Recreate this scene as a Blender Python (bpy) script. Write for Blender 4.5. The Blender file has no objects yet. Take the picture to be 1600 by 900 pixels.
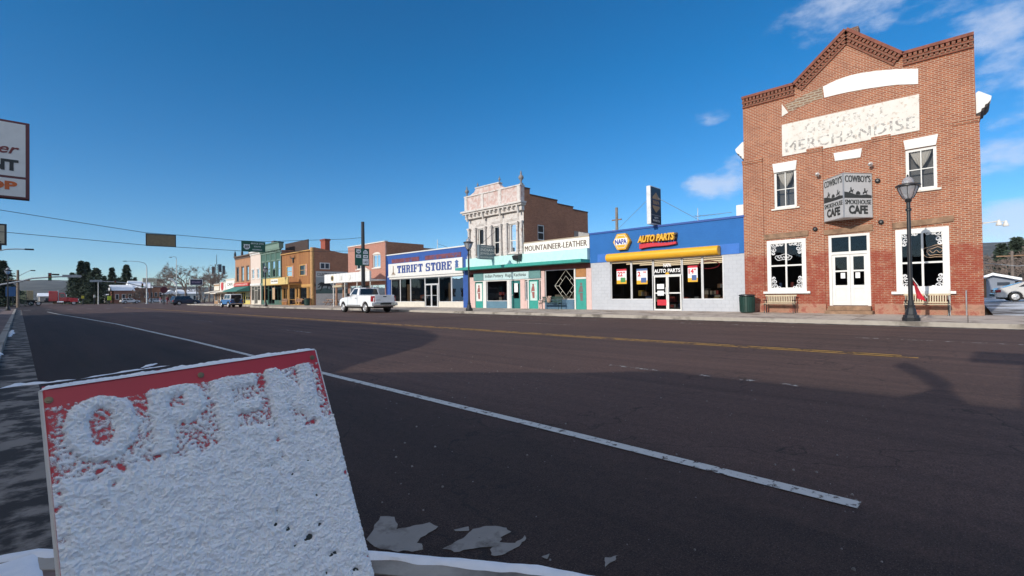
import bpy, bmesh, math, random
from mathutils import Vector, Matrix, noise
random.seed(7)
scene = bpy.context.scene
COL = scene.collection
R = math.radians

# ---------------------------------------------------------------- camera, sky, sun, exposure
EYE = Vector((0, 0, 1.25)); FPX = 740.0
def _basis(roll, vx, vy):
    r = R(roll); x = vx - 800; y = -(vy - 450)
    xu = x*math.cos(r) + y*math.sin(r); yu = -x*math.sin(r) + y*math.cos(r)
    p = math.atan(-yu/FPX); yaw = math.atan2(-xu, FPX*math.cos(p) - yu*math.sin(p))
    F = Vector((math.sin(yaw)*math.cos(p), math.cos(yaw)*math.cos(p), math.sin(p)))
    Rt = Vector((math.cos(yaw), -math.sin(yaw), 0)); U = Rt.cross(F)
    return Rt*math.cos(r) - U*math.sin(r), Rt*math.sin(r) + U*math.cos(r), F
CR, CU, CF = _basis(0.8, 30, 470)
cam = bpy.data.cameras.new('camera'); camo = bpy.data.objects.new('camera', cam); COL.objects.link(camo)
cam.sensor_width = 36; cam.lens = FPX/1600*36; cam.clip_start = 0.05; cam.clip_end = 20000
camo.matrix_world = Matrix(((CR.x, CU.x, -CF.x, 0), (CR.y, CU.y, -CF.y, 0), (CR.z, CU.z, -CF.z, EYE.z), (0, 0, 0, 1)))
scene.camera = camo
SUN_EL = 20.0; SUN_DIR = Vector((1, -0.06, -math.tan(R(SUN_EL)))).normalized()   # the way the light travels
SUN_STRENGTH = 3.2; SKY_STRENGTH = 0.125; EXPOSURE = 0.25
sun = bpy.data.lights.new('sun', 'SUN'); sun.energy = SUN_STRENGTH; sun.angle = R(0.5); sun.color = (1, 0.93, 0.82)
suno = bpy.data.objects.new('sun', sun); COL.objects.link(suno)
suno.rotation_euler = (-SUN_DIR).to_track_quat('Z', 'Y').to_euler(); suno.location = (-40, 0, 40)
vs = scene.view_settings; vs.view_transform = 'Standard'; vs.look = 'None'; vs.gamma = 1; vs.use_curve_mapping = False
vs.exposure = EXPOSURE
scene.render.film_transparent = False

def ray(x, y): return CR*(x - 800) - CU*(y - 450) + CF*FPX
def fac(x, y, D=25.0):
    d = ray(x, y); t = D/d.x; return (d.y*t, EYE.z + d.z*t)
def side(x, y, Y):
    d = ray(x, y); t = Y/d.y; return (d.x*t, EYE.z + d.z*t)
def gnd(x, y, z=0.0):
    d = ray(x, y); t = (z - EYE.z)/d.z; return (d.x*t, d.y*t)
CROP = {1: (1140, 20, 3.461), 2: (1140, 240, 3.2152), 3: (900, 270, 3.9133), 4: (700, 270, 3.9125), 5: (520, 340, 5.626),
        6: (340, 340, 5.625), 7: (160, 340, 5.625), 8: (0, 340, 5.625)}
def P(c, X, Y): a, b, s = CROP[c]; return (a + X/s, b + Y/s)
def fr(c, X0, Y0, X1, Y1, D=25.0):                      # facade rectangle y0,y1,z0,z1 from its top-left and bottom-right corners
    a = fac(*P(c, X0, Y0), D); b = fac(*P(c, X1, Y1), D)
    return (b[0], a[0], b[1], a[1])
def fp(c, X, Y, D=25.0): return fac(*P(c, X, Y), D)

# ---------------------------------------------------------------- world
world = bpy.data.worlds.new('World'); scene.world = world; world.use_nodes = True
def build_world():
    nt = world.node_tree; N = nt.nodes; L = nt.links; N.clear()
    out = N.new('ShaderNodeOutputWorld'); bg = N.new('ShaderNodeBackground'); L.new(bg.outputs[0], out.inputs[0])
    sky = N.new('ShaderNodeTexSky'); sky.sky_type = 'NISHITA'; sky.sun_disc = False
    sky.sun_elevation = R(SUN_EL)
    to = -SUN_DIR; sky.sun_rotation = math.atan2(to.x, to.y)
    sky.altitude = 2000; sky.air_density = 1.0; sky.dust_density = 0.3; sky.ozone_density = 2.5
    bg.inputs[1].default_value = SKY_STRENGTH
    hs = N.new('ShaderNodeHueSaturation'); hs.inputs['Saturation'].default_value = 1.25; hs.inputs['Value'].default_value = 1.0
    L.new(sky.outputs[0], hs.inputs['Color'])
    tint = N.new('ShaderNodeMix'); tint.data_type = 'RGBA'; tint.blend_type = 'MULTIPLY'; tint.inputs[0].default_value = 1
    L.new(hs.outputs[0], tint.inputs[6]); 
    tc = N.new('ShaderNodeTexCoord'); nrm = N.new('ShaderNodeVectorMath'); nrm.operation = 'NORMALIZE'
    L.new(tc.outputs['Generated'], nrm.inputs[0])
    sepz = N.new('ShaderNodeSeparateXYZ'); L.new(nrm.outputs[0], sepz.inputs[0])
    elv = N.new('ShaderNodeMapRange'); elv.inputs['From Min'].default_value = 0.0; elv.inputs['From Max'].default_value = 0.42; L.new(sepz.outputs[2], elv.inputs['Value'])
    tcol = N.new('ShaderNodeMix'); tcol.data_type = 'RGBA'; L.new(elv.outputs[0], tcol.inputs[0]); tcol.inputs[6].default_value = (.85, .88, .98, 1); tcol.inputs[7].default_value = (.20, .92, 1.04, 1); L.new(tcol.outputs[2], tint.inputs[7])
    def math_(op, a, b=None, c=None, clamp=False):
        n = N.new('ShaderNodeMath'); n.operation = op; n.use_clamp = clamp
        for i, q in enumerate((a, b, c)):
            if q is None: continue
            if isinstance(q, (int, float)): n.inputs[i].default_value = q
            else: L.new(q, n.inputs[i])
        return n.outputs[0]
    def dot(v):
        n = N.new('ShaderNodeVectorMath'); n.operation = 'DOT_PRODUCT'; L.new(nrm.outputs[0], n.inputs[0]); n.inputs[1].default_value = v
        return n.outputs['Value']
    # cloud banks, each a soft patch of the sky in a direction of its own: (x, y, half width, half height, strength)
    banks = [(1440, -25, 250, 72, 0.88), (1560, 40, 100, 52, 0.84), (1122, 288, 66, 34, 1.08), (1112, 182, 34, 18, 0.85), (1150, 258, 36, 22, 0.75),
             (1570, 97, 46, 20, 0.82), (1566, 188, 52, 22, 0.8), (1580, 245, 80, 46, 1.12), (1590, 350, 84, 54, 1.25), (1545, 135, 40, 22, .5),
             (1690, 200, 90, 120, .9), (1760, 60, 200, 150, .9), (1900, 330, 200, 60, 1.1), (1130, 150, 20, 12, .55)]
    tot = None
    for (x, y, rx, ry, s) in banks:
        d = ray(x, y).normalized(); e1 = d.cross(Vector((0, 0, 1))).normalized(); e2 = e1.cross(d)
        sc = ray(x, y).length/1.0
        u = math_('MULTIPLY', dot(e1), sc/rx*(FPX/ray(x, y).length)**0.0); v = math_('MULTIPLY', dot(e2), sc/ry)
        q = math_('ADD', math_('MULTIPLY', u, u), math_('MULTIPLY', v, v))
        front = math_('GREATER_THAN', dot(d), 0.2)
        g = math_('MULTIPLY', math_('MULTIPLY', math_('SUBTRACT', 1.0, q, clamp=True), s), front)
        tot = g if tot is None else math_('MAXIMUM', tot, g)
    mp = N.new('ShaderNodeMapping'); mp.inputs['Scale'].default_value = (1, 1, 2.1); L.new(nrm.outputs[0], mp.inputs[0])
    n1 = N.new('ShaderNodeTexNoise'); n1.inputs['Scale'].default_value = 13; n1.inputs['Detail'].default_value = 9; n1.inputs['Roughness'].default_value = 0.6
    L.new(mp.outputs[0], n1.inputs['Vector'])
    dens = math_('ADD', math_('MULTIPLY', tot, 0.85), math_('MULTIPLY', math_('SUBTRACT', n1.outputs['Fac'], 0.5), 2.3))
    dens = math_('MULTIPLY', dens, math_('MULTIPLY', tot, 3.0, clamp=True))
    ss = N.new('ShaderNodeMapRange'); ss.interpolation_type = 'SMOOTHSTEP'
    ss.inputs['From Min'].default_value = 0.22; ss.inputs['From Max'].default_value = 1.15; ss.inputs['To Max'].default_value = 0.62
    L.new(dens, ss.inputs['Value'])
    # bright broken cloud added behind the camera, out of view, to fill the shade
    n2 = N.new('ShaderNodeTexNoise'); n2.inputs['Scale'].default_value = 3.2; n2.inputs['Detail'].default_value = 9; n2.inputs['Roughness'].default_value = .6; L.new(mp.outputs[0], n2.inputs['Vector'])
    west = N.new('ShaderNodeMapRange'); west.interpolation_type = 'SMOOTHSTEP'; west.inputs['From Min'].default_value = .15; west.inputs['From Max'].default_value = .55; L.new(dot(Vector((-.85, -.35, .40)).normalized()), west.inputs['Value'])
    c2 = N.new('ShaderNodeMapRange'); c2.interpolation_type = 'SMOOTHSTEP'; c2.inputs['From Min'].default_value = .40; c2.inputs['From Max'].default_value = .56; L.new(n2.outputs['Fac'], c2.inputs['Value'])
    wc = math_('MULTIPLY', math_('MULTIPLY', west.outputs[0], c2.outputs[0]), .9)
    mixw = N.new('ShaderNodeMix'); mixw.data_type = 'RGBA'; L.new(wc, mixw.inputs[0]); L.new(tint.outputs[2], mixw.inputs[6]); mixw.inputs[7].default_value = (9.4, 9.5, 9.8, 1)
    mix = N.new('ShaderNodeMix'); mix.data_type = 'RGBA'
    L.new(ss.outputs[0], mix.inputs[0]); L.new(mixw.outputs[2], mix.inputs[6]); mix.inputs[7].default_value = (5.2, 5.6, 6.6, 1)
    L.new(mix.outputs[2], bg.inputs[0])
build_world()

# ---------------------------------------------------------------- materials
def _mat(name):
    m = bpy.data.materials.new(name); m.use_nodes = True
    nt = m.node_tree; b = nt.nodes['Principled BSDF']; return m, nt.nodes, nt.links, b
def rgb(c): return (c[0], c[1], c[2], 1)
def _noise(N, L, scale, detail=4, vec=None, rough=.6):
    n = N.new('ShaderNodeTexNoise'); n.inputs['Scale'].default_value = scale; n.inputs['Detail'].default_value = detail
    n.inputs['Roughness'].default_value = rough
    if vec is None:
        t = N.new('ShaderNodeTexCoord'); vec = t.outputs['Object']
    L.new(vec, n.inputs['Vector']); return n.outputs['Fac']
def _ramp(N, L, src, lo, hi):
    r = N.new('ShaderNodeMapRange'); r.inputs['From Min'].default_value = lo; r.inputs['From Max'].default_value = hi
    L.new(src, r.inputs['Value']); return r.outputs[0]
def _mix(N, L, f, a, b, mode='MIX'):
    n = N.new('ShaderNodeMix'); n.data_type = 'RGBA'; n.blend_type = mode
    if isinstance(f, (int, float)): n.inputs[0].default_value = f
    else: L.new(f, n.inputs[0])
    for i, q in ((6, a), (7, b)):
        if isinstance(q, tuple): n.inputs[i].default_value = rgb(q)
        else: L.new(q, n.inputs[i])
    return n.outputs[2]
def _bump(N, L, b, src, strength, dist=.01):
    n = N.new('ShaderNodeBump'); n.inputs['Strength'].default_value = strength; n.inputs['Distance'].default_value = dist
    L.new(src, n.inputs['Height']); L.new(n.outputs[0], b.inputs['Normal'])
def mat(name, col, rough=.6, metal=0.0, var=.12, scale=3.0, bump=0.0, bscale=40.0, worn=None, wornamt=.5, wscale=6.0, spec=.5):
    m, N, L, b = _mat(name)
    f = _noise(N, L, scale, 5)
    c = _mix(N, L, _ramp(N, L, f, .3, .7), tuple(x*(1-var) for x in col), tuple(min(1, x*(1+var)) for x in col))
    if worn:
        w = _noise(N, L, wscale, 8, rough=.7)
        c = _mix(N, L, _ramp(N, L, w, .62-.3*wornamt, .68-.3*wornamt+.06), c, worn)
    L.new(c, b.inputs['Base Color'])
    b.inputs['Roughness'].default_value = rough; b.inputs['Metallic'].default_value = metal; b.inputs['Specular IOR Level'].default_value = spec
    if bump: _bump(N, L, b, _noise(N, L, bscale, 4), bump)
    return m
def brick(name, c1, c2, mortar, stain=(.1, .07, .06), stainamt=.25, row=.076, width=.215, mort=.011, paint=None, paint_z=None, bump=.6, coat=None, wash=.0):
    m, N, L, b = _mat(name)
    tc = N.new('ShaderNodeTexCoord'); s = N.new('ShaderNodeSeparateXYZ'); L.new(tc.outputs['Object'], s.inputs[0])
    g = N.new('ShaderNodeNewGeometry'); sn = N.new('ShaderNodeSeparateXYZ'); L.new(g.outputs['True Normal'], sn.inputs[0])
    ab = N.new('ShaderNodeMath'); ab.operation = 'ABSOLUTE'; L.new(sn.outputs[0], ab.inputs[0])
    gt = N.new('ShaderNodeMath'); gt.operation = 'GREATER_THAN'; L.new(ab.outputs[0], gt.inputs[0]); gt.inputs[1].default_value = .5
    mx = N.new('ShaderNodeMix'); L.new(gt.outputs[0], mx.inputs[0]); L.new(s.outputs[0], mx.inputs[2]); L.new(s.outputs[1], mx.inputs[3])
    cb = N.new('ShaderNodeCombineXYZ'); L.new(mx.outputs[0], cb.inputs[0]); L.new(s.outputs[2], cb.inputs[1])
    bt = N.new('ShaderNodeTexBrick'); L.new(cb.outputs[0], bt.inputs['Vector']); bt.inputs['Scale'].default_value = 1
    bt.inputs['Brick Width'].default_value = width; bt.inputs['Row Height'].default_value = row; bt.inputs['Mortar Size'].default_value = mort
    bt.inputs['Mortar Smooth'].default_value = .2; bt.inputs['Bias'].default_value = 0
    bt.inputs['Color1'].default_value = rgb(c1); bt.inputs['Color2'].default_value = rgb(c2); bt.inputs['Mortar'].default_value = rgb(mortar)
    c = bt.outputs['Color']
    patch = _noise(N, L, .9, 6, rough=.65)
    c = _mix(N, L, _ramp(N, L, patch, .45, .75), c, _mix(N, L, stainamt, c, stain))
    fine = _noise(N, L, 9, 4)
    c = _mix(N, L, .5, c, _mix(N, L, _ramp(N, L, fine, .3, .7), tuple(.72 for _ in c1), (1.0, 1.0, 1.0)), 'MULTIPLY')
    if paint:                                              # an old coat of paint over the lower courses
        zz = N.new('ShaderNodeMath'); zz.operation = 'ADD'; L.new(s.outputs[2], zz.inputs[0])
        nn = N.new('ShaderNodeMath'); nn.operation = 'MULTIPLY'; L.new(_noise(N, L, 1.6, 6), nn.inputs[0]); nn.inputs[1].default_value = .9
        L.new(nn.outputs[0], zz.inputs[1])
        f = _ramp(N, L, zz.outputs[0], paint_z + .62, paint_z + .40)
        wear = _ramp(N, L, _noise(N, L, 3.5, 8, rough=.75), .31, .55)
        f2 = N.new('ShaderNodeMath'); f2.operation = 'MULTIPLY'; L.new(f, f2.inputs[0]); L.new(wear, f2.inputs[1]); f2.use_clamp = True
        f3 = N.new('ShaderNodeMath'); f3.operation = 'MULTIPLY'; L.new(f2.outputs[0], f3.inputs[0]); f3.inputs[1].default_value = .70
        c = _mix(N, L, f3.outputs[0], c, paint)
    if coat: c = _mix(N, L, .85, c, _mix(N, L, _ramp(N, L, patch, .3, .7), tuple(x*.86 for x in coat), coat))
    L.new(c, b.inputs['Base Color']); b.inputs['Roughness'].default_value = .85; b.inputs['Specular IOR Level'].default_value = .25
    inv = N.new('ShaderNodeMath'); inv.operation = 'SUBTRACT'; inv.inputs[0].default_value = 1; L.new(bt.outputs['Fac'], inv.inputs[1])
    ad = N.new('ShaderNodeMath'); ad.operation = 'MULTIPLY_ADD'; L.new(fine, ad.inputs[0]); ad.inputs[1].default_value = .6; L.new(inv.outputs[0], ad.inputs[2])
    _bump(N, L, b, ad.outputs[0], bump, .012)
    return m
def glass(name, tint=.3, rough=.02, col=(1, 1, 1)):
    m, N, L, b = _mat(name); out = [n for n in N if n.type == 'OUTPUT_MATERIAL'][0]; N.remove(b)
    t = N.new('ShaderNodeBsdfTransparent'); t.inputs[0].default_value = (tint*col[0], tint*col[1], tint*col[2], 1)
    g = N.new('ShaderNodeBsdfGlossy'); g.inputs['Roughness'].default_value = rough; g.inputs[0].default_value = (.9, .95, 1, 1)
    f = N.new('ShaderNodeFresnel'); f.inputs[0].default_value = 1.5
    bn = N.new('ShaderNodeBump'); bn.inputs['Strength'].default_value = .04; bn.inputs['Distance'].default_value = .05
    L.new(_noise(N, L, 1.3, 2), bn.inputs['Height']); L.new(bn.outputs[0], g.inputs['Normal'])
    x = N.new('ShaderNodeMixShader'); L.new(f.outputs[0], x.inputs[0]); L.new(t.outputs[0], x.inputs[1]); L.new(g.outputs[0], x.inputs[2])
    L.new(x.outputs[0], out.inputs[0]); return m
def planks(name, c1, c2, width=.14, axis=1):
    m, N, L, b = _mat(name)
    tc = N.new('ShaderNodeTexCoord'); s = N.new('ShaderNodeSeparateXYZ'); L.new(tc.outputs['Object'], s.inputs[0])
    d = N.new('ShaderNodeMath'); d.operation = 'DIVIDE'; L.new(s.outputs[axis], d.inputs[0]); d.inputs[1].default_value = width
    fl = N.new('ShaderNodeMath'); fl.operation = 'FLOOR'; L.new(d.outputs[0], fl.inputs[0])
    frc = N.new('ShaderNodeMath'); frc.operation = 'FRACT'; L.new(d.outputs[0], frc.inputs[0])
    wn = N.new('ShaderNodeTexWhiteNoise'); wn.noise_dimensions = '1D'; L.new(fl.outputs[0], wn.inputs['W'])
    c = _mix(N, L, wn.outputs['Value'], c1, c2)
    gr = _noise(N, L, 5, 6)
    c = _mix(N, L, .6, c, _mix(N, L, gr, (.45, .45, .45), (1.3, 1.3, 1.3)), 'MULTIPLY')
    seam = _ramp(N, L, frc.outputs[0], .0, .09)
    c = _mix(N, L, seam, tuple(x*.15 for x in c1), c)
    L.new(c, b.inputs['Base Color']); b.inputs['Roughness'].default_value = .75
    _bump(N, L, b, seam, .5, .01)
    return m
# ---------------------------------------------------------------- mesh helpers
ORG = {}
class MB:
    def __init__(s): s.v = []; s.f = []
    def poly(s, pts):
        n = len(s.v); s.v += [tuple(p) for p in pts]; s.f.append(tuple(range(n, n+len(pts)))); return s
    def box(s, x0, x1, y0, y1, z0, z1):
        n = len(s.v)
        s.v += [(x, y, z) for z in (z0, z1) for y in (y0, y1) for x in (x0, x1)]
        s.f += [tuple(n+i for i in q) for q in ((0, 2, 3, 1), (4, 5, 7, 6), (0, 1, 5, 4), (2, 6, 7, 3), (0, 4, 6, 2), (1, 3, 7, 5))]; return s
    def hexa(s, b, t):                                   # four bottom points, four top points
        n = len(s.v); s.v += [tuple(p) for p in b] + [tuple(p) for p in t]
        s.f += [tuple(n+i for i in q) for q in ((3, 2, 1, 0), (4, 5, 6, 7), (0, 1, 5, 4), (1, 2, 6, 5), (2, 3, 7, 6), (3, 0, 4, 7))]; return s
    def prism(s, pts, off):
        n = len(s.v); m = len(pts); o = Vector(off)
        s.v += [tuple(p) for p in pts] + [tuple(Vector(p)+o) for p in pts]
        s.f.append(tuple(range(n, n+m))); s.f.append(tuple(range(n+2*m-1, n+m-1, -1)))
        for i in range(m): j = (i+1) % m; s.f.append((n+i, n+m+i, n+m+j, n+j))
        return s
    def yz(s, pts, x0, x1): return s.prism([(x0, y, z) for y, z in pts], (x1-x0, 0, 0))
    def tube(s, path, r, n=6, r1=None, caps=True):
        path = [Vector(p) for p in path]; k = len(path); base = len(s.v); up = Vector((0, 0, 1))
        for i, p in enumerate(path):
            t = (path[min(i+1, k-1)] - path[max(i-1, 0)]).normalized()
            a = t.cross(up if abs(t.z) < .95 else Vector((1, 0, 0))).normalized(); b = t.cross(a)
            q = r if r1 is None else r + (r1-r)*i/(k-1)
            for j in range(n):
                w = 2*math.pi*j/n; s.v.append(tuple(p + (a*math.cos(w) + b*math.sin(w))*q))
        for i in range(k-1):
            for j in range(n):
                j2 = (j+1) % n; s.f.append((base+i*n+j, base+i*n+j2, base+(i+1)*n+j2, base+(i+1)*n+j))
        if caps: s.f.append(tuple(base+j for j in range(n-1, -1, -1))); s.f.append(tuple(base+(k-1)*n+j for j in range(n)))
        return s
    def lathe(s, prof, c=(0, 0, 0), n=16, axis='z'):
        base = len(s.v); k = len(prof)
        for r, h in prof:
            for j in range(n):
                w = 2*math.pi*j/n; a, b = r*math.cos(w), r*math.sin(w)
                p = (a, b, h) if axis == 'z' else ((h, a, b) if axis == 'x' else (b, h, a))
                s.v.append((p[0]+c[0], p[1]+c[1], p[2]+c[2]))
        for i in range(k-1):
            for j in range(n):
                j2 = (j+1) % n; s.f.append((base+i*n+j, base+i*n+j2, base+(i+1)*n+j2, base+(i+1)*n+j))
        s.f.append(tuple(base+j for j in range(n-1, -1, -1))); s.f.append(tuple(base+(k-1)*n+j for j in range(n)))
        return s
    def add(s, verts, faces):
        n = len(s.v); s.v += verts; s.f += [tuple(i+n for i in f) for f in faces]; return s
    def build(s, name, m, parent=None, smooth=False, bevel=0, fix=True):
        v = s.v
        if parent is not None: o0 = ORG[parent]
        else:
            xs = [p[0] for p in v]; ys = [p[1] for p in v]; zs = [p[2] for p in v]
            o0 = Vector(((min(xs)+max(xs))/2, (min(ys)+max(ys))/2, min(zs)))
        me = bpy.data.meshes.new(name)
        me.from_pydata([(p[0]-o0.x, p[1]-o0.y, p[2]-o0.z) for p in v], [], s.f)
        if fix:
            bm = bmesh.new(); bm.from_mesh(me); bmesh.ops.recalc_face_normals(bm, faces=bm.faces); bm.to_mesh(me); bm.free()
        if smooth:
            me.polygons.foreach_set('use_smooth', [True]*len(me.polygons)); 
            try: me.set_sharp_from_angle(angle=R(40))
            except Exception: pass
        me.materials.append(m)
        o = bpy.data.objects.new(name, me); COL.objects.link(o); ORG[o] = o0
        if parent is not None: o.parent = parent
        else: o.location = o0
        if bevel:
            b = o.modifiers.new('bevel', 'BEVEL'); b.width = bevel; b.segments = 2; b.limit_method = 'ANGLE'
        return o
def tag(o, label, cat, group=None, kind=None):
    o['label'] = label; o['category'] = cat
    if group: o['group'] = group
    if kind: o['kind'] = kind
    return o
def thing(name, loc, label, cat, group=None):
    o = bpy.data.objects.new(name, None); COL.objects.link(o); o.location = loc; o.empty_display_size = .2
    ORG[o] = Vector(loc); return tag(o, label, cat, group)
def struct(name, mb, m, **k):
    o = mb.build(name, m, **k); o['kind'] = 'structure'; return o
def copy_tree(o, parent=None):
    c = o.copy(); COL.objects.link(c)
    if parent is not None: c.parent = parent
    ORG[c] = ORG[o]
    for ch in list(o.children): copy_tree(ch, c)
    return c
_text = {}
def text_mesh(s, bold=0.0, shear=0.0, spacing=1.0):
    key = (s, bold, shear, spacing)
    if key not in _text:
        cu = bpy.data.curves.new('lettering', 'FONT'); cu.body = s; cu.offset = bold; cu.shear = shear; cu.space_character = spacing; cu.extrude = .02
        cu.resolution_u = 3
        o = bpy.data.objects.new('lettering', cu); COL.objects.link(o)
        dg = bpy.context.evaluated_depsgraph_get(); dg.update()
        me = bpy.data.meshes.new_from_object(o.evaluated_get(dg))
        vs_ = [v.co.copy() for v in me.vertices]; fs = [tuple(p.vertices) for p in me.polygons]
        bpy.data.objects.remove(o); bpy.data.meshes.remove(me); bpy.data.curves.remove(cu)
        _text[key] = (vs_, fs)
    return _text[key]
def text_on(mb, s, a, right, up, W, H, depth=.015, bold=.02, shear=0.0, spacing=1.0):
    """lettering filling W x H from the lower left corner a"""
    if bold and any(c in s for c in 'MW'):                 # heavy strokes without the pinched corners of an offset outline
        for k, q in enumerate((-1, 1, 0)):
            w = bold*H*.75*(1 if 'M' in s else 1); text_on(mb, s, Vector(a) + Vector(right).normalized()*w*q*.6, right, up, W, H*(1-.0*k), depth*(1+.15*k)+.0006*k, 0, shear, spacing)
        return
    vs_, fs = text_mesh(s, bold, shear, spacing); right = Vector(right).normalized(); up = Vector(up).normalized(); nrm = right.cross(up)
    x0 = min(v.x for v in vs_); x1 = max(v.x for v in vs_); y0 = min(v.y for v in vs_); y1 = max(v.y for v in vs_)
    a = Vector(a); out = []
    for v in vs_:
        out.append(tuple(a + right*((v.x-x0)/(x1-x0)*W) + up*((v.y-y0)/(y1-y0)*H) + nrm*((v.z+.02)/.04*depth)))
    mb.add(out, fs)
def text_fac(name, s, rect, X, m, parent, **k):        # on a wall facing the street
    mb = MB(); y0, y1, z0, z1 = rect
    text_on(mb, s, (X, y1, z0), (0, -1, 0), (0, 0, 1), y1-y0, z1-z0, **k)
    return mb.build(name, m, parent, fix=False)
def wall_face(mb, X, y0, y1, z0, z1, holes, depth=.16):
    ys = sorted({y0, y1, *[q for h in holes for q in h[:2]]}); zs = sorted({z0, z1, *[q for h in holes for q in h[2:]]})
    ys = [y for y in ys if y0 <= y <= y1]; zs = [z for z in zs if z0 <= z <= z1]
    for i in range(len(ys)-1):
        for j in range(len(zs)-1):
            cy, cz = (ys[i]+ys[i+1])/2, (zs[j]+zs[j+1])/2
            if any(h[0] < cy < h[1] and h[2] < cz < h[3] for h in holes): continue
            mb.poly([(X, ys[i], zs[j]), (X, ys[i], zs[j+1]), (X, ys[i+1], zs[j+1]), (X, ys[i+1], zs[j])])
    for h in holes:
        a, b, c, d = h; e = X + depth
        mb.poly([(X, a, c), (X, a, d), (e, a, d), (e, a, c)]); mb.poly([(X, b, c), (e, b, c), (e, b, d), (X, b, d)])
        mb.poly([(X, a, d), (X, b, d), (e, b, d), (e, a, d)]); mb.poly([(X, a, c), (e, a, c), (e, b, c), (X, b, c)])
def frame(mb, X, rect, w, t=.06, mv=(), mh=(), mw=None):  # window frame with upright and level bars, front face at X
    a, b, c, d = rect; mw = mw or w*.6
    mb.box(X, X+t, a, a+w, c, d); mb.box(X, X+t, b-w, b, c, d); mb.box(X, X+t, a+w, b-w, d-w, d); mb.box(X, X+t, a+w, b-w, c, c+w)
    cuts = [a+w] + [q for f in sorted(mv) for q in (a+(b-a)*f-mw/2, a+(b-a)*f+mw/2)] + [b-w]
    for f in mv: y = a+(b-a)*f; mb.box(X+.004, X+t-.004, y-mw/2, y+mw/2, c+w, d-w)
    for f in mh:
        z = c+(d-c)*f
        for i in range(0, len(cuts), 2): mb.box(X+.006, X+t-.006, cuts[i], cuts[i+1], z-mw/2, z+mw/2)
def window(parent, X, rect, w, mf, mg, mv=(), mh=(), t=.06, mw=None, name='window'):
    mb = MB(); frame(mb, X, rect, w, t, mv, mh, mw); o = mb.build(name, mf, parent)
    a, b, c, d = rect; MB().poly([(X+t*.6, a+w*.5, c+w*.5), (X+t*.6, a+w*.5, d-w*.5), (X+t*.6, b-w*.5, d-w*.5), (X+t*.6, b-w*.5, c+w*.5)]).build('pane', mg, o)
    return o
def shell(parent, y0, y1, x0, x1, z0, z1, ms, mr, roof_z=None, name='side_wall', near=True, far=True, para=.5):
    mb = MB()
    if near: mb.poly([(x0, y0, z0), (x1, y0, z0), (x1, y0, z1), (x0, y0, z1)])
    if far: mb.poly([(x0, y1, z0), (x1, y1, z0), (x1, y1, z1), (x0, y1, z1)])
    mb.poly([(x1, y0, z0), (x1, y1, z0), (x1, y1, z1), (x1, y0, z1)])
    o = mb.build(name, ms, parent, fix=False)
    rz = z1-para if roof_z is None else roof_z
    MB().poly([(x0, y0, rz), (x1, y0, rz), (x1, y1, rz), (x0, y1, rz)]).build('roof', mr, parent)
    return o
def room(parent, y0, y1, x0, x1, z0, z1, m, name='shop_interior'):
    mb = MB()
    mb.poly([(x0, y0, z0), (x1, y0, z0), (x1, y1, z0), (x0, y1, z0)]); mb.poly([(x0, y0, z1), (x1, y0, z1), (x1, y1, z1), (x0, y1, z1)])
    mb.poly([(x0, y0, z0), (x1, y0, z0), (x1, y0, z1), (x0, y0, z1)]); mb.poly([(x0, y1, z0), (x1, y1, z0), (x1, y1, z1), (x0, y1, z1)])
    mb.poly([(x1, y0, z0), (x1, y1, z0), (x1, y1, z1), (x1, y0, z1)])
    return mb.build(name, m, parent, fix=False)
def goods(parent, spots, x, mats, name='goods', seed=1, w=.35, h=.4):
    rnd = random.Random(seed)
    for (y0, y1, z0, rows) in spots:                     # stacks of boxes on shelves behind the pane
        for k, m in enumerate(mats):
            mb = MB(); n = 0
            for r in range(rows):
                y = y0
                while y < y1:
                    ww = rnd.uniform(.5, 1.2)*w; hh = rnd.uniform(.5, .95)*h
                    if rnd.randrange(len(mats)) == k and rnd.random() < .85:
                        d = rnd.uniform(0, .15); mb.box(x+d, x+d+.3, y, y+ww*.94, z0+r*h, z0+r*h+hh); n += 1
                    y += ww
            if n: mb.build(name, m, parent)['kind'] = 'stuff'
D = 25.0; ZB = 0.19                                        # plane of the shop fronts, foot of the shop fronts
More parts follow.
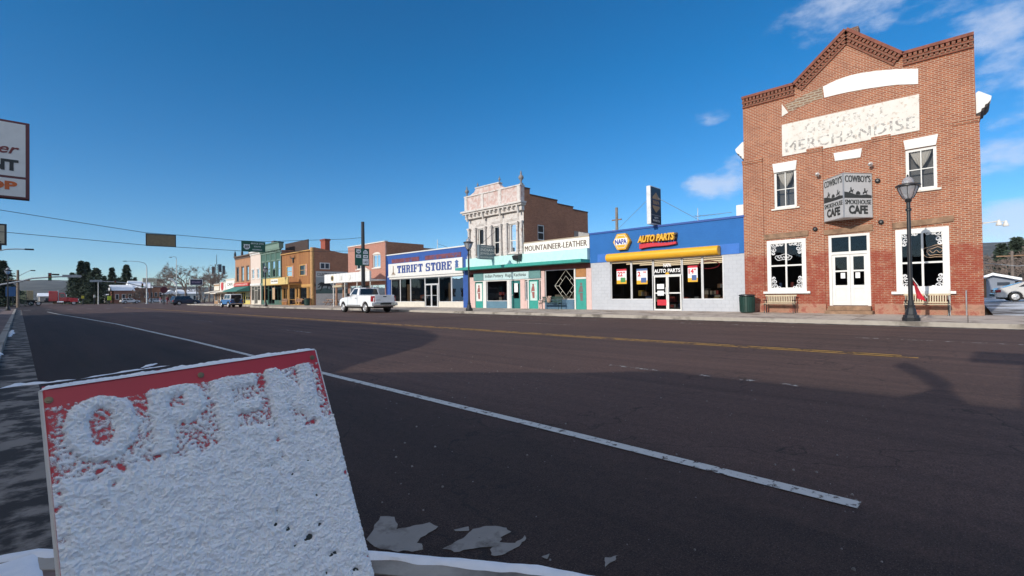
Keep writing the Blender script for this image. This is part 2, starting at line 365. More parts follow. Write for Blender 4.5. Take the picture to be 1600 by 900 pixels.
# ---------------------------------------------------------------- the setting: ground, street, pavements, markings, snow, hills
def asphalt():
    m, N, L, b = _mat('asphalt')
    tc = N.new('ShaderNodeTexCoord'); s = N.new('ShaderNodeSeparateXYZ'); L.new(tc.outputs['Object'], s.inputs[0])
    g = N.new('ShaderNodeNewGeometry'); sp = N.new('ShaderNodeSeparateXYZ'); L.new(g.outputs['Position'], sp.inputs[0])
    ed = N.new('ShaderNodeMath'); ed.operation = 'MULTIPLY_ADD'; L.new(_noise(N, L, .7, 5), ed.inputs[0]); ed.inputs[1].default_value = 1.6; L.new(sp.outputs[0], ed.inputs[2])
    lane = _ramp(N, L, ed.outputs[0], 3.6, 4.7)            # the resealed parking strip is browner and darker than the driving lanes
    c = _mix(N, L, lane, (.045, .030, .027), (.112, .070, .060))
    big = _noise(N, L, .25, 6); c = _mix(N, L, .55, c, _mix(N, L, _ramp(N, L, big, .3, .7), (.72, .72, .72), (1.22, 1.18, 1.15)), 'MULTIPLY')
    mp = N.new('ShaderNodeMapping'); mp.inputs['Scale'].default_value = (1.6, .06, 1); L.new(tc.outputs['Object'], mp.inputs[0])
    st = _noise(N, L, 1.4, 5, mp.outputs[0]); c = _mix(N, L, .8, c, _mix(N, L, _ramp(N, L, st, .3, .7), (.64, .65, .68), (1.26, 1.22, 1.2)), 'MULTIPLY')
    md = _noise(N, L, 16, 4); c = _mix(N, L, .5, c, _mix(N, L, _ramp(N, L, md, .35, .68), (.62, .62, .62), (1.35, 1.33, 1.3)), 'MULTIPLY')
    gr = _noise(N, L, 75, 3); c = _mix(N, L, .8, c, _mix(N, L, _ramp(N, L, gr, .3, .72), (.35, .35, .35), (1.75, 1.7, 1.65)), 'MULTIPLY')
    gr2 = _noise(N, L, 150, 2); c = _mix(N, L, _ramp(N, L, gr2, .62, .72), c, (.20, .175, .165))
    vo = N.new('ShaderNodeTexVoronoi'); vo.feature = 'DISTANCE_TO_EDGE'; vo.inputs['Scale'].default_value = .22
    wob = N.new('ShaderNodeMix'); wob.data_type = 'RGBA'; wob.blend_type = 'LINEAR_LIGHT'; wob.inputs[0].default_value = .9
    nz = N.new('ShaderNodeTexNoise'); nz.inputs['Scale'].default_value = 1.1; nz.inputs['Detail'].default_value = 6; L.new(tc.outputs['Object'], nz.inputs['Vector'])
    L.new(tc.outputs['Object'], wob.inputs[6]); L.new(nz.outputs['Color'], wob.inputs[7]); L.new(wob.outputs[2], vo.inputs['Vector'])
    cr = _ramp(N, L, vo.outputs[0], .0, .0035); crf = _mul(N, L, _inv(N, L, cr), .75); c = _mix(N, L, crf, c, (.018, .016, .016))
    L.new(c, b.inputs['Base Color']); b.inputs['Roughness'].default_value = .82; b.inputs['Specular IOR Level'].default_value = .3
    ad = N.new('ShaderNodeMath'); ad.operation = 'ADD'; L.new(gr, ad.inputs[0]); L.new(gr2, ad.inputs[1]); _bump(N, L, b, ad.outputs[0], .8, .012); return m
def concrete(name='concrete', col=(.52, .44, .37), stain=(.27, .21, .17), joint=1.5, lo=.5, hi=.62, damp=1.0, sc=.8):
    m, N, L, b = _mat(name)
    tc = N.new('ShaderNodeTexCoord')
    c = _mix(N, L, _noise(N, L, 5, 6), tuple(x*.75 for x in col), tuple(x*1.2 for x in col))
    c = _mix(N, L, _mul(N, L, _ramp(N, L, _noise(N, L, sc, 8, rough=.62), lo, hi), damp), c, stain)
    if joint:
        bt = N.new('ShaderNodeTexBrick'); L.new(tc.outputs['Object'], bt.inputs['Vector']); bt.offset = 0; bt.inputs['Scale'].default_value = 1
        bt.inputs['Brick Width'].default_value = joint; bt.inputs['Row Height'].default_value = joint; bt.inputs['Mortar Size'].default_value = .014
        for k in ('Color1', 'Color2'): bt.inputs[k].default_value = (1, 1, 1, 1)
        bt.inputs['Color2'].default_value = (.86, .86, .86, 1); bt.inputs['Mortar'].default_value = (.3, .28, .26, 1)
        c = _mix(N, L, 1.0, c, bt.outputs['Color'], 'MULTIPLY')
    L.new(c, b.inputs['Base Color']); b.inputs['Roughness'].default_value = .88
    _bump(N, L, b, _noise(N, L, 60, 4), .25); return m
def _inv(N, L, a):
    n = N.new('ShaderNodeMath'); n.operation = 'SUBTRACT'; n.inputs[0].default_value = 1; L.new(a, n.inputs[1]); return n.outputs[0]
def _mul(N, L, a, k):
    n = N.new('ShaderNodeMath'); n.operation = 'MULTIPLY'; L.new(a, n.inputs[0]); n.inputs[1].default_value = k; return n.outputs[0]
def paint_mat(name, col, amount=.5, scale=4.0):            # road paint worn through to the asphalt
    m, N, L, b = _mat(name); out = [n for n in N if n.type == 'OUTPUT_MATERIAL'][0]
    L.new(_mix(N, L, _noise(N, L, 12, 5), tuple(x*.75 for x in col), col), b.inputs['Base Color']); b.inputs['Roughness'].default_value = .7
    t = N.new('ShaderNodeBsdfTransparent'); x = N.new('ShaderNodeMixShader')
    f = _ramp(N, L, _noise(N, L, scale, 10, rough=.78), .36+.26*amount, .42+.26*amount)
    L.new(f, x.inputs[0]); L.new(t.outputs[0], x.inputs[1]); L.new(b.outputs[0], x.inputs[2]); L.new(x.outputs[0], out.inputs[0]); return m
def snow_mat(name='snow', dirt=.0):
    m, N, L, b = _mat(name)
    c = _mix(N, L, _ramp(N, L, _noise(N, L, 12, 6), .3, .7), (.80, .83, .88), (.90, .91, .93))
    if dirt: c = _mix(N, L, _ramp(N, L, _noise(N, L, 3, 8), .62-dirt*.3, .75-dirt*.3), c, (.30, .27, .24))
    L.new(c, b.inputs['Base Color']); b.inputs['Roughness'].default_value = .75
    _bump(N, L, b, _noise(N, L, 90, 5), .35, .01); return m
MSNOW = snow_mat(); MSNOWD = snow_mat('trodden_snow', .5)
MASPH = asphalt(); MCONC = concrete(); 
MGUT = concrete('gutter_concrete', (.235, .205, .18), (.034, .028, .025), 0, .45, .53, sc=2.2)
MKERB = concrete('kerb_concrete', (.40, .36, .31), (.16, .14, .12), 0)
MLAWN = mat('dry_grass', (.20, .16, .09), .95, var=.35, scale=.08, worn=(.78, .80, .84), wornamt=.30, wscale=.03)
MLOT = mat('lot_ground', (.11, .095, .085), .9, var=.3, scale=.4, worn=(.75, .78, .83), wornamt=.62, wscale=.16)

def grid_plane(x0, x1, y0, y1, z): return MB().poly([(x0, y0, z), (x1, y0, z), (x1, y1, z), (x0, y1, z)])
struct('ground', grid_plane(-6000, 6000, -6000, 6000, -.06), MLAWN)
mb = MB()
mb.poly([(-.6, -70, 0), (22.8, -70, 0), (22.8, 96, 0), (-.6, 96, 0)])
mb.poly([(-160, 96, 0), (260, 96, 0), (260, 182, 0), (-160, 182, 0)])
mb.poly([(-.6, 182, 0), (22.8, 182, 0), (22.8, 900, 0), (-.6, 900, 0)])
struct('road', mb, MASPH, fix=False)
# far pavement with its kerb, stepping back beyond the corner bulb
FARX = 20.4
def pavement(name, poly, z, m):                            # polygon extruded down to the road
    return struct(name, MB().prism([(x, y, z) for x, y in poly], (0, 0, -(z+.05))), m)
mb = MB(); mb.poly([(FARX+.15, -45, .145), (D+.4, -45, .20), (D+.4, 66, .20), (FARX+.15, 66, .145)])
mb.poly([(22.35, 66, .16), (D+.4, 66, .20), (D+.4, 108, .20), (22.35, 108, .16)])
struct('far_pavement', mb, MCONC, fix=False)
mb = MB(); mb.box(FARX, FARX+.15, -45, 66, -.05, .15); mb.box(FARX+.15, 22.35, 66, 66.15, -.05, .15); mb.box(22.2, 22.35, 66.15, 108, -.05, .165)
struct('far_kerb', mb, MKERB)
mb = MB(); mb.poly([(FARX-.45, -45, .004), (FARX, -45, .004), (FARX, 66, .004), (FARX-.45, 66, .004)])
struct('far_gutter', mb, MGUT, fix=False)
# near pavement: straight kerb, then the bulb that carries the camera
KP = [(-.28, 95), (-.28, 3.32), (-.1, 3.04), (.06, 2.98), (1.06, 1.86), (1.45, 1.27), (1.76, .58), (1.89, -.6), (1.89, -45)]
def offset(pts, d):
    out = []
    for i, p in enumerate(pts):
        a = Vector(pts[max(i-1, 0)]); b = Vector(pts[min(i+1, len(pts)-1)]); t = (b-a).normalized(); out.append((p[0]-t.y*d, p[1]+t.x*d))
    return out
KI = offset(KP, -.15); KO = offset(KP, .48)
mb = MB(); mb.poly([(x, y, .146) for x, y in KI] + [(-4.2, -45, .17), (-4.2, 95, .17)])
struct('near_pavement', mb, concrete('near_concrete', (.22, .15, .13), (.08, .06, .055)), fix=False)
mb = MB()
for i in range(len(KP)-1):
    mb.hexa([(*KP[i], -.05), (*KP[i+1], -.05), (*KI[i+1], -.05), (*KI[i], -.05)], [(*KP[i], .15), (*KP[i+1], .15), (*KI[i+1], .15), (*KI[i], .15)])
struct('near_kerb', mb, MKERB)
mb = MB(); mb2 = MB()
for i in range(len(KP)-1):
    (mb if i < 2 else mb2).poly([(*KP[i], .004), (*KO[i], .004), (*KO[i+1], .004), (*KP[i+1], .004)])
struct('near_gutter', mb, MGUT, fix=False)
mb2 = MB()                                                 # the few places where the gutter concrete shows through the dirt
for q in ([(30, 780), (75, 700), (120, 705), (130, 745), (180, 735), (240, 722), (270, 735), (225, 765), (190, 790), (220, 800), (215, 815), (130, 820), (70, 812), (40, 795)],
          [(285, 810), (350, 775), (385, 745), (430, 735), (500, 740), (505, 755), (475, 770), (480, 790), (530, 790), (555, 765), (560, 785), (520, 815), (480, 835), (440, 830), (450, 805), (400, 808), (320, 822)],
          [(325, 745), (370, 738), (365, 750), (330, 752)], [(615, 838), (635, 828), (634, 846)], [(825, 840), (845, 842), (870, 830), (855, 852), (828, 872)]):
    pts = [gnd(560+x/2.143, 480+y/2.143) for x, y in q]; fine = []
    for i, a in enumerate(pts):
        b = pts[(i+1) % len(pts)]
        for k in range(5): u = k/5; x, y = a[0]+(b[0]-a[0])*u, a[1]+(b[1]-a[1])*u; fine.append((x+.016*noise.noise(Vector((x*22, y*22, 0))), y+.016*noise.noise(Vector((x*22, y*22, 5))), .004))
    mb2.poly(fine)
struct('corner_gutter', mb2, concrete('bare_gutter_concrete', (.25, .235, .22), (.11, .095, .085), 0, .52, .66, sc=6), fix=False)
# pavements beyond the crossing
mb = MB(); mb.box(-160, -.5, 182, 186, -.05, .15); mb.box(23, 260, 176, 180, -.05, .15); mb.box(-160, -4.3, 92.5, 95.9, -.05, .15)
struct('cross_pavement', mb, MCONC)
# painted lines
MWHITE = paint_mat('white_road_paint', (.60, .60, .58), .16, 11); MWORN = paint_mat('worn_white_road_paint', (.55, .53, .50), .55, 6)
MYEL = paint_mat('yellow_road_paint', (.60, .33, .06), .28, 2.2)
def stripe(mb, pts, w, z=.008):
    a = offset(pts, w/2); b = offset(pts, -w/2)
    for i in range(len(pts)-1): mb.poly([(*a[i], z), (*a[i+1], z), (*b[i+1], z), (*b[i], z)])
mb = MB(); stripe(mb, [(3.35, .47), (3.38, 2.4), (3.42, 7.7), (3.5, 16.6), (3.42, 31), (2.9, 46), (2.4, 58.7), (2.1, 72)], .115); struct('white_lane_line', mb, MWHITE, fix=False)
mb = MB(); stripe(mb, [(11.12, .65), (10.95, 8), (11.05, 17.4), (11.1, 30), (11.1, 95)], .11); stripe(mb, [(11.36, .9), (11.2, 8), (11.3, 17.4), (11.35, 30), (11.35, 95)], .11)
struct('yellow_centre_line', mb, MYEL, fix=False)
mb = MB()
for a, b in ((4.45, 3.5), (2.98, 2.72), (2.42, 2.1), (1.85, 1.6)): stripe(mb, [(7.02, a), (7.0, b)], .1)
for k in range(1, 9): stripe(mb, [(7.0, 4.4+12*k), (7.0, 7.4+12*k)], .1)
for a, b in ((2.1, -2.6), (11.2, 14.6), (24, 27), (36, 39), (48, 51), (60, 63)): stripe(mb, [(14.9, a), (14.9, b)], .11)
stripe(mb, [(18.2, 4.2), (18.2, 8.5)], .1); stripe(mb, [(18.2, 12), (18.2, 30)], .1)
struct('worn_lane_dashes', mb, MWORN, fix=False)
mb = MB()
for x in range(0, 22, 2): mb.poly([(x+.4, 86, .008), (x+1.0, 86, .008), (x+1.0, 89, .008), (x+.4, 89, .008)])
struct('crosswalk', mb, MWORN, fix=False)
# lot beyond the brick cafe, old snow lying on it
def lot_z(x): return .1 + .0062*(x-D)
struct('parking_lot', MB().poly([(D+.4, -60, lot_z(D)), (130, -60, lot_z(130)), (130, -.75, lot_z(130)), (D+.4, -.75, lot_z(D))]), MLOT, fix=False)
def snow_lump(pts, w, h, seed):                            # a low irregular ridge of snow along a line
    mb = MB(); rnd = random.Random(seed); rows = []
    path = []
    for i in range(len(pts)-1):
        a, b = Vector(pts[i]), Vector(pts[i+1]); n = max(2, int((b-a).length/.05))
        path += [a + (b-a)*k/n for k in range(n)]
    path.append(Vector(pts[-1]))
    for i, p in enumerate(path):
        t = (path[min(i+1, len(path)-1)] - path[max(i-1, 0)]).normalized(); nn = Vector((-t.y, t.x, 0))
        e = min(1, i/4, (len(path)-1-i)/4)
        k = (.35 + 1.1*abs(noise.noise(Vector((i*.11, seed, 0)))) + .25*noise.noise(Vector((i*.45, seed, 3))))*e
        k = max(k, .02); row = []
        for j in range(7):
            u = -1 + j/3.0; jit = .12*noise.noise(Vector((i*.7, j*1.3, seed)))
            row.append(tuple(p + nn*(u*w*k*(1+jit)) + Vector((0, 0, max(0, h*k*(1-u*u)*(1+2*jit)) - .002))))
        rows.append(row)
    n = len(mb.v)
    for r in rows: mb.v += r
    for i in range(len(rows)-1):
        for j in range(6): a = n+i*7+j; mb.f.append((a, a+1, a+8, a+7))
    return mb
sn = MB()
def addsnow(m): sn.add(m.v, m.f)
addsnow(snow_lump([(-.1, 10.1, .006), (.3, 10.03, .006), (.62, 10.12, .006)], .05, .035, 1)); addsnow(snow_lump([(-.2, 9.95, .006), (.12, 10.2, .006)], .14, .09, 2))
addsnow(snow_lump([(.66, 10.1, .006), (1.35, 10.5, .006), (1.95, 10.75, .006)], .05, .03, 3)); addsnow(snow_lump([(1.5, 10.75, .006), (1.85, 11.3, .006)], .10, .05, 4))
addsnow(snow_lump([(-.33, 12.4, .15), (-.30, 14.6, .15)], .08, .06, 5)); addsnow(snow_lump([(-.24, 24, .006), (-.2, 29, .006)], .10, .06, 6))
addsnow(snow_lump([(.36, 4.2, .006), (.42, 4.33, .006)], .02, .012, 8))
for i in range(2, 8):                                      # the coat on the kerb in front of the board
    a, b = KP[i], KP[min(i+1, len(KP)-1)]
    m = MB(); A = Vector((*a, 0)); B = Vector((*b, 0)); t = (B-A).normalized(); inn = Vector((t.y, -t.x, 0))*1.0
    if (Vector((-1, 0, 0))).dot(inn) < 0 and i < 7: inn = -inn
    L_ = min((B-A).length, 2.0); n = max(3, int(L_/.02)); rows = []
    for k in range(n+1):
        p = A + t*(L_*k/n); row = []
        for j in range(8):
            u = j/7; e = .5 + .5*noise.noise(Vector((p.x*11, p.y*11, j*.4))); d = u*(.045+.035*e) - .012*(1-u)*e
            hh = .149 + .013*math.sin(math.pi*min(1, u*.97+.03))*(.5+e) if j else .118+.02*e
            row.append(tuple(p + inn*d + Vector((0, 0, hh))))
        rows.append(row)
    base = len(m.v)
    for r in rows: m.v += r
    for k in range(n):
        for j in range(7): q = base+k*8+j; m.f.append((q, q+1, q+9, q+8))
    if i < 6: addsnow(m)
m = MB(); g0 = len(m.v)                                    # snow sheet lying on the pavement beside the board
for i in range(31):
    for j in range(31):
        x = -1.3 + 1.385*i/30; y = 1.0 + 1.92*j/30
        lim = 2.93 if x > -.1 else 3.0
        m.v.append((x, min(y, lim), .150 + .018*(.6+.5*noise.noise(Vector((x*5, y*5, 0)))) - (.03 if i == 30 or j in (0,) else 0)))
for i in range(30):
    for j in range(30): q = g0+i*31+j; m.f.append((q, q+31, q+32, q+1))
addsnow(m)
o = sn.build('snow', MSNOW, smooth=True, fix=False); o['kind'] = 'stuff'; o['label'] = 'thin white snow left along the near kerb and gutter'; o['category'] = 'snow'
mb = MB()
for (x0, x1, y0, y1) in ((D+1, 36, -9, -2.2), (27, 60, -20, -10.5), (44, 60, -9.5, -3)):
    n0 = len(mb.v)
    for i in range(25):
        for j in range(25):
            u, v = i/24, j/24; e = min(u, 1-u, v, 1-v)*6; x = x0+(x1-x0)*u; y = y0+(y1-y0)*v
            mb.v.append((x, y, lot_z(x) + .004 + .11*(min(1, e)-.55) + .10*noise.noise(Vector((x*.5, y*.5, 2)))))
    for i in range(24):
        for j in range(24): q = n0+i*25+j; mb.f.append((q, q+25, q+26, q+1))
o = mb.build('lot_snow', MSNOWD, smooth=True, fix=False); o['kind'] = 'stuff'; o['label'] = 'old snow lying on the parking lot beside the brick cafe'; o['category'] = 'snow'
# grit scattered on the near asphalt
mb = MB(); rnd = random.Random(3)
for k in range(420):
    y = rnd.uniform(.2, 9); x = rnd.uniform(.5, 6.5); s = rnd.choice((.002, .003, .003, .004, .004, .005, .006, .009))
    mb.hexa([(x-s, y-s, .001), (x+s, y-s*.7, .001), (x+s*.8, y+s, .001), (x-s*.6, y+s*.8, .001)], [(x-s*.5, y-s*.4, s*1.1), (x+s*.5, y-s*.4, s*1.2), (x+s*.4, y+s*.5, s), (x-s*.4, y+s*.4, s*1.2)])
o = mb.build('grit', mat('grit', (.22, .20, .19), .9, var=.5, scale=8)); o['kind'] = 'stuff'; o['label'] = 'pale grit scattered over the dark near asphalt'; o['category'] = 'gravel'
# hills, a ring of wooded ridges
def hills():
    mb = MB(); m, N, L, b = _mat('wooded_hill')
    c = _mix(N, L, _ramp(N, L, _noise(N, L, .012, 8, rough=.7), .4, .6), (.075, .085, .085), (.15, .145, .135))
    c = _mix(N, L, _ramp(N, L, _noise(N, L, .006, 9, rough=.7), .60, .66), c, (.55, .58, .62)); L.new(c, b.inputs['Base Color']); b.inputs['Roughness'].default_value = 1
    b.inputs['Specular IOR Level'].default_value = 0
    prof = [(-60, .012), (-20, .02), (-3, .026), (0, .030), (3, .031), (5, .030), (7.5, .026), (10, .022), (16, .02), (30, .02), (60, .03), (85, .06), (90, .067), (93, .069), (96, .068), (105, .06), (130, .05), (180, .03)]
    n = 200; base = len(mb.v); rows = 7
    for i in range(n+1):
        a = -60 + 240*i/n
        for (p, q) in zip(prof, prof[1:]):
            if p[0] <= a <= q[0]: h = p[1] + (q[1]-p[1])*(a-p[0])/(q[0]-p[0]); break
        h *= 1 + .10*noise.noise(Vector((a*.35, 0, 0))) + .04*noise.noise(Vector((a*1.5, 4, 0)))
        for j in range(rows+1):
            u = j/rows; d = 2200 + 1600*u; z = -.1 + h*3000*(1.25*(u**.75 if u else 0))*(1 + .12*noise.noise(Vector((a*.5, u*5, 1)))*(1 if 0 < u < 1 else 0))
            mb.v.append((d*math.sin(R(a)), d*math.cos(R(a)), z))
    for i in range(n):
        for j in range(rows): q = base+i*(rows+1)+j; mb.f.append((q, q+rows+1, q+rows+2, q+1))
    return struct('hills', mb, m, smooth=True, fix=False)
hills()
# ---------------------------------------------------------------- the brick cafe with the gabled parapet
MBR = brick('cafe_brick', (.43, .140, .066), (.29, .080, .038), (.50, .37, .27), (.22, .09, .06), .5, mort=.013, paint=(.26, .035, .022), paint_z=2.7)
MBRT = brick('cafe_side_brick', (.34, .12, .07), (.25, .08, .05), (.38, .30, .24), (.2, .1, .07), .5)
MCOP = mat('coping_stone', (.22, .075, .05), .85, var=.3, scale=6, bump=.4)
MSAND = mat('brown_sandstone', (.26, .16, .10), .9, var=.35, scale=4, bump=.5, bscale=15)
MBASE = mat('red_sandstone', (.40, .22, .15), .9, var=.35, scale=3, bump=.6, bscale=9, worn=(.30, .10, .07), wornamt=.5, wscale=3)
MWHT = mat('white_paint', (.70, .69, .66), .55, var=.05, scale=4)
MWHW = mat('weathered_white_paint', (.70, .66, .60), .75, var=.07, scale=2, worn=(.50, .40, .32), wornamt=.22, wscale=6)
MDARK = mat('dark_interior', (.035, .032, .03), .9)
MROOF = mat('tar_roof', (.10, .095, .09), .9, var=.2)
MGL = glass('window_glass', .55); MGLS = glass('shop_glass', .45); MGLU = glass('upper_glass', .7)
MBLK = mat('black_metal', (.018, .019, .022), .38, .0, var=.2, scale=12); MSTEEL = mat('galvanised_steel', (.45, .46, .47), .45, .6)
MCURT = mat('lace_curtain', (.66, .63, .58), .9, var=.1, scale=20, bump=.3, bscale=30)
MVINYL = mat('white_vinyl', (.82, .82, .82), .5); MLETD = mat('black_lettering', (.03, .035, .035), .6)
GOODS = [mat('goods_'+n, c, .6) for n, c in (('cream', (.42, .38, .30)), ('red', (.35, .05, .04)), ('blue', (.06, .12, .30)), ('brown', (.22, .12, .06)), ('grey', (.25, .26, .27)), ('yellow', (.45, .30, .05)))]
yR, yL = fac(1533, 488)[0], fac(1167, 489)[0]
cafe = thing('brick_cafe', (D, (yL+yR)/2, ZB), 'two storey red brick cafe with gabled parapet and faded white painted boards', 'building')
def cafe_build():
    b = cafe
    lev = fp(1, 78, 470)[1]; ya = fp(1, 350, 388)[0]; yb = fp(1, 935, 225)[0]; ym, zm = fp(1, 632, 100); roofline = [(yL, lev), (ya, lev), (ym, zm), (yb, lev), (yR, lev)]
    gwL = fr(2, 187, 440, 388, 690); gwR = fr(2, 832, 385, 1110, 690); door = fr(2, 495, 412, 712, 765); uL = fr(2, 222, 92, 338, 265)
    uR = (fp(1, 1118, 720)[0], fp(1, 950, 745)[0], fp(2, 1040, 172)[1], fp(1, 950, 745)[1])
    holes = [gwL, gwR, door, uL, uR]
    mb = MB(); wall_face(mb, D, yR, yL, ZB-.1, lev-.05, holes, .2)
    mb.poly([(D, yL, lev-.05)] + [(D, y, z-.05) for y, z in roofline] + [(D, yR, lev-.05)])
    mb.build('wall', MBR, b, fix=False)
    # piers and their caps
    for (xa, xb, ca, cb) in ((84, 178, 812, 800), (420, 503, 750, 736), (770, 868, 688, 668), (1205, 1360, 600, 578)):
        y1, z1 = fp(1, xa, ca); y0 = fp(1, xb, cb)[0]
        if xa == 84: y1 = yL + .05
        if xa == 1205: y0 = yR - .09
        zt = z1; mb = MB()
        mb.box(D-.045, D-.002, y0, y1, ZB+.42, zt)
        mb.box(D-.10, D-.001, y0-.02, y1+.02, zt+.001, zt+.09); mb.box(D-.075, D-.001, y0-.01, y1+.01, zt-.1, zt-.001-.0)
        mb.build('pier', MBR, b)
    # dentilled cornice along the roofline
    cm = MB(); dm = MB()
    for (p, q) in zip(roofline, roofline[1:]):
        A, B = Vector((0, *p)), Vector((0, *q)); t = (B-A).normalized(); n = Vector((0, -t.z, t.y)); n = -n if n.z < 0 else n
        def bar(u0, u1, x0, m): m.prism([(x0, *(A+n*u0)[1:]), (x0, *(B+n*u0)[1:]), (x0, *(B+n*u1)[1:]), (x0, *(A+n*u1)[1:])], (D+.3-x0, 0, 0))
        bar(-.02, .10, D-.20, cm); bar(-.44, -.36, D-.07, dm); bar(-.24, -.16, D-.13, dm)
        L_ = (B-A).length; k = int(L_/.16)
        for i in range(k):
            for (u0, u1, px_) in ((-.155, -.025, .16), (-.355, -.245, .10)):
                a = A + t*(i+.17)*L_/k; c = A + t*(i+.83)*L_/k
                dm.prism([(D-px_, *(a+n*u0)[1:]), (D-px_, *(c+n*u0)[1:]), (D-px_, *(c+n*u1)[1:]), (D-px_, *(a+n*u1)[1:])], (px_-.002, 0, 0))
    cm.build('coping', MCOP, b); dm.build('brick_dentil', brick('dentil_brick', (.30, .095, .055), (.22, .065, .04), (.26, .18, .13)), b)
    y0, z0 = fp(1, 690, 100); y1 = fp(1, 590, 110)[0]
    MB().box(D+.35, D+.8, y0, y1, zm-.7, fp(1, 640, 68)[1]).build('chimney', brick('chimney_brick', (.2, .1, .07), (.15, .08, .06), (.25, .2, .17)), b)
    # painted boards on the upper wall
    def arc(pts): return [fp(1, *q) for q in pts]
    band = arc([(505, 400), (575, 366), (650, 340), (720, 325), (800, 314), (900, 306), (1020, 303), (1020, 386), (900, 390), (800, 403), (720, 415), (640, 430), (580, 443), (513, 460)])
    MB().yz(band, D-.03, D-.002).build('arched_board', MWHT, b)
    stub = arc([(283, 494), (318, 540), (283, 562)]); MB().yz(stub, D-.03, D-.002).build('arched_board', MWHW, b)
    old = arc([(300, 500), (400, 445), (498, 402), (506, 458), (420, 492), (322, 536)])
    MB().yz(old, D-.012, D-.002).build('bare_patch', brick('bare_brick', (.33, .19, .11), (.22, .12, .08), (.40, .33, .25), row=.11, width=.3, mort=.03), b)
    q = arc([(283, 608), (1025, 440), (1027, 636), (285, 778)])
    brd = MB().yz(q, D-.035, D-.002).build('sign_board', MWHW, b)
    faint = mat('faded_lettering', (.42, .38, .34), .8, worn=(.74, .71, .66), wornamt=.62, wscale=9)
    faint2 = mat('half_faded_lettering', (.30, .28, .26), .8, worn=(.74, .71, .66), wornamt=.54, wscale=8)
    yy0, yy1 = q[1][0], q[0][0]; hh = q[0][1]-q[3][1]; zb = (q[3][1]+q[2][1])/2; ht = (q[0][1]+q[1][1])/2 - zb
    text_fac('lettering', 'GENERAL', (yy1-(yy1-yy0)*.80, yy1-(yy1-yy0)*.19, zb+ht*.56, zb+ht*.88), D-.036, faint, brd, depth=.003, bold=.02, spacing=1.25)
    text_fac('lettering', 'MERCHANDISE', (yy1-(yy1-yy0)*.97, yy1-(yy1-yy0)*.03, zb+ht*.10, zb+ht*.42), D-.036, faint2, brd, depth=.003, bold=.05, spacing=1.1)
    # white lintels with sloping ends
    for pts in ([(232, 820), (364, 797), (358, 848), (240, 867)], [(940, 693), (1128, 656), (1116, 714), (950, 742)], [(563, 760), (716, 733), (708, 782), (571, 802)]):
        MB().yz([fp(1, *p) for p in pts], D-.05, D-.002).build('lintel', MWHT, b)
    # upper sash windows, half drawn curtains
    for r_ in (uL, uR):
        w = window(b, D+.04, r_, .10, MWHT, MGLU, (.5,), (.5,), .07, .035, 'sash_window')
        a, c, z0, z1 = r_; MB().box(D-.08, D+.03, a-.12, c+.12, z0-.08, z0-.003).build('sill', MWHW, w)
        cm = MB(); mid = (a+c)/2; n = 20; hw = (c-a)/2-.12     # a lace swag gathered to a point
        for i in range(n+1):
            u = -1 + 2*i/n
            for j in range(9):
                v = j/8; zz = z1 - .05 - (z1-z0)*.50*v*(1-.25*abs(u)); k = (1-v)**.7*.82+.18
                cm.v.append((D+.15+.02*math.sin(u*18), mid + u*hw*k, zz))
        for i in range(n):
            for j in range(8): q_ = i*9+j; cm.f.append((q_, q_+9, q_+10, q_+1))
        cm.build('curtain', MCURT, w, smooth=True, fix=False)
        MB().box(D+.5, D+.52, a-.3, c+.3, z0-.2, z1+.2).build('blind', mat('dim_blind', (.20, .20, .20), .9), w)
    # shop windows
    for r_, k in ((gwL, 0), (gwR, 1)):
        w = window(b, D-.02, r_, .17 if not k else .2, MWHT, MGLS, (.5 if not k else .49,), (.5 if not k else .455,), .10, .07, 'shop_window')
        a, c, z0, z1 = r_; MB().box(D-.14, D-.022, a-.16, c+.16, z0-.11, z0-.003).build('sill', MWHT, w)
        sc = MB(); n = 0
        w_, h_ = c-a, z1-z0
        def curl(y, z, s, d1, d2, turns=1.4):
            p = []
            for i in range(22):
                t = i/21; r = s*(1-t)*.8+.012; an = t*turns*2*math.pi; p.append((D+.028, y + d1*(s*.8-r*math.cos(an)), z + d2*(s*.7*0 + r*math.sin(an)+t*s*.3)))
            sc.tube(p, .017, 4)
        ins = .2
        for (ey, d1) in ((c-ins, -1), (a+ins, 1)):
            for (ez, d2, full) in ((z1-ins, -1, 1), (z0+ins, 1, 0)):
                s = .22*w_*.5 + .03
                curl(ey, ez, s*.75, d1, d2); curl(ey + d1*s*.9, ez - d2*.02, s*.55, d1, d2 if full else -d2); curl(ey, ez + d2*s*1.1, s*.6, d1, d2)
                if full: curl(ey + d1*s*1.7, ez, s*.42, d1, d2); 
                curl(ey, ez + d2*s*1.95, s*.42, d1, d2)
                sc.tube([(D+.028, ey, ez + d2*s*2.2), (D+.028, ey + d1*.02, ez), (D+.028, ey + d1*s*1.4, ez+d2*.01)], .012, 4)
        sc.build('scrollwork', MVINYL, w)
        em = MB(); pts = []
        cy, cz, ry, rz = (a+c)/2+(.12 if not k else -.42), z0+h_*(.66 if not k else .62), (.36 if not k else .42), (.13 if not k else .24)
        for lap in range(1 if not k else 2):
            f_ = 1-.35*lap; em.tube([(D+.035, cy+ry*f_*math.cos(t*.3), cz+rz*f_*math.sin(t*.3)+.03*math.sin(t*1.3)) for t in range(22)], .014, 4)
        if not k: em.tube([(D+.035, cy+.26-.024*i, cz+.06*math.sin(i*1.25)) for i in range(22)], .014, 4)
        else: em.tube([(D+.035, cy+.25-.03*i, cz+.05*math.sin(i*.9)+.28*(i < 4)*0) for i in range(18)], .012, 4)
        em.build('window_emblem', MVINYL if not k else mat('tan_emblem', (.42, .28, .18), .6), w)
        goods(w, [(a+.3, c-.3, z0+.15, 1)], D+.35, GOODS[:4], 'window_goods', 5+k, .22, .3)
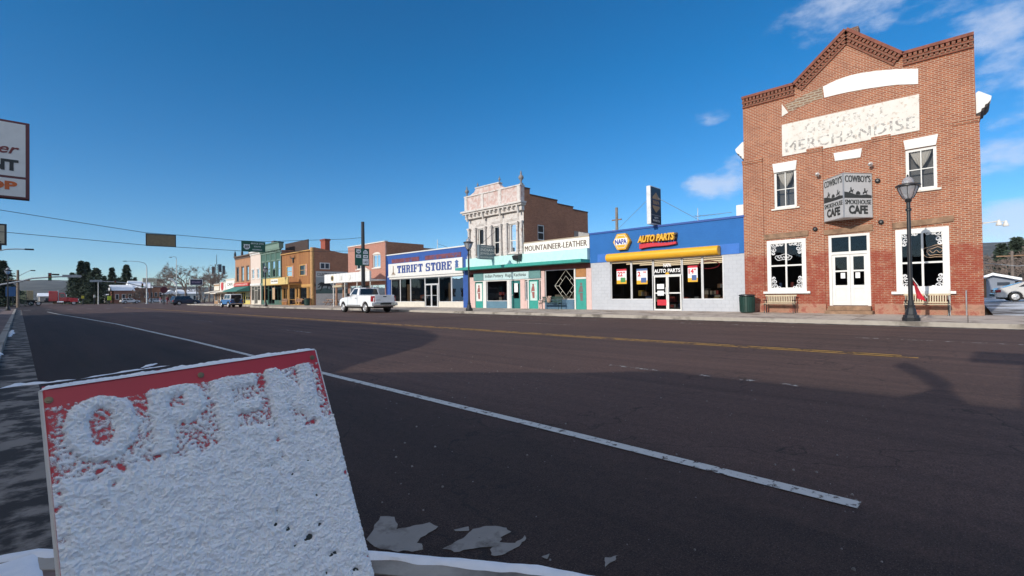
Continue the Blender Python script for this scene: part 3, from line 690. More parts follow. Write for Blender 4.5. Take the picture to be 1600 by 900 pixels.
    for pts in ([(172, 408), (395, 387), (395, 412), (174, 433)], [(818, 350), (1125, 311), (1126, 340), (820, 379)], [(474, 385), (718, 355), (720, 386), (474, 410)]):
        ys = [fp(2, *p) for p in pts]; MB().yz(ys, D-.06, D-.002).build('lintel_beam', MSAND, b)
    # doorway: transom and a pair of doors
    a, c, z0, z1 = door; zt = fp(2, 600, 498)[1]
    fm = MB(); F = .11
    fm.box(D+.02, D+.16, a, a+F, z0, z1); fm.box(D+.02, D+.16, c-F, c, z0, z1); fm.box(D+.02, D+.16, a+F, c-F, z1-F, z1); fm.box(D+.02, D+.16, a+F, c-F, zt-.06, zt+.06)
    ym = (a+c)/2 - .03; fm.box(D+.03, D+.14, ym-.03, ym+.03, zt+.06, z1-F); fm.build('door_frame', MWHT, b)
    MB().poly([(D+.1, a+F, zt), (D+.1, a+F, z1-F), (D+.1, c-F, z1-F), (D+.1, c-F, zt)]).build('transom_pane', MGLS, b)
    for (e0, e1, hs) in ((a+F+.005, ym-.004, 1), (ym+.004, c-F-.005, -1)):
        dm = MB(); zt2 = zt-.065; zs = [z0+.02, z0+.16, z0+.75, z0+.90, z0+1.42, z0+1.50, zt2-.10, zt2]; zs[5] = zs[4]+.07
        zmid = (zs[3]+zs[6])/2; st = .11
        dm.box(D+.06, D+.11, e0, e0+st, zs[0], zt2); dm.box(D+.06, D+.11, e1-st, e1, zs[0], zt2)
        for (za, zb_) in ((zs[0], zs[1]), (zs[2], zs[3]), (zmid-.035, zmid+.035), (zs[6], zs[7])): dm.box(D+.062, D+.108, e0+st, e1-st, za, zb_)
        dm.box(D+.085, D+.1, e0+st, e1-st, zs[1], zs[2]); dm.box(D+.075, D+.086, e0+st+.06, e1-st-.06, zs[1]+.06, zs[2]-.06)
        d = dm.build('door', MWHT, b)
        for (za, zb_) in ((zs[3], zmid-.035), (zmid+.035, zs[6])): MB().poly([(D+.09, e0+st, za), (D+.09, e0+st, zb_), (D+.09, e1-st, zb_), (D+.09, e1-st, za)]).build('pane', MGLS, d)
        MB().box(D+.07, D+.085, (e0+e1)/2-.09+.05*hs, (e0+e1)/2+.07+.05*hs, zmid-.32, zmid-.08).build('notice', MVINYL, d)
        MB().lathe([(.012, -.0), (.03, .01), (.03, .04), (0.005, .05)], (D+.06, (e1-.05) if hs > 0 else (e0+.05), z0+.95), 8, 'x').build('handle', MSTEEL, d)
    room(b, yR+.25, yL-.25, D+.3, D+6, ZB, 4.6, MDARK)
    # stone foot, step, side walls, eaves
    zf = ZB+.44; mb = MB()
    mb.box(D-.09, D-.001, yR-.10, a-.12, ZB-.15, zf-.02); mb.build('foundation', MBASE, b, bevel=.02); MB().box(D-.09, D-.001, c+.12, yL+.06, ZB-.15, zf-.02).build('foundation', MBASE, b, bevel=.02)
    MB().box(D-.55, D+.16, a-.1, c+.1, ZB-.12, ZB+.14).box(D-.30, D+.16, a-.02, c+.02, ZB+.141, z0-.005).build('step', MSAND, b, bevel=.015)
    dep = 19.0; zw = uR[3]+.9
    mb = MB()
    for y in (yR, yL): mb.poly([(D, y, ZB-.1), (D+dep, y, ZB-.1), (D+dep, y, zw), (D, y, zw)])
    for y in (yR, yL): mb.poly([(D, y, zw), (D+.3, y, zw), (D+.3, y, lev), (D, y, lev)])
    mb.poly([(D+.3, yR, zw), (D+.3, yL, zw)] + [(D+.3, y, z-.05) for y, z in roofline])
    mb.poly([(D+dep, yR, ZB), (D+dep, yL, ZB), (D+dep, yL, zw), (D+dep, yR, zw)]); mb.build('side_wall', MBRT, b, fix=False)
    yc = (yL+yR)/2; mb = MB()
    for y in (yR-.10, yL+.10): mb.poly([(D+.32, y, zw-.1), (D+dep+.3, y, zw-.1), (D+dep+.3, yc, zw+.9), (D+.32, yc, zw+.9)])
    mb.build('roof', mat('roof_shingle', (.16, .15, .15), .9, var=.25), b, fix=False)
    for s, y in ((1, yL), (-1, yR)):                       # white scrolled return of the side eaves
        prof = [(0, .72), (.12, .80), (.62, .38), (.58, .18), (.46, .02), (.36, -.02), (.33, -.16), (.22, -.20), (.18, -.36), (.05, -.42), (0, -.42)]
        zc = fp(1, 1320, 500)[1] if s < 0 else fp(1, 90, 750)[1]; sc = .68 if s < 0 else .7
        MB().prism([(D+.16, y + s*(.012+q*sc), zc + w*sc) for q, w in prof], (.5, 0, 0)).build('eaves_return', MWHT, b); MB().prism([(D+.2, y + s*(.012+q*sc*.92), zc + (w-.14)*sc) for q, w in prof], (1.2, 0, 0)).build('eaves_soffit', mat('dark_soffit', (.06, .045, .04), .8), b)
    y1, z1 = fp(2, 85, 252); y0, z0_ = fp(2, 112, 308)
    MB().box(D+.05, D+.35, yL+.003, yL+.42, z0_, z1).build('vent_hood', MWHT, b)
    # small fittings on the front
    for (u, v) in ((745, 138), (762, 345), (432, 380)): y, z = fp(2, u, v); MB().lathe([(.02, 0), (.08, -.03), (.10, -.12), (.04, -.16)], (D-.002, y, z), 8, 'x').build('wall_fitting', MBLK, b)
    for (u, v) in ((448, 112), (712, 62)): y, z = fp(2, u, v); MB().tube([(D, y, z-.05), (D-.25, y, z)], .02, 6).lathe([(.03, -.16), (.09, .02), (.07, .05)], (D-.3, y, z+.02), 10, 'x').build('flood_light', MWHT, b)
    mb = MB(); y, z = fp(2, 1265, 350)
    for k, (u, v) in enumerate(((1338, 358), (1364, 340))):
        e = Vector((D+.6+k*.5, yR-.55-.2*k, z+.02)); mb.tube([(D+.4, yR, z+.06*k), (e.x, e.y, e.z+.08)], .018, 6)
        mb.lathe([(.03, .12), (.05, .06), (.09, -.06), (.085, -.1)], e, 12)
    mb.build('flood_light', MWHT, b)
    for u in (1107, 1190): y, _ = fp(2, u, 760); MB().tube([(D-.16, y, ZB), (D-.16, y, ZB+(1.0 if u < 1150 else .95))], .022, 8).build('standpipe', MWHT if u < 1150 else MSTEEL, b)
cafe_build()
# the three-cornered hanging sign over the cafe door
def cafe_sign():
    yl = fp(2, 474, 200)[0]; yr = fp(2, 718, 200)[0]; zt = fp(2, 474, 138)[1]; zb = fp(2, 718, 322)[1]; yv = (yl+yr)/2 ; pr = 1.15
    # where the outer edge stands so that it meets the photograph's ridge
    d = ray(*P(2, 572, 200)); best = min((abs(d.y/d.x*(D-pr*k/100) - yv), k) for k in range(40, 160))[1]; 
    X1 = D - 1.12; yv = d.y/d.x*X1
    t = thing('corner_sign', (D-.5, yv, zb), 'grey wedge shaped two faced sign over the cafe door, reading CAFE below black riders', 'sign')
    MB().prism([(D-.08, yl, zb), (X1, yv, zb), (D-.08, yr, zb)], (0, 0, zt-zb)).build('sign_box', mat('grey_sign_face', (.50, .50, .50), .5, var=.06), t, bevel=.012)
    mb = MB(); mb.box(D-.08, D-.002, yv-.05, yv+.05, zt-.3, zt-.2); mb.box(D-.08, D-.002, yv-.05, yv+.05, zb+.2, zb+.3); mb.build('bracket', MBLK, t)
    ed = MB()
    for z in (zb, zt):
        ed.tube([(D-.08, yl, z), (X1, yv, z), (D-.08, yr, z)], .022, 4)
    ed.tube([(X1, yv, zb), (X1, yv, zt)], .025, 4); ed.build('edge_trim', MSTEEL, t)
    H = zt-zb
    for A, B in ((Vector((D-.08, yl, zb)), Vector((X1, yv, zb))), (Vector((X1, yv, zb)), Vector((D-.08, yr, zb)))):
        r = (B-A).normalized(); L_ = (B-A).length; up = Vector((0, 0, 1)); n = r.cross(up); o = A + n*.004
        mb = MB()
        text_on(mb, "COWBOY'S", o + r*L_*.06 + up*H*.80, r, up, L_*.88, H*.155, depth=.006, bold=.05)
        text_on(mb, 'SMOKEHOUSE', o + r*L_*.05 + up*H*.295, r, up, L_*.90, H*.105, depth=.006, bold=.05)
        text_on(mb, 'CAFE', o + r*L_*.17 + up*H*.075, r, up, L_*.66, H*.20, depth=.006, bold=.05)
        mb.build('lettering', MLETD, t, fix=False)
        def pt(u, v): return o + r*L_*u + up*H*v
        ar = MB(); hill = [(.03, .44), (.97, .44), (.97, .50), (.80, .525), (.60, .505), (.42, .515), (.22, .565), (.03, .58)]
        ar.prism([pt(*q) for q in hill], n*.006)
        def horse(u, v, s):
            q = [(-.9, 0), (-.95, .5), (-.75, .75), (-.4, .8), (-.35, 1.15), (-.45, 1.5), (-.3, 1.55), (-.25, 1.8), (-.5, 1.85), (-.15, 2.05), (.12, 1.9), (-.02, 1.78), (.1, 1.5), (.12, 1.05), (.45, 1.0), (.75, 1.4), (1.05, 1.15), (.95, 1.0), (.72, 1.05), (.62, .6), (.66, 0), (.52, 0), (.42, .45), (-.4, .42), (-.5, .3), (-.72, 0)]
            ar.prism([pt(u + a*s*.8, v + b_*s*.62) for a, b_ in q], n*.0065)
        horse(.27, .55, .105); horse(.75, .525, .11)
        ar.prism([pt(.42, .52), (pt(.58, .515)), pt(.57, .57), pt(.5, .60), pt(.44, .57)], n*.0065)
        ar.build('silhouette', MLETD, t)
cafe_sign()
# ---------------------------------------------------------------- the blue auto parts shop
MBLUE = brick('blue_painted_brick', (.02, .10, .42), (.02, .09, .38), (.015, .08, .34), (.02, .06, .25), .4, coat=(.035, .165, .45), bump=.5, row=.1, width=.3)
MGREYB = brick('grey_painted_brick', (.5, .5, .52), (.5, .5, .52), (.42, .42, .44), (.4, .4, .42), .3, coat=(.52, .54, .58), bump=.7, row=.2, width=.4)
MYELP = mat('yellow_plastic', (.75, .40, .02), .4, var=.06); MREDP = mat('red_plastic', (.55, .02, .04), .4)
MBLUEL = mat('blue_plastic', (.015, .035, .30), .4); MALU = mat('aluminium_frame', (.62, .62, .62), .4, .2); MPATCH = mat('light_blue_paint', (.035, .16, .52), .7, var=.1, scale=2)
parts_y0, parts_y1 = yL + .02, fp(3, 85, 400)[0]
parts = thing('auto_parts_shop', (D, (parts_y0+parts_y1)/2, ZB), 'low auto parts shop with blue upper wall, grey painted brick and yellow roll awning', 'building')
def parts_build():
    b = parts; y0, y1 = parts_y0, parts_y1; zt = (fac(1174, 338)[1]+fac(921, 367)[1])/2
    zb1 = fp(3, 1080, 489)[1]; zb0 = fp(3, 95, 552)[1]; zband = (zb0+zb1)/2
    op = fr(3, 210, 540, 905, 775); dr = fr(3, 468, 540, 650, 836); op = (op[0], op[1], op[2], zband-.02); dr = (dr[0], dr[1], ZB+.02, zband-.02)
    mb = MB(); wall_face(mb, D, y0, y1, ZB-.1, zband, [(op[0], dr[0], op[2], op[3]), (dr[1], op[1], op[2], op[3]), dr], .15); mb.build('wall', MGREYB, b, fix=False)
    MB().poly([(D-.02, y0, zband), (D-.02, y0, zt), (D-.02, y1, zt), (D-.02, y1, zband)]).poly([(D-.02, y0, zband), (D-.02, y1, zband), (D, y1, zband), (D, y0, zband)]).build('blue_band', MBLUE, b, fix=False)
    MB().box(D-.07, D+.3, y0, y1, zt-.004, zt+.10).build('coping', mat('blue_coping', (.015, .07, .30), .6), b)
    q = [fp(3, 133, 500), fp(3, 1000, 430), fp(3, 1000, 494), fp(3, 133, 549)]; MB().yz(q, D-.035, D-.022).build('paint_patch', MPATCH, b)
    shell(b, y0+.01, y1-.01, D+.001, D+16, ZB-.1, zt, MGREYB, MROOF)
    # framed shop windows and the doors
    ys = [fp(3, u, 700)[0] for u in (338, 772)]
    for (a, c) in ((ys[0], op[1]), (dr[1], ys[0]), (ys[1], dr[0]), (op[0], ys[1])):
        window(b, D+.03, (a+.004, c-.004, op[2], op[3]), .055, MALU, MGLS, name='shop_window')
    zt2 = fp(3, 555, 628)[1]
    w = window(b, D+.03, (dr[0], dr[1], zt2, dr[3]), .06, MALU, MGLS, name='transom')
    zz = [fp(3, 560, 610)[1], fp(3, 560, 586)[1], fp(3, 560, 575)[1], fp(3, 560, 552)[1]]
    text_fac('lettering', 'AUTO PARTS', (dr[0]+.10, dr[1]-.06, zz[0], zz[1]), D+.05, MVINYL, w, depth=.004, bold=.03)
    text_fac('lettering', 'NAPA', (dr[0]+.62, dr[1]-.62, zz[2], zz[3]), D+.05, MVINYL, w, depth=.004, bold=.03)
    MB().lathe([(.13, 0), (.13, .012)], (D+.035, (dr[0]+dr[1])/2, zz[0]-.10), 6, 'x').build('emblem', MYELP, w)
    mid = (dr[0]+dr[1])/2
    for (a, c) in ((dr[0]+.04, mid-.004), (mid+.004, dr[1]-.04)):
        d = window(b, D+.02, (a, c, dr[2], zt2-.004), .075, MWHT, MGLS, (), (.5,), .06, .07, 'door')
        MB().tube([(D-.03, a+.08 if a > mid else c-.08, ZB+.9), (D-.03, a+.08 if a > mid else c-.08, ZB+1.3)], .016, 6).build('handle', MALU, d)
        if a > mid:
            MB().box(D+.012, D+.018, c-.62, c-.2, ZB+1.22, ZB+1.5).box(D+.012, D+.018, c-.60, c-.22, ZB+.85, ZB+1.12).build('notice', MVINYL, d)
            MB().box(D+.012, D+.018, c-.75, c-.2, ZB+.3, ZB+.62).build('notice', MREDP, d)
    # roll awning
    A = fp(3, 200, 522); B = fp(3, 893, 474); zc = (A[1]+B[1])/2; r = .24
    n = 10; prof = [(D-.02, zc+r)] + [(D-.28 - r*math.sin(math.pi*i/n), zc + r*math.cos(math.pi*i/n)) for i in range(n+1)] + [(D-.02, zc-r)]
    mb = MB(); mb.prism([(x, B[0]+.06, z) for x, z in prof], (0, A[0]-B[0]-.12, 0)); mb.build('awning', MYELP, b, bevel=.04)
    # posters just inside the panes
    for k, (u0, v0, u1, v1, big) in enumerate(((247, 590, 308, 678, '22'), (369, 588, 436, 680, '2'), (682, 569, 743, 666, '14'))):
        r_ = fr(3, u0, v0, u1, v1); pm = MB().box(D+.024, D+.03, *r_); p = pm.build('poster', MVINYL, b); a, c, z0, z1 = r_; h = z1-z0; w_ = c-a
        MB().box(D+.019, D+.0235, a, c, z1-h*.13, z1).build('poster_band', MREDP if k != 1 else GOODS[2], p)
        text_fac('lettering', big, (c-w_*(.62 if len(big) > 1 else .38), c-w_*.08, z0+h*.50, z0+h*.82), D+.0235, MREDP, p, depth=.004, bold=.04)
        text_fac('lettering', '99', (a+w_*.12, a+w_*.38, z0+h*.68, z0+h*.82), D+.0235, MREDP, p, depth=.004, bold=.03)
        MB().box(D+.019, D+.0235, a, c, z0, z0+h*.24).build('poster_band', MYELP, p); MB().box(D+.015, D+.0225, a+w_*.1, a+w_*.6, z0+h*.10, z0+h*.42).build('poster_picture', mat('poster_green', (.06, .25, .08), .6) if k == 0 else GOODS[2], p)
    y, z = fp(3, 806, 562); o = MB().tube([(D+.12, y+.55*math.cos(t*.35), z+.2*math.sin(t*.35)) for t in range(19)], .025, 5); o.build('neon_sign', MREDP, b)
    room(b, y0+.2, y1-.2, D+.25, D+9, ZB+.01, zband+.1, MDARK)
    mb = MB()
    for k in range(4): mb.box(D+1.2+k*1.8, D+1.32+k*1.8, y0+.8, y1-.8, zband-.02, zband+.05)
    ml, N, L, bs = _mat('ceiling_tube'); bs.inputs['Emission Color'].default_value = (1, .78, .5, 1); bs.inputs['Emission Strength'].default_value = 1.6; mb.build('ceiling_light', ml, b)
    goods(b, [(op[0]+.1, ys[1]-.2, op[2]-.1, 3), (ys[1]+.2, dr[0]-.2, op[2]-.1, 2), (dr[0]+.2, dr[1]-.3, ZB+.1, 3), (dr[1]+.2, ys[0]-.1, op[2]-.15, 2)], D+1.2, GOODS, seed=9, w=.4, h=.36)
parts_build()
def hex_pts(y, z, r, X): return [(X, y + r*math.cos(R(30+60*i))*1.08, z + r*math.sin(R(30+60*i))) for i in range(6)]
def parts_signs():
    y, z = fp(3, 292, 423); r = .56
    t = thing('hexagon_sign', (D-.25, y, z-r), 'yellow hexagon sign with a white centre reading NAPA on the blue wall', 'sign')
    def flat(rr, X0, X1): return MB().prism([(X0, y + rr*1.0*math.cos(R(60*i)), z + rr*.98*math.sin(R(60*i))) for i in range(6)], (X1-X0, 0, 0))
    flat(r, D-.30, D-.03).build('sign_body', MYELP, t, bevel=.015); flat(r*.80, D-.316, D-.302).build('white_panel', MWHT, t); flat(r*.74, D-.324, D-.317).build('yellow_panel', MYELP, t)
    MB().box(D-.334, D-.325, y-.42, y+.42, z-.19, z+.19).build('name_panel', MVINYL, t)
    text_fac('lettering', 'NAPA', (y-.39, y+.39, z-.15, z+.15), D-.335, MBLUEL, t, depth=.012, bold=.035)
    q = [fp(3, 396, 432), fp(3, 622, 412), fp(3, 622, 368), fp(3, 402, 390)]
    ya, yb = fp(3, 622, 390)[0], fp(3, 398, 410)[0]; z0 = (fp(3, 400, 430)[1]+fp(3, 610, 414)[1])/2; z1 = (fp(3, 405, 388)[1]+fp(3, 622, 368)[1])/2
    t = thing('channel_letter_sign', (D-.2, (ya+yb)/2, z0-.3), 'slanted yellow AUTO PARTS letters above a red swoosh on the blue wall', 'sign')
    text_fac('letters', 'AUTO PARTS', (ya, yb, z0, z1), D-.24, MYELP, t, depth=.2, bold=.045, shear=.25)
    text_fac('letter_backing', 'AUTO PARTS', (ya-.03, yb+.03, z0-.03, z1+.03), D-.035, mat('dark_backing', (.02, .02, .05), .6), t, depth=.04, bold=.065, shear=.25)
    pts = []; n = 12
    top = [(yb - (yb-ya)*i/n, z0 - .06 - .05*math.sin(math.pi*i/n)*0 - .02*i/n + .03*math.sin(i*.5)) for i in range(n+1)]
    bot = [(y_, z_ - .28*(1-.55*i/n)) for i, (y_, z_) in enumerate(top)]
    MB().yz(top + bot[::-1], D-.25, D-.05).build('swoosh', MREDP, t, bevel=.01)
    # tall sign standing on the roof, edge on to the street
    Yp = fp(3, 478, 330)[0] - .2
    ya = Yp; xs = [side(*P(3, 456, 200), ya)[0], side(*P(3, 520, 200), ya)[0]]; zt = side(*P(3, 456, 77), ya)[1]; zb = side(*P(3, 456, 310), ya)[1]
    t = thing('roof_sign', ((xs[0]+xs[1])/2, ya, zb-.9), 'tall black roof sign with a tan hexagon, guyed above the blue shop front', 'sign')
    MB().box(xs[0], xs[1], ya, ya+.24, zb, zt).build('sign_box', mat('sign_case', (.62, .64, .66), .5), t, bevel=.01)
    fm = MB().box(xs[0]+.05, xs[1]-.04, ya-.012, ya-.001, zb+.05, zt-.05).build('sign_face', mat('black_sign_face', (.02, .022, .035), .4), t)
    w = xs[1]-xs[0]; h = zt-zb; cx_, cz = (xs[0]+xs[1])/2, zb+h*.58
    tan = mat('tan_sign_print', (.42, .26, .12), .5)
    m = MB().prism([(cx_ + w*.38*math.cos(R(30+60*i)), ya-.02, cz + h*.27*math.sin(R(30+60*i))) for i in range(6)], (0, .007, 0)); m.build('hexagon', tan, t)
    MB().box(cx_-w*.34, cx_+w*.34, ya-.027, ya-.021, cz-h*.085, cz+h*.085).build('name_panel', mat('dark_name_panel', (.03, .04, .09), .5), t)
    mb = MB(); text_on(mb, 'NAPA', (cx_-w*.29, ya-.028, cz-h*.055), (1, 0, 0), (0, 0, 1), w*.58, h*.11, depth=.004, bold=.04); mb.build('lettering', tan, t, fix=False)
    mb = MB(); text_on(mb, 'AUTO', (cx_-w*.18, ya-.014, zb+h*.155), (1, 0, 0), (0, 0, 1), w*.36, h*.05, depth=.004, bold=.03); text_on(mb, 'PARTS', (cx_-w*.3, ya-.014, zb+h*.075), (1, 0, 0), (0, 0, 1), w*.6, h*.05, depth=.004, bold=.03)
    mb.box(xs[0]+.1, xs[1]-.1, ya-.016, ya-.013, zb+h*.24, zb+h*.247); mb.build('lettering', MWHT, t, fix=False)
    mb = MB(); mb.tube([(D+.10, ya+.2, zb), (D+.15, ya+.2, zb-1.3)], .06, 6); mb.tube([(D+.8, ya+.2, zb), (D+.8, ya+.2, zb-1.3)], .06, 6); mb.build('post', MBLK, t)
    mb = MB(); zz = zb+h*.8; mb.tube([(cx_, ya+.2, zz), (D+1.5, ya+5.0, zb-.9)], .012, 4).build('guy_wire', MSTEEL, t); MB().tube([(cx_, ya+.2, zz), (D+1.5, ya-3.0, zb-.6)], .012, 4).build('guy_wire', MSTEEL, t)
    # weathered utility pole behind the shop
    Y = parts_y1 - 1.0; x, z1 = side(*P(3, 248, 213), Y); 
    X = 39.0; k = X; d = ray(*P(3, 248, 213)); tt = X/d.x; yy, z1 = d.y*tt, EYE.z+d.z*tt
    t = thing('utility_pole', (X, yy, 0), 'weathered wooden utility pole with a transformer rising behind the auto parts shop', 'pole')
    MB().tube([(X, yy, 0), (X, yy, z1)], .17, 8, .13).build('pole', mat('grey_wood', (.22, .19, .16), .9, var=.3, scale=3), t)
    MB().lathe([(.05, -.45), (.22, -.42), (.22, .4), (.1, .48)], (X-.35, yy+.1, z1-2.6), 10).build('transformer', mat('transformer_grey', (.5, .52, .54), .5), t)
    MB().box(X-.06, X+.06, yy-.5, yy+.5, z1-1.2, z1-1.1).build('crossarm', GOODS[3], t)
    X = D+4; d = ray(*P(3, 745, 265)); tt = X/d.x; yy, z1 = d.y*tt, EYE.z+d.z*tt
    t = thing('roof_antenna', (X, yy, z1-1.2), 'thin television antenna on the roof of the blue shop', 'antenna')
    MB().tube([(X, yy, z1-1.4), (X, yy, z1+.5)], .018, 5).build('mast', MSTEEL, t)
    mb = MB(); mb.tube([(X, yy+.2, z1), (X, yy-2.0, z1-.02)], .014, 4)
    for k in range(6): mb.tube([(X-.5+.05*k, yy-.25*k, z1-.01*k), (X+.5-.05*k, yy-.25*k, z1-.01*k)], .008, 4)
    mb.build('aerial', MSTEEL, t)
parts_signs()

# ---------------------------------------------------------------- the ornate two storey front and its leather shop annex
MTURQ = mat('pale_turquoise_paint', (.48, .72, .70), .6, var=.08, scale=3, worn=(.5, .42, .36), wornamt=.05, wscale=5)
MTEAL = mat('teal_paint', (.03, .30, .25), .55, var=.12, scale=4); MTEALD = mat('dark_teal_paint', (.02, .16, .15), .5); MPINK = mat('pink_paint', (.66, .46, .42), .65, var=.08, scale=4)
MORN = mat('weathered_metal_front', (.60, .56, .53), .65, var=.12, scale=5, worn=(.36, .25, .20), wornamt=.22, wscale=4)
MORNR = mat('red_worn_parapet', (.58, .50, .47), .7, var=.15, scale=4, worn=(.50, .33, .29), wornamt=.55, wscale=3.2)
MDRED = mat('dark_red_paint', (.20, .05, .04), .6, var=.15)
MSB = brick('dark_side_brick', (.52, .21, .11), (.40, .15, .08), (.38, .27, .2), (.2, .1, .07), .4)
MFASC = mat('white_fascia', (.78, .76, .70), .7, var=.05, scale=3, worn=(.55, .42, .30), wornamt=.10, wscale=3)
MBRNL = mat('brown_lettering', (.09, .05, .035), .7, worn=(.55, .48, .42), wornamt=.10, wscale=12)
vic_y0, vic_y1 = fp(4, 466, 500)[0], fp(4, 130, 600)[0]
ann_y0 = parts_y1 + .02
vic = thing('ornate_shop', (D, (vic_y0+vic_y1)/2, ZB), 'two storey shop with an ornate pressed metal front, bracketed cornice and worn red parapet', 'building')
annex = thing('leather_shop', (D, (ann_y0+vic_y0)/2, ZB), 'single storey leather shop with a white MOUNTAINEER LEATHER fascia and big dark window', 'building')
def vic_build():
    b = vic; y0, y1 = vic_y0, vic_y1
    zc = fp(4, 440, 195)[1]; ztop = fp(4, 425, 90)[1]; zcan = (fp(4, 130, 590)[1]+fp(4, 466, 560)[1])/2; zs = fp(4, 440, 500)[1]
    wins = [fr(4, 183, 345, 224, 500), fr(4, 277, 330, 319, 496), fr(4, 372, 314, 419, 485)]
    zw1 = sum(w[3] for w in wins)/3; zw0 = wins[2][2]; wins = [(w[0], w[1], zw0, zw1) for w in wins]
    mb = MB(); wall_face(mb, D, y0, y1, zs-.5, ztop-.3, wins, .25); mb.build('front_wall', MORN, b, fix=False)
    for w in wins:
        o = window(b, D+.1, w, .07, MWHT, glass('old_pane', .35), (), (.42,), .08, .06, 'sash_window')
        MB().box(D-.14, D+.02, w[0]-.10, w[1]+.10, w[2]-.12, w[2]-.004).build('sill', MORN, o)
        MB().box(D+.45, D+.47, w[0]-.2, w[1]+.2, w[2], w[3]+.1).build('blind', mat('grey_blind', (.12, .125, .13), .9), o)
    # columns, panels, frieze
    cols = [y1-.14, (wins[0][1]+.20), (wins[0][0]-.17), wins[1][1]+.17, wins[1][0]-.17, wins[2][1]+.17, wins[2][0]-.20, y0+.14]; zcap = zw1 + .02
    for y in cols:
        m = MB(); m.box(D-.20, D-.002, y-.13, y+.13, zs-.45, zw0-.1); m.box(D-.22, D-.002, y-.15, y+.15, zw0-.099, zw0)
        m.lathe([(.12, zw0), (.13, zw0+.12), (.10, zw0+.2), (.105, zw0+.75), (.12, zw0+.78), (.10, zw0+.82), (.085, zcap-.32), (.11, zcap-.28), (.09, zcap-.22), (.13, zcap-.05), (.14, zcap)], (D-.12, y, 0), 10)
        m.box(D-.24, D-.002, y-.14, y+.14, zcap+.001, zcap+.09); m.build('column', MORN, b)
    zf = zcap+.1; pan = MB(); 
    for w in wins:
        pan.box(D-.05, D-.002, w[0]-.28, w[1]+.28, zf+.12, zf+.62); pan.box(D-.085, D-.051, w[0]-.2, w[1]+.2, zf+.2, zf+.54)
        pan.box(D-.05, D-.002, w[0]-.05, w[1]+.05, zs-.25, w[2]-.2)
    pan.build('panel', MORN, b)
    fz = MB(); zg = zf+.70; fz.box(D-.10, D-.002, y0, y1, zg, zg+.06); fz.box(D-.10, D-.002, y0, y1, zg+.42, zg+.48)
    k = int((y1-y0)/.17)
    for i in range(k): y = y0+.1+i*.17; fz.lathe([(.005, -.05), (.06, -.02), (.06, .0)], (D-.01, y, zg+.24), 6, 'x')
    fz.build('frieze', MORN, b)
    co = MB(); zk = zc-.1
    co.box(D-.50, D-.002, y0-.22, y1+.22, zk+.001, zk+.12); co.box(D-.62, D-.002, y0-.3, y1+.3, zk+.121, zk+.26); co.box(D-.30, D-.002, y0-.08, y1+.08, zk-.35, zk)
    co.build('cornice', MORN, b)
    n = 13
    for i in range(n):
        y = y0 + (y1-y0)*(i+.5)/n; big = i in (0, 4, 8, 12); hh = .55 if big else .24; br = MB()
        br.prism([(D-.301, y-.07, zk-.002), (D-.52, y-.07, zk-.002), (D-.50, y-.07, zk-.14), (D-.36, y-.07, zk-hh), (D-.301, y-.07, zk-hh)], (0, .14, 0))
        br.build('cornice_bracket', MORN, b)
    # parapet, stepped pediment, finials
    MB().box(D-.35, D+.05, y0-.05, y1+.05, zk+.261, ztop).build('parapet', MORNR, b)
    pp = MB()
    for i in range(4): y = y0+.12+(y1-y0-.24)*i/3; pp.box(D-.40, D-.351, y-.14, y+.14, zk+.27, ztop+.06)
    pp.box(D-.42, D+.08, y0-.08, y1+.08, ztop+.001, ztop+.09); pp.build('parapet_trim', MORN, b)
    A, B = fp(4, 150, 145)[0], fp(4, 372, 95)[0]; yc = (A+B)/2; hw = (A-B)/2; zp = fp(4, 325, 68)[1]
    ped = [(yc-hw, ztop+.09), (yc-hw*.72, ztop+.3), (yc-hw*.62, zp), (yc+hw*.62, zp), (yc+hw*.72, ztop+.3), (yc+hw, ztop+.09)]
    MB().yz(ped, D-.33, D+.0).build('pediment', MORNR, b); MB().box(D-.38, D+.04, yc-hw*.66, yc+hw*.66, zp+.001, zp+.08).build('pediment_cap', MORN, b)
    for y, z, s in ((y1-.02, ztop+.09, .9), (y0+.06, ztop+.09, 1.05), (yc+hw*.6, zp+.08, .45), (yc-hw*.6, zp+.08, .5)):
        MB().lathe([(r*s, z+h*s) for r, h in ((.16, 0), (.16, .08), (.06, .14), (.07, .3), (.17, .42), (.19, .52), (.12, .64), (.05, .70), (.07, .78), (.015, .98))], (D-.16, y, 0), 10).build('finial', mat('grey_finial', (.22, .21, .21), .6), b, smooth=True)
    # side walls with a stepped top
    xe = side(*P(4, 856, 350), y0)[0]; tops = [side(*P(4, u, v), y0) for u, v in ((456, 92), (500, 100), (505, 130), (668, 178), (672, 192), (765, 213), (768, 225), (856, 248))]
    xs = D+.05; seq = [(xs, tops[0][1]), (tops[1][0], tops[0][1]), (tops[2][0], tops[2][1]+.1), (tops[3][0], tops[2][1]+.1 - .35), (tops[4][0], tops[4][1]), (tops[5][0], tops[4][1]-.2), (tops[6][0], tops[6][1]), (xe, tops[6][1]-.2)]
    zr = [ztop]; st = []
    zcur = tops[0][1]
    levels = [(xs, tops[1][0], (tops[0][1]+tops[1][1])/2), (tops[1][0], tops[3][0], (tops[2][1]+tops[3][1])/2), (tops[3][0], tops[5][0], (tops[4][1]+tops[5][1])/2), (tops[5][0], xe, (tops[6][1]+tops[7][1])/2)]
    prof = []
    for (a, c, z) in levels: prof += [(a, z), (c, z)]
    wy = side(*P(4, 548, 315), y0); wy2 = side(*P(4, 590, 415), y0); hole = (wy[0], wy2[0], wy2[1], wy[1])
    mb = MB(); zl = min(p[1] for p in prof) 
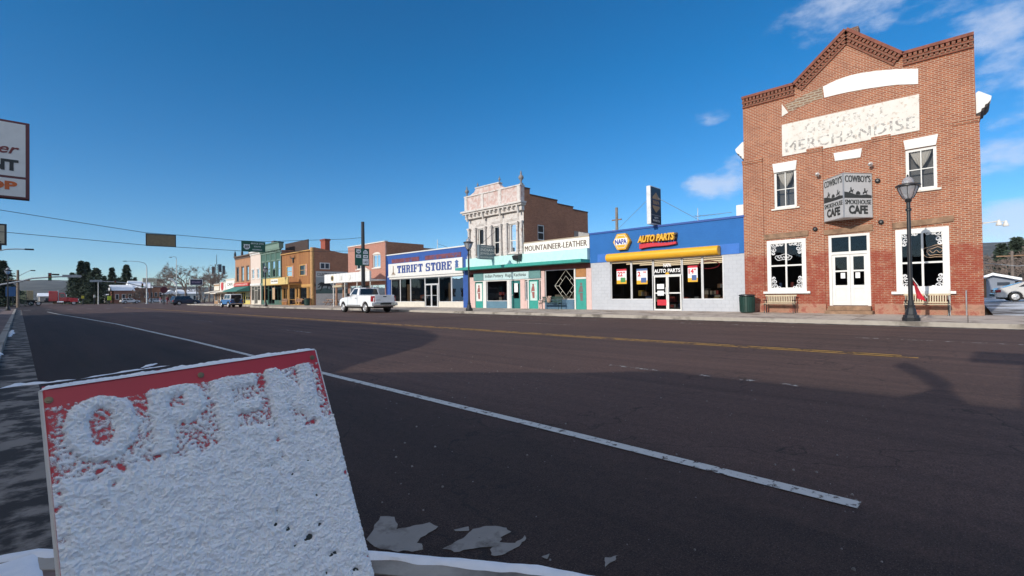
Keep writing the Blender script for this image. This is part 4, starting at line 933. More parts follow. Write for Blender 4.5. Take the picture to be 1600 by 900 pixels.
    def sidewall(y, holes):
        xs_ = sorted({xs, xe, *[q for h in holes for q in h[:2]]}); zs_ = sorted({ZB-.1, zl, *[q for h in holes for q in h[2:]]})
        for i in range(len(xs_)-1):
            for j in range(len(zs_)-1):
                cx_, cz = (xs_[i]+xs_[i+1])/2, (zs_[j]+zs_[j+1])/2
                if any(h[0] < cx_ < h[1] and h[2] < cz < h[3] for h in holes): continue
                mb.poly([(xs_[i], y, zs_[j]), (xs_[i+1], y, zs_[j]), (xs_[i+1], y, zs_[j+1]), (xs_[i], y, zs_[j+1])])
        mb.poly([(xs, y, zl)] + [(x, y, z) for x, z in prof] + [(xe, y, zl)] if prof[-1][1] > zl + .01 else [(xs, y, zl)] + [(x, y, z) for x, z in prof])
    sidewall(y0, [hole]); sidewall(y1-.01, []); mb.poly([(xe, y0, 0), (xe, y1, 0), (xe, y1, zl), (xe, y0, zl)]); mb.build('side_wall', MSB, b, fix=False)
    cm = MB()
    for (a, c, z) in levels: cm.box(a, c, y0-.05, y0+.22, z+.002, z+.08)
    cm.build('wall_coping', mat('dark_coping', (.12, .08, .06), .9), b)
    fm = MB(); a, c, z0, z1 = hole
    for q in ((a, a+.08, z0, z1), (c-.08, c, z0, z1), (a+.08, c-.08, z0, z0+.08), (a+.08, c-.08, z1-.08, z1), (a+.08, c-.08, (z0+z1)/2-.04, (z0+z1)/2+.04)): fm.box(q[0], q[1], y0+.03, y0+.1, q[2], q[3])
    o = fm.build('sash_window', MWHT, b); MB().poly([(a, y0+.08, z0), (c, y0+.08, z0), (c, y0+.08, z1), (a, y0+.08, z1)]).build('pane', MGLS, o)
    MB().poly([(xs, y0, zl-.4), (xe, y0, zl-.4), (xe, y1, zl-.4), (xs, y1, zl-.4)]).build('roof', MROOF, b)
    room(b, y0+.05, y1-.05, D+.3, D+7, zs-.4, zl-.5, MDARK, 'upper_room')
vic_build()
def annex_build():
    b = annex; y0, y1 = ann_y0, vic_y0 - .004
    zl = (fp(4, 470, 497)[1]+fp(4, 865, 460)[1])/2; zt = (fp(4, 470, 428)[1]+fp(4, 865, 395)[1])/2
    MB().box(D-.05, D+.25, y0, y1, zl, zt).build('fascia', MFASC, b); MB().box(D-.07, D+.27, y0, y1, zt+.002, zt+.07).build('coping', mat('tan_coping', (.42, .34, .25), .8), b)
    h = zt-zl; text_fac('lettering', 'MOUNTAINEER-LEATHER', (y0+.18, y1-.12, zl+h*.22, zl+h*.74), D-.052, MBRNL, b, depth=.004, bold=.07, spacing=1.05)
    shell(b, y0, y1-.01, D+.02, D+14, ZB-.1, zt-.1, MSB, MROOF, far=False)
    # grey gable of a shed roof showing over the fascia
    g = [side(*P(4, u, v), vic_y0-1.2) for u, v in ((690, 400), (752, 352), (860, 368), (860, 395))]
    X = D+6.0
    def at(u, v): d = ray(*P(4, u, v)); t = X/d.x; return (X, d.y*t, EYE.z+d.z*t)
    MB().prism([at(560, 415), at(750, 352), at(862, 372), at(862, 420), at(560, 440)], (5, 0, 0)).build('shed_roof', mat('grey_metal_roof', (.38, .38, .38), .5, .2), b)
annex_build()
def shared_front():
    zcan0 = (fp(4, 130, 600)[1]+fp(4, 866, 547)[1])/2; zcan1 = (fp(4, 130, 582)[1]+fp(4, 866, 531)[1])/2; zl = (fp(4, 470, 497)[1]+fp(4, 865, 460)[1])/2
    zh = (fp(4, 145, 625)[1]+fp(4, 870, 575)[1])/2
    for b, y0, y1 in ((vic, vic_y0, vic_y1+.06), (annex, ann_y0, vic_y0-.004)):
        MB().box(D-.30, D-.003, y0, y1, zcan1+.003, zl-.003).build('canopy_fascia', MTURQ, b)
        MB().box(D-1.0, D-.003, y0, y1+(.5 if b == vic else 0), zcan0, zcan1).build('canopy', MTEAL, b)
        MB().box(D-.04, D+.2, y0, y1, zh, zcan0-.003).build('header', MDRED, b)
    zs0, zs1 = fp(4, 300, 655)[1], fp(4, 300, 612)[1]
    b = vic
    sb = MB().box(D-.09, D-.002, fp(4, 498, 640)[0], fp(4, 222, 640)[0], zs0, zs1).build('sign_band', mat('aqua_sign', (.50, .66, .68), .6, var=.1, scale=3), b)
    w = (fp(4, 498, 640)[0], fp(4, 222, 640)[0]); text_fac('lettering', 'Indian Pottery  Rugs  Kachinas', (w[0]+.25, w[1]-.2, zs0+.12, zs1-.1), D-.092, MLETD, sb, depth=.004, bold=.01)
    for u0, u1 in ((162, 220), (500, 570)): MB().box(D-.10, D-.002, fp(4, u1, 640)[0], fp(4, u0, 640)[0], zs0+.003, zs1+.04).build('sign_end', mat('grey_teal', (.12, .26, .26), .6), b)
    def el(name, u0, u1, v0, v1, m, x=.0, par=None, t=.10):
        y0, y1 = fp(4, u1, v0)[0], fp(4, u0, v0)[0]; z0 = fp(4, (u0+u1)/2, v1)[1] if v1 < 820 else ZB-.02; z1 = min(fp(4, (u0+u1)/2, v0)[1], zh-.003)
        return MB().box(D-.02+x, D-.02+x+t, y0, y1, z0, z1).build(name, m, par or b), (y0, y1, z0, z1)
    def pane(u0, u1, v0, v1, par, m=MGLS):
        y0, y1 = fp(4, u1, v0)[0]+.004, fp(4, u0, v0)[0]-.004; z0 = fp(4, (u0+u1)/2, v1)[1] if v1 < 820 else ZB+.02; z1 = min(fp(4, (u0+u1)/2, v0)[1], zh-.004)
        return window(par, D+.05, (y0, y1, z0, z1), .05, MALU, m, name='shop_window')
    fig = mat('faded_figure_paint', (.30, .10, .09), .7)
    def figure(u, par, seed, z0, z1, x=-.03, m=None):
        rnd = random.Random(seed); y = fp(4, u, 750)[0]; h = z1-z0; mb = MB()
        mb.lathe([(.09, 0), (.09, .006)], (D+x, y, z0+h*.86), 10, 'x'); mb.yz([(y-.14, z0+h*.48), (y-.10, z0+h*.78), (y+.10, z0+h*.78), (y+.15, z0+h*.48)], D+x, D+x+.006)
        mb.yz([(y-.11, z0+h*.05), (y-.12, z0+h*.44), (y+.12, z0+h*.44), (y+.07, z0+h*.05)], D+x+.001, D+x+.006)
        mb.yz([(y+.13, z0+h*.60), (y+.13, z0+h*.72), (y+.22, z0+h*.40), (y+.18, z0+h*.38)], D+x+.001, D+x+.006)
        mb.build('painted_figure', m or fig, par)
    # left to right along the pavement
    el('post', 130, 166, 640, 830, MPINK)
    o, r = el('painted_panel', 168, 212, 672, 830, MTEAL, .02); MB().box(D-.005, D-.001, r[0]+.08, r[1]-.08, r[2]+.55, r[3]-.06).build('white_panel', MWHT, o); figure(190, o, 1, r[2]+.65, r[3]-.1, -.012)
    el('post', 214, 233, 660, 830, MWHT); w_ = pane(234, 360, 655, 785, b); o, r = el('bulkhead', 234, 360, 786, 830, mat('slate_blue_paint', (.10, .20, .27), .6), .01)
    el('post', 361, 377, 655, 830, MWHT); o, r = el('door', 389, 441, 662, 830, MTEALD, .04, t=.06); MB().box(D+.015, D+.019, r[0]+.14, r[1]-.14, r[2]+.75, r[3]-.2).build('pane', MGLS, o); MB().box(D+.008, D+.0145, r[0]+.25, r[1]-.25, r[2]+1.2, r[2]+1.85).build('notice', MVINYL, o); MB().box(D-.03, D+.018, r[1]-.10, r[1]-.06, r[2]+.95, r[2]+1.05).build('handle', MALU, o)
    el('jamb', 378, 388, 660, 830, MALU); el('post', 442, 469, 648, 830, MPINK); pane(470, 486, 660, 780, b); el('bulkhead', 470, 486, 781, 830, MPINK)
    el('jamb', 487, 494, 655, 830, MWHT); o, r = el('door', 495, 551, 658, 830, MTEAL, .02, t=.06); MB().box(D-.005, D-.001, r[0]+.1, r[1]-.1, r[2]+.6, r[3]-.08).build('white_panel', mat('aqua_panel', (.50, .66, .62), .6), o); figure(522, o, 3, r[2]+.7, r[3]-.15, -.012)
    pane(553, 567, 655, 780, b); el('bulkhead', 553, 567, 781, 830, MPINK)
    MB().box(D-.001, D+.15, fp(4, 590, 700)[0], vic_y1, zs0-.09, zs0-.003).build('rail', MWHT, b)
    b = annex
    el('post', 568, 590, 600, 830, MPINK, par=b); w_ = pane(591, 770, 590, 775, b); el('bulkhead', 591, 770, 776, 830, mat('blue_bulkhead', (.08, .16, .24), .6), .01, par=b)
    yc, zc = fp(4, 718, 690); mb = MB()
    for s in (1.0, .62):
        q = [(D+.07, yc+.95*s, zc), (D+.07, yc, zc+1.05*s), (D+.07, yc-.95*s, zc), (D+.07, yc, zc-1.05*s), (D+.07, yc+.95*s, zc)]; mb.tube(q, .018, 4)
    for s in (-1, 1): mb.tube([(D+.07, yc+.95*s, zc), (D+.07, yc+.59*s, zc)], .014, 4); mb.tube([(D+.07, yc+.48, zc+.53*s), (D+.07, yc+.30, zc+.33*s)], .014, 4); mb.tube([(D+.07, yc-.48, zc+.53*s), (D+.07, yc-.30, zc+.33*s)], .014, 4)
    mb.build('diamond_tracery', mat('pale_neon_tube', (.60, .58, .50), .4), w_)
    el('post', 771, 779, 583, 830, MWHT, par=b); el('transom_panel', 781, 843, 583, 637, mat('orange_board', (.40, .18, .06), .7, var=.2), .02, par=b)
    o, r = el('door', 782, 844, 650, 830, MTEAL, .02, par=b, t=.06); figure(815, o, 5, r[2]+.5, r[3]-.12, -.006, mat('dark_figure_paint', (.16, .12, .12), .7)); el('transom_rail', 781, 844, 638, 649, MWHT, par=b)
    el('post', 845, 876, 562, 830, MPINK, par=b)
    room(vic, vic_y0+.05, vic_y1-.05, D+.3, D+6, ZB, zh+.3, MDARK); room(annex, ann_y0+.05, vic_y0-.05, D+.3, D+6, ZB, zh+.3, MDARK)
    goods(vic, [(fp(4, 358, 750)[0], fp(4, 290, 750)[0], fp(4, 300, 780)[1], 2)], D+.4, GOODS, seed=4, w=.3, h=.4)
    goods(annex, [(fp(4, 760, 750)[0], fp(4, 600, 750)[0], fp(4, 700, 785)[1], 1)], D+.5, [GOODS[3], GOODS[0], GOODS[4]], seed=6, w=.5, h=.5)
shared_front()
def hanging_sign():
    y = fp(4, 240, 480)[0]+.0; Yp = y - 1.0
    a = side(*P(4, 190, 438), Yp); c = side(*P(4, 287, 531), Yp)
    k = 1
    x0, x1, z1, z0 = a[0], c[0], a[1], c[1]
    t = thing('hanging_sign', ((x0+x1)/2, Yp, z0), 'slate blue hanging sign lettered INDIAN JEWELRY above the teal canopy', 'sign')
    MB().box(x0, x1, Yp, Yp+.22, z0, z1).build('sign_box', mat('slate_sign', (.13, .18, .21), .5), t, bevel=.01)
    mb = MB(); w, h = x1-x0, z1-z0
    for s, f, hh, in_ in (('AUTHENTIC', .82, .10, .12), ('INDIAN', .55, .20, .10), ('JEWELRY', .27, .20, .06), ('ROCKS & GIFTS', .07, .12, .08)): text_on(mb, s, (x0+w*in_, Yp-.004, z0+h*f), (1, 0, 0), (0, 0, 1), w*(1-2*in_), h*hh, depth=.004, bold=.015)
    mb.build('lettering', MWHT, t, fix=False)
    mb = MB(); mb.tube([(x1-.05, Yp+.1, z1-.2), (D, Yp+.1, z1-.2)], .03, 6); mb.tube([(x1-.05, Yp+.1, z0+.2), (D, Yp+.1, z0+.2)], .03, 6); mb.tube([(x0+.2, Yp+.1, z1), (D, Yp+.1, z1+1.1)], .015, 5); mb.build('bracket', MBLK, t)
    # lamp cluster and cowl on the canopy
    y, z = fp(4, 452, 520)
    t = thing('canopy_floodlight', (D-.5, y, z-.3), 'dark box floodlight standing on the teal canopy between the two shops', 'light')
    MB().hexa([(D-.7, y-.25, z-.15), (D-.35, y-.25, z-.25), (D-.35, y+.25, z-.25), (D-.7, y+.25, z-.15)], [(D-.75, y-.3, z+.12), (D-.3, y-.3, z+.28), (D-.3, y+.3, z+.28), (D-.75, y+.3, z+.12)]).build('housing', MBLK, t, bevel=.02)
    MB().tube([(D-.5, y, z-.2), (D-.5, y, z-.55)], .03, 6).build('stem', MBLK, t)
hanging_sign()
# ---------------------------------------------------------------- thrift store
MTB = mat('deep_blue_paint', (.025, .085, .32), .55, var=.12, scale=3); MSLAB = mat('blue_slab_lettering', (.02, .055, .24), .6, worn=(.10, .18, .36), wornamt=.2, wscale=8)
MCREAM = mat('cream_wall', (.62, .58, .50), .7, var=.07)
def slab_word(mb, s, a, right, up, W, H, depth):            # bold condensed capitals with slab serifs
    t, f = .26, .15                                         # stem and serif thickness in units of the letter height; letters are .72 wide
    G = {'T': [(0, .82, .72, 1), (0, .66, .13, .83), (.59, .66, .72, .83), (.23, 0, .49, .82), (.12, 0, .60, .13)],
         'H': [(.06, 0, .28, 1), (.44, 0, .66, 1), (.28, .42, .44, .58), (0, 0, .33, .12), (.39, 0, .72, .12), (0, .88, .33, 1), (.39, .88, .72, 1)],
         'R': [(.06, 0, .28, 1), (.28, .86, .58, 1), (.46, .54, .68, .9), (.28, .44, .58, .57), (.44, .12, .62, .46), (.48, 0, .74, .13), (0, 0, .33, .12), (0, .88, .1, 1)],
         'I': [(.07, 0, .33, 1), (0, 0, .40, .13), (0, .87, .40, 1)],
         'F': [(.06, 0, .28, 1), (.28, .86, .68, 1), (.56, .66, .68, .86), (.28, .44, .50, .57), (.40, .36, .50, .66), (0, 0, .38, .12), (0, .88, .1, 1)],
         'S': [(.08, .86, .58, 1), (0, .52, .22, .92), (.12, .42, .56, .58), (.46, .08, .68, .48), (.1, 0, .60, .14), (0, 0, .10, .34), (.56, .66, .66, 1)],
         'O': [(0, .10, .23, .90), (.47, .10, .70, .90), (.10, 0, .60, .15), (.10, .85, .60, 1)],
         'E': [(.06, 0, .28, 1), (.28, .86, .68, 1), (.56, .68, .68, .86), (.28, .44, .50, .57), (.40, .36, .50, .66), (.28, 0, .68, .13), (.56, .13, .68, .32), (0, 0, .1, .12), (0, .88, .1, 1)], ' ': []}
    adv = {'I': .48, ' ': .42, 'O': .80}; x = 0; items = []
    for ch in s:
        for q in G[ch]: items.append((q[0]+x, q[1], q[2]+x, q[3]))
        x += adv.get(ch, .82)
    right = Vector(right).normalized(); up = Vector(up).normalized(); n = right.cross(up); a = Vector(a); tot = x-.1
    for k, (x0, z0, x1, z1) in enumerate(items):
        d = depth*(1+.03*(k % 5))
        p = [a + right*(u/tot*W) + up*(v*H) for u, v in ((x0, z0), (x1, z0), (x1, z1), (x0, z1))]; mb.prism(p, n*d)
thr_y0, thr_y1 = vic_y1 + .02, fp(5, 470, 500)[0]
thrift = thing('thrift_shop', (D, (thr_y0+thr_y1)/2, ZB), 'low blue shopfront with a long white THRIFT STORE board over plate glass windows', 'building')
def thrift_build():
    b = thrift; y0, y1 = thr_y0, thr_y1
    zt = (fp(5, 468, 345)[1]+fp(5, 1200, 242)[1])/2; op = fr(5, 510, 545, 1150, 742); dr = fr(5, 806, 545, 930, 772); zo = (fp(5, 512, 547)[1]+fp(5, 1148, 490)[1])/2
    op = (op[0], op[1], op[2], zo); dr = (dr[0], dr[1], ZB+.02, zo)
    mb = MB(); wall_face(mb, D, op[0]-.004, op[1]+.004, ZB-.1, op[2]-.0, [(dr[0], dr[1], ZB+.02, op[2]+.1)], .2); mb.build('bulkhead', MCREAM, b, fix=False)
    mb = MB(); mb.box(D-.03, D+.2, y0, op[0]-.006, ZB-.1, zt); mb.box(D-.03, D+.2, op[1]+.006, y1, ZB-.1, zt); mb.box(D-.03, D+.2, op[0]-.005, op[1]+.005, zo+.02, zt); mb.build('wall', MTB, b)
    MB().box(D-.08, D+.3, y0-.02, y1+.02, zt+.002, zt+.10).build('coping', MWHT, b); shell(b, y0+.01, y1-.01, D+.2, D+15, ZB-.1, zt-.05, MSB, MROOF)
    MB().box(D-.10, D-.031, op[0]-.1, op[1]+.12, zo-.06, zo+.10).build('window_head', MWHT, b)
    ys = [op[1], fp(5, 590, 650)[0], fp(5, 681, 650)[0], dr[1], dr[0], fp(5, 1040, 650)[0], op[0]]
    for i in (0, 1, 2, 4, 5): window(b, D+.04, (ys[i+1]+.004, ys[i]-.004, op[2], op[3]-.065), .055, MALU, MGLS, name='shop_window')
    zt2 = fp(5, 860, 585)[1]; window(b, D+.05, (dr[0], dr[1], zt2, zo-.065), .05, MALU, MGLS, name='transom'); mid = (dr[0]+dr[1])/2 + .05
    for (a, c) in ((dr[0]+.16, mid-.003), (mid+.003, dr[1]-.04)): d = window(b, D+.03, (a, c, dr[2], zt2-.004), .085, MALU, MGLS, (), (), .06, .07, 'door'); MB().box(D-.0, D+.029, a+.1, c-.1, ZB+1.0, ZB+1.06).build('handle', MSTEEL, d)
    window(b, D+.04, (dr[0], dr[0]+.155, dr[2], zt2-.004), .04, MALU, MGLS, name='side_light')
    # long name board
    q = [fp(5, 500, 420), fp(5, 1150, 337), fp(5, 1150, 466), fp(5, 500, 524)]; z1 = (q[0][1]+q[1][1])/2; z0 = (q[2][1]+q[3][1])/2; ya, yb = q[1][0], q[0][0]
    sb = MB().box(D-.16, D-.032, ya, yb, z0, z1).build('name_board', MWHT, b, bevel=.015); h = z1-z0
    MB().box(D-.20, D-.03, ya-.08, yb+.08, z0-.11, z0-.003).build('board_ledge', MWHT, b)
    t0, t1 = fp(5, 1060, 400)[0], fp(5, 580, 450)[0]; mb = MB(); slab_word(mb, 'THRIFT STORE', (D-.161, t1, z0+h*.20), (0, -1, 0), (0, 0, 1), t1-t0, h*.60, .02); mb.build('lettering', MSLAB, sb)
    def emblem(u, kind):
        y = fp(5, u, 440)[0]; mb = MB(); X = D-.162
        if kind: mb.yz([(y-.25, z0+h*.72), (y, z0+h*.86), (y+.25, z0+h*.72), (y+.12, z0+h*.62), (y-.12, z0+h*.62)], X-.012, X); mb.box(X-.012, X, y-.22, y+.22, z0+h*.30, z0+h*.38); mb.lathe([(.2, 0), (.2, .01)], (X-.01, y, z0+h*.5), 10, 'x'); mb.yz([(y-.22, z0+h*.26), (y+.22, z0+h*.26), (y+.12, z0+h*.14), (y-.12, z0+h*.14)], X-.012, X)
        else: mb.yz([(y-.28, z0+h*.16), (y-.06, z0+h*.3), (y-.05, z0+h*.80), (y+.05, z0+h*.84), (y+.08, z0+h*.32), (y+.26, z0+h*.16)], X-.012, X); mb.box(X-.011, X, y-.34, y+.34, z0+h*.08, z0+h*.13)
        mb.build('emblem', mat('emblem_tan', (.22, .15, .10), .6) if not kind else GOODS[2], sb)
    emblem(545, 0); emblem(1103, 1)
    for u0, v0, u1, v1 in ((522, 372, 762, 330), (815, 328, 1130, 282)):
        a = fp(5, u0, v0); c = fp(5, u1, v1); z = zt-.62
        s = MB().box(D-.06, D-.032, c[0], a[0], z-.16, z+.22).build('old_sign_strip', mat('faded_maroon', (.16, .05, .07), .7, var=.3, scale=3, worn=(.03, .08, .26), wornamt=.3, wscale=2), b)
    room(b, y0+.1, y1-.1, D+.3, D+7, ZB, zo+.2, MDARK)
    goods(b, [(dr[1]+.3, ys[1]-.2, ZB+.3, 3), (ys[6]+.2, dr[0]-.3, ZB+.3, 2)], D+.9, [GOODS[3], GOODS[0], GOODS[4], mat('goods_orange', (.36, .10, .03), .6)], seed=12, w=.6, h=.45)
    mb = MB()
    for i, u in enumerate((985, 1000, 620)): y = fp(5, u, 640)[0]; mb.box(D+.6, D+.7, y-.25, y+.25, ZB+.4, ZB+2.1)
    mb.build('hung_garment', mat('tan_cloth', (.30, .20, .12), .9), b)
    t = thing('roof_aerial', (D+5, fp(5, 920, 250)[0], zt-.3), 'slim aerial mast standing on the thrift shop roof', 'antenna'); d = ray(*P(5, 920, 195)); k = (D+5)/d.x
    MB().tube([(D+5, d.y*k, zt-.4), (D+5, d.y*k, EYE.z+d.z*k)], .03, 5).build('mast', MSTEEL, t)
    MB().tube([(D+5, d.y*k, EYE.z+d.z*k-.4), (D+5.0, d.y*k-2.6, EYE.z+d.z*k-1.2)], .014, 4).build('stay_wire', MBLK, t)
thrift_build()

# ---------------------------------------------------------------- pink brick block with the white canopy
MPKB = brick('pink_brick', (.52, .22, .16), (.44, .17, .12), (.50, .36, .30), (.35, .2, .15), .3)
pk_y0, pk_y1 = thr_y1 + .02, fp(5, 135, 450)[0]
pink = thing('pink_brick_block', (D, (pk_y0+pk_y1)/2, ZB), 'two storey salmon pink brick block with a white canopy sign and brown stepped side wall', 'building')
def pink_build():
    b = pink; y0, y1 = pk_y0, pk_y1; zt = (fp(5, 465, 212)[1]+fp(5, 140, 262)[1])/2; zc0 = (fp(5, 45, 585)[1]+fp(5, 470, 545)[1])/2; zc1 = (fp(5, 45, 508)[1]+fp(5, 340, 480)[1])/2
    w1 = fr(5, 350, 328, 420, 437); w2 = fr(5, 205, 352, 272, 460); w2 = (w2[0], w2[1], w1[2], w1[3])
    op = (y0+.2, y1-.25, ZB+.55, zc0-.35); dr = (op[0]+(op[1]-op[0])*.42, op[0]+(op[1]-op[0])*.58, ZB+.02, zc0-.35)
    mb = MB(); wall_face(mb, D, y0, y1, ZB-.1, zt, [w1, w2, (op[0], dr[0], op[2], op[3]), (dr[1], op[1], op[2], op[3]), dr], .2); mb.build('wall', MPKB, b, fix=False)
    for w in (w1, w2):
        o = window(b, D+.08, w, .09, MWHT, MGLS, (.5,), (), .07, .07, 'sash_window'); MB().box(D-.07, D+.02, w[0]-.1, w[1]+.1, w[2]-.1, w[2]-.003).build('sill', MWHW, o)
        MB().box(D+.4, D+.42, w[0], w[1], w[2], w[3]).build('blind', mat('green_grey_blind', (.13, .15, .12), .9), o)
        yc = (w[0]+w[1])/2; n = 8; r = (w[1]-w[0])/2; MB().yz([(yc+r*math.cos(math.pi*i/n), w[3]+.004+.22*math.sin(math.pi*i/n)) for i in range(n+1)], D-.01, D-.003).build('arch_panel', MWHW, o)
    for (a, c) in ((op[0], dr[0]-.05), (dr[1]+.05, op[1])): window(b, D+.06, (a+.01, c-.01, op[2], op[3]), .06, MWHT, MGLS, (.5,), (), name='shop_window')
    window(b, D+.1, (dr[0]+.02, dr[1]-.02, dr[2], dr[3]), .1, GOODS[3], MGLS, (), (.4,), name='door')
    MB().box(D-1.6, D-.003, y0+.05, y1+2.2, zc0, zc0+.14).build('canopy_deck', MWHT, b)
    fs = MB().box(D-1.66, D-1.601, y0+.05, y1+2.2, zc0-.03, zc1).build('canopy_fascia', mat('white_siding', (.74, .74, .73), .6, var=.04), b)
    mb = MB()
    for k in range(14): y = y0+.2+(y1+1.9-y0)*k/14; mb.box(D-1.672, D-1.661, y, y+.02, zc0, zc1)
    mb.build('siding_seam', MALU, fs)
    for k in range(3): y = y1-.3-k*1.9+.6; MB().lathe([(.30, 0), (.30, .02)], (D-1.69, y, (zc0+zc1)/2), 14, 'x').build('round_emblem', GOODS[5] if k == 0 else MWHT, fs); MB().lathe([(.22, 0), (.22, .01)], (D-1.705, y, (zc0+zc1)/2), 12, 'x').build('emblem_centre', MLETD if k == 0 else MWHT, fs)
    pts = [(y0+.1, zc1+.002), (y0+1.2, zc1+.45), (y0+2.3, zc1+.002)]; MB().yz(pts, D-1.66, D-1.60).build('canopy_gable', MWHW, b)
    for k in range(4): y = y0+.4+(y1-y0)*k/3; MB().tube([(D-1.5, y, ZB-.1), (D-1.5, y, zc0)], .05, 8).build('canopy_post', MWHT, b)
    MB().box(D-.08, D+.25, y0, y1, zt+.002, zt+.10).build('coping', MWHW, b)
    sd = [side(*P(5, u, v), y0) for u, v in ((480, 213), (660, 232), (700, 245), (880, 262))]; xe = min(max(sd[3][0], D+10), D+24)
    prof = [(D+.01, zt), (D+4.5, zt), (D+4.5, zt-.35), (D+9, zt-.35), (D+9, zt-.75), (D+14, zt-.75), (D+14, zt-1.1), (D+19, zt-1.1)]
    mb = MB()
    for y in (y0, y1): mb.poly([(D+.01, y, ZB-.1)] + [(x, y, z) for x, z in prof] + [(D+19, y, ZB-.1)])
    mb.poly([(D+19, y0, ZB), (D+19, y1, ZB), (D+19, y1, zt-1.1), (D+19, y0, zt-1.1)]); mb.build('side_wall', MSB, b, fix=False)
    MB().poly([(D+.1, y0, zt-1.4), (D+19, y0, zt-1.4), (D+19, y1, zt-1.4), (D+.1, y1, zt-1.4)]).build('roof', MROOF, b)
    room(b, y0+.05, y1-.05, D+.35, D+5, ZB, zt-1.5, MDARK)
pink_build()

# ---------------------------------------------------------------- plank fronted saloon with the horse mural on its brick side
MPLK = planks('stained_planks', (.38, .17, .055), (.26, .10, .035)); MLOG = mat('pale_log', (.46, .26, .10), .7, var=.25, scale=5, bump=.3); MTAN = mat('golden_trim', (.50, .28, .09), .6, var=.12)
sal_y0, sal_y1 = fp(6, 848, 600)[0], fp(6, 568, 600)[0]
saloon = thing('plank_saloon', (D, (sal_y0+sal_y1)/2, ZB), 'two storey plank fronted saloon with log corner post and horse mural on its brick side', 'building')
def saloon_build():
    b = saloon; y0, y1 = sal_y0, sal_y1; zt = (fp(6, 568, 328)[1]+fp(6, 800, 296)[1])/2; z2 = fp(6, 700, 590)[1]
    w1 = fr(6, 606, 434, 660, 525); w2 = fr(6, 722, 410, 778, 505); z0_, z1_ = (w1[2]+w2[2])/2, (w1[3]+w2[3])/2; w1 = (w1[0], w1[1], z0_, z1_); w2 = (w2[0], w2[1], z0_, z1_)
    mb = MB(); wall_face(mb, D, y0, y1, z2, zt, [w1, w2], .15); mb.build('plank_front', MPLK, b, fix=False)
    for y in (y0+.25, y0+1.9, (y0+y1)/2+.5, (y0+y1)/2-.5, y1-1.9, y1-.12): MB().box(D-.06, D+.2, y-.1, y+.1, ZB-.1, z2-.325).build('front_post', MTAN, b)
    MB().box(D-.07, D+.2, y0, y1, z2-.32, z2-.002).build('beam', MTAN, b)
    for w in (w1, w2):
        o = window(b, D-.04, w, .13, MTAN, glass('saloon_pane', .5), (), (.5,), .10, .05, 'sash_window')
        MB().box(D+.10, D+.12, w[0]+.1, (w[0]+w[1])/2-.06, w[2]+.1, w[3]-.1).build('curtain', MCURT, o); MB().box(D+.3, D+.31, w[0], w[1], w[2], w[3]).build('blind', MDARK, o)
        MB().box(D-.05, D-.005, w[0]-.38, w[0]-.02, w[2], w[3]).build('shutter', mat('pink_shutter', (.50, .26, .20), .7), o)
    # log post, cornice, awning board
    MB().tube([(D-.16, y0+.1, ZB-.1), (D-.16, y0+.1, zt+.3)], .24, 10).build('log_post', MLOG, b, smooth=True)
    MB().box(D-.2, D+.1, y0, y1, zt+.002, zt+.12).build('cornice', MTAN, b)
    r = fr(6, 515, 540, 728, 580); s = MB().box(D-1.7, D-1.55, r[0]-.3, r[1]+.2, z2+.05, z2+.95).build('awning_board', mat('straw_board', (.62, .46, .18), .7, var=.12, scale=3), b)
    MB().box(D-1.56, D-.003, r[0]-.3, r[1]+.2, z2+.0, z2+.12).build('awning_roof', MTAN, b)
    MB().box(D-1.72, D-1.701, (r[0]+r[1])/2-1.2, (r[0]+r[1])/2+1.3, z2+.2, z2+.8).build('board_panel', MFASC, s); text_fac('lettering', 'Cowboy Collectibles', ((r[0]+r[1])/2-1.1, (r[0]+r[1])/2+1.2, z2+.36, z2+.66), D-1.722, MBRNL, s, depth=.004)
    for k in range(2): y = r[0]-.2 + (r[1]-r[0]+.2)*k; MB().tube([(D-1.5, y, ZB-.1), (D-1.5, y, z2)], .07, 8).build('awning_post', MTAN, b)
    # steer skull
    y, z = fp(6, 668, 375); m = MB(); m.prism([(D-.12, y-.22, z+.35), (D-.12, y+.22, z+.35), (D-.12, y+.10, z-.35), (D-.12, y-.10, z-.35)], (.1, 0, 0))
    for s_ in (-1, 1): m.tube([(D-.1, y+.2*s_, z+.28), (D-.15, y+.6*s_, z+.30), (D-.15, y+.85*s_, z+.62)], .07, 6, .02)
    m.build('steer_skull', MLETD, b)
    # ground floor
    for (a, c) in ((y0+.35, y0+1.8), (y1-1.8, y1-.22)): window(b, D+.06, (a+.02, c-.02, ZB+.6, z2-.34), .08, MTAN, MGLS, (.5,), (), name='shop_window'); MB().box(D+.02, D+.12, a, c, ZB-.1, ZB+.598).build('bulkhead', MPLK, b)
    mid = (y0+y1)/2; d = window(b, D+.05, (mid-.40, mid+.40, ZB+.02, z2-.4), .13, MTAN, MGLS, (), (.42,), name='door'); MB().box(D+.03, D+.049, mid+.28, mid+.33, ZB+1, ZB+1.1).build('handle', MSTEEL, d)
    for (a, c) in ((y0+2.0, mid-.6), (mid+.6, y1-2.0)): 
        if c > a+.2: window(b, D+.05, (a, c, ZB+.02, z2-.34), .08, MTAN, MGLS, (), (.3,), name='side_light')
    room(b, y0+.15, y1-.05, D+.35, D+5, ZB, zt-.5, MDARK)
    # brick side wall
    dep = side(*P(6, 1145, 400), y0)[0]; zb = side(*P(6, 1145, 300), y0)[1]; prof = [(D+.01, zt+.35), (D+4.5, zt+.2), (D+4.5, zt+.02), (D+9.5, zt-.15), (D+9.5, zt-.33), (dep, zt-.6)] if dep > D+10 else [(D+.01, zt+.35), (dep, zt-.3)]
    mb = MB()
    for y in (y0, y1-.01): mb.poly([(D+.01, y, ZB-.1)] + [(x, y, z) for x, z in prof] + [(prof[-1][0], y, ZB-.1)])
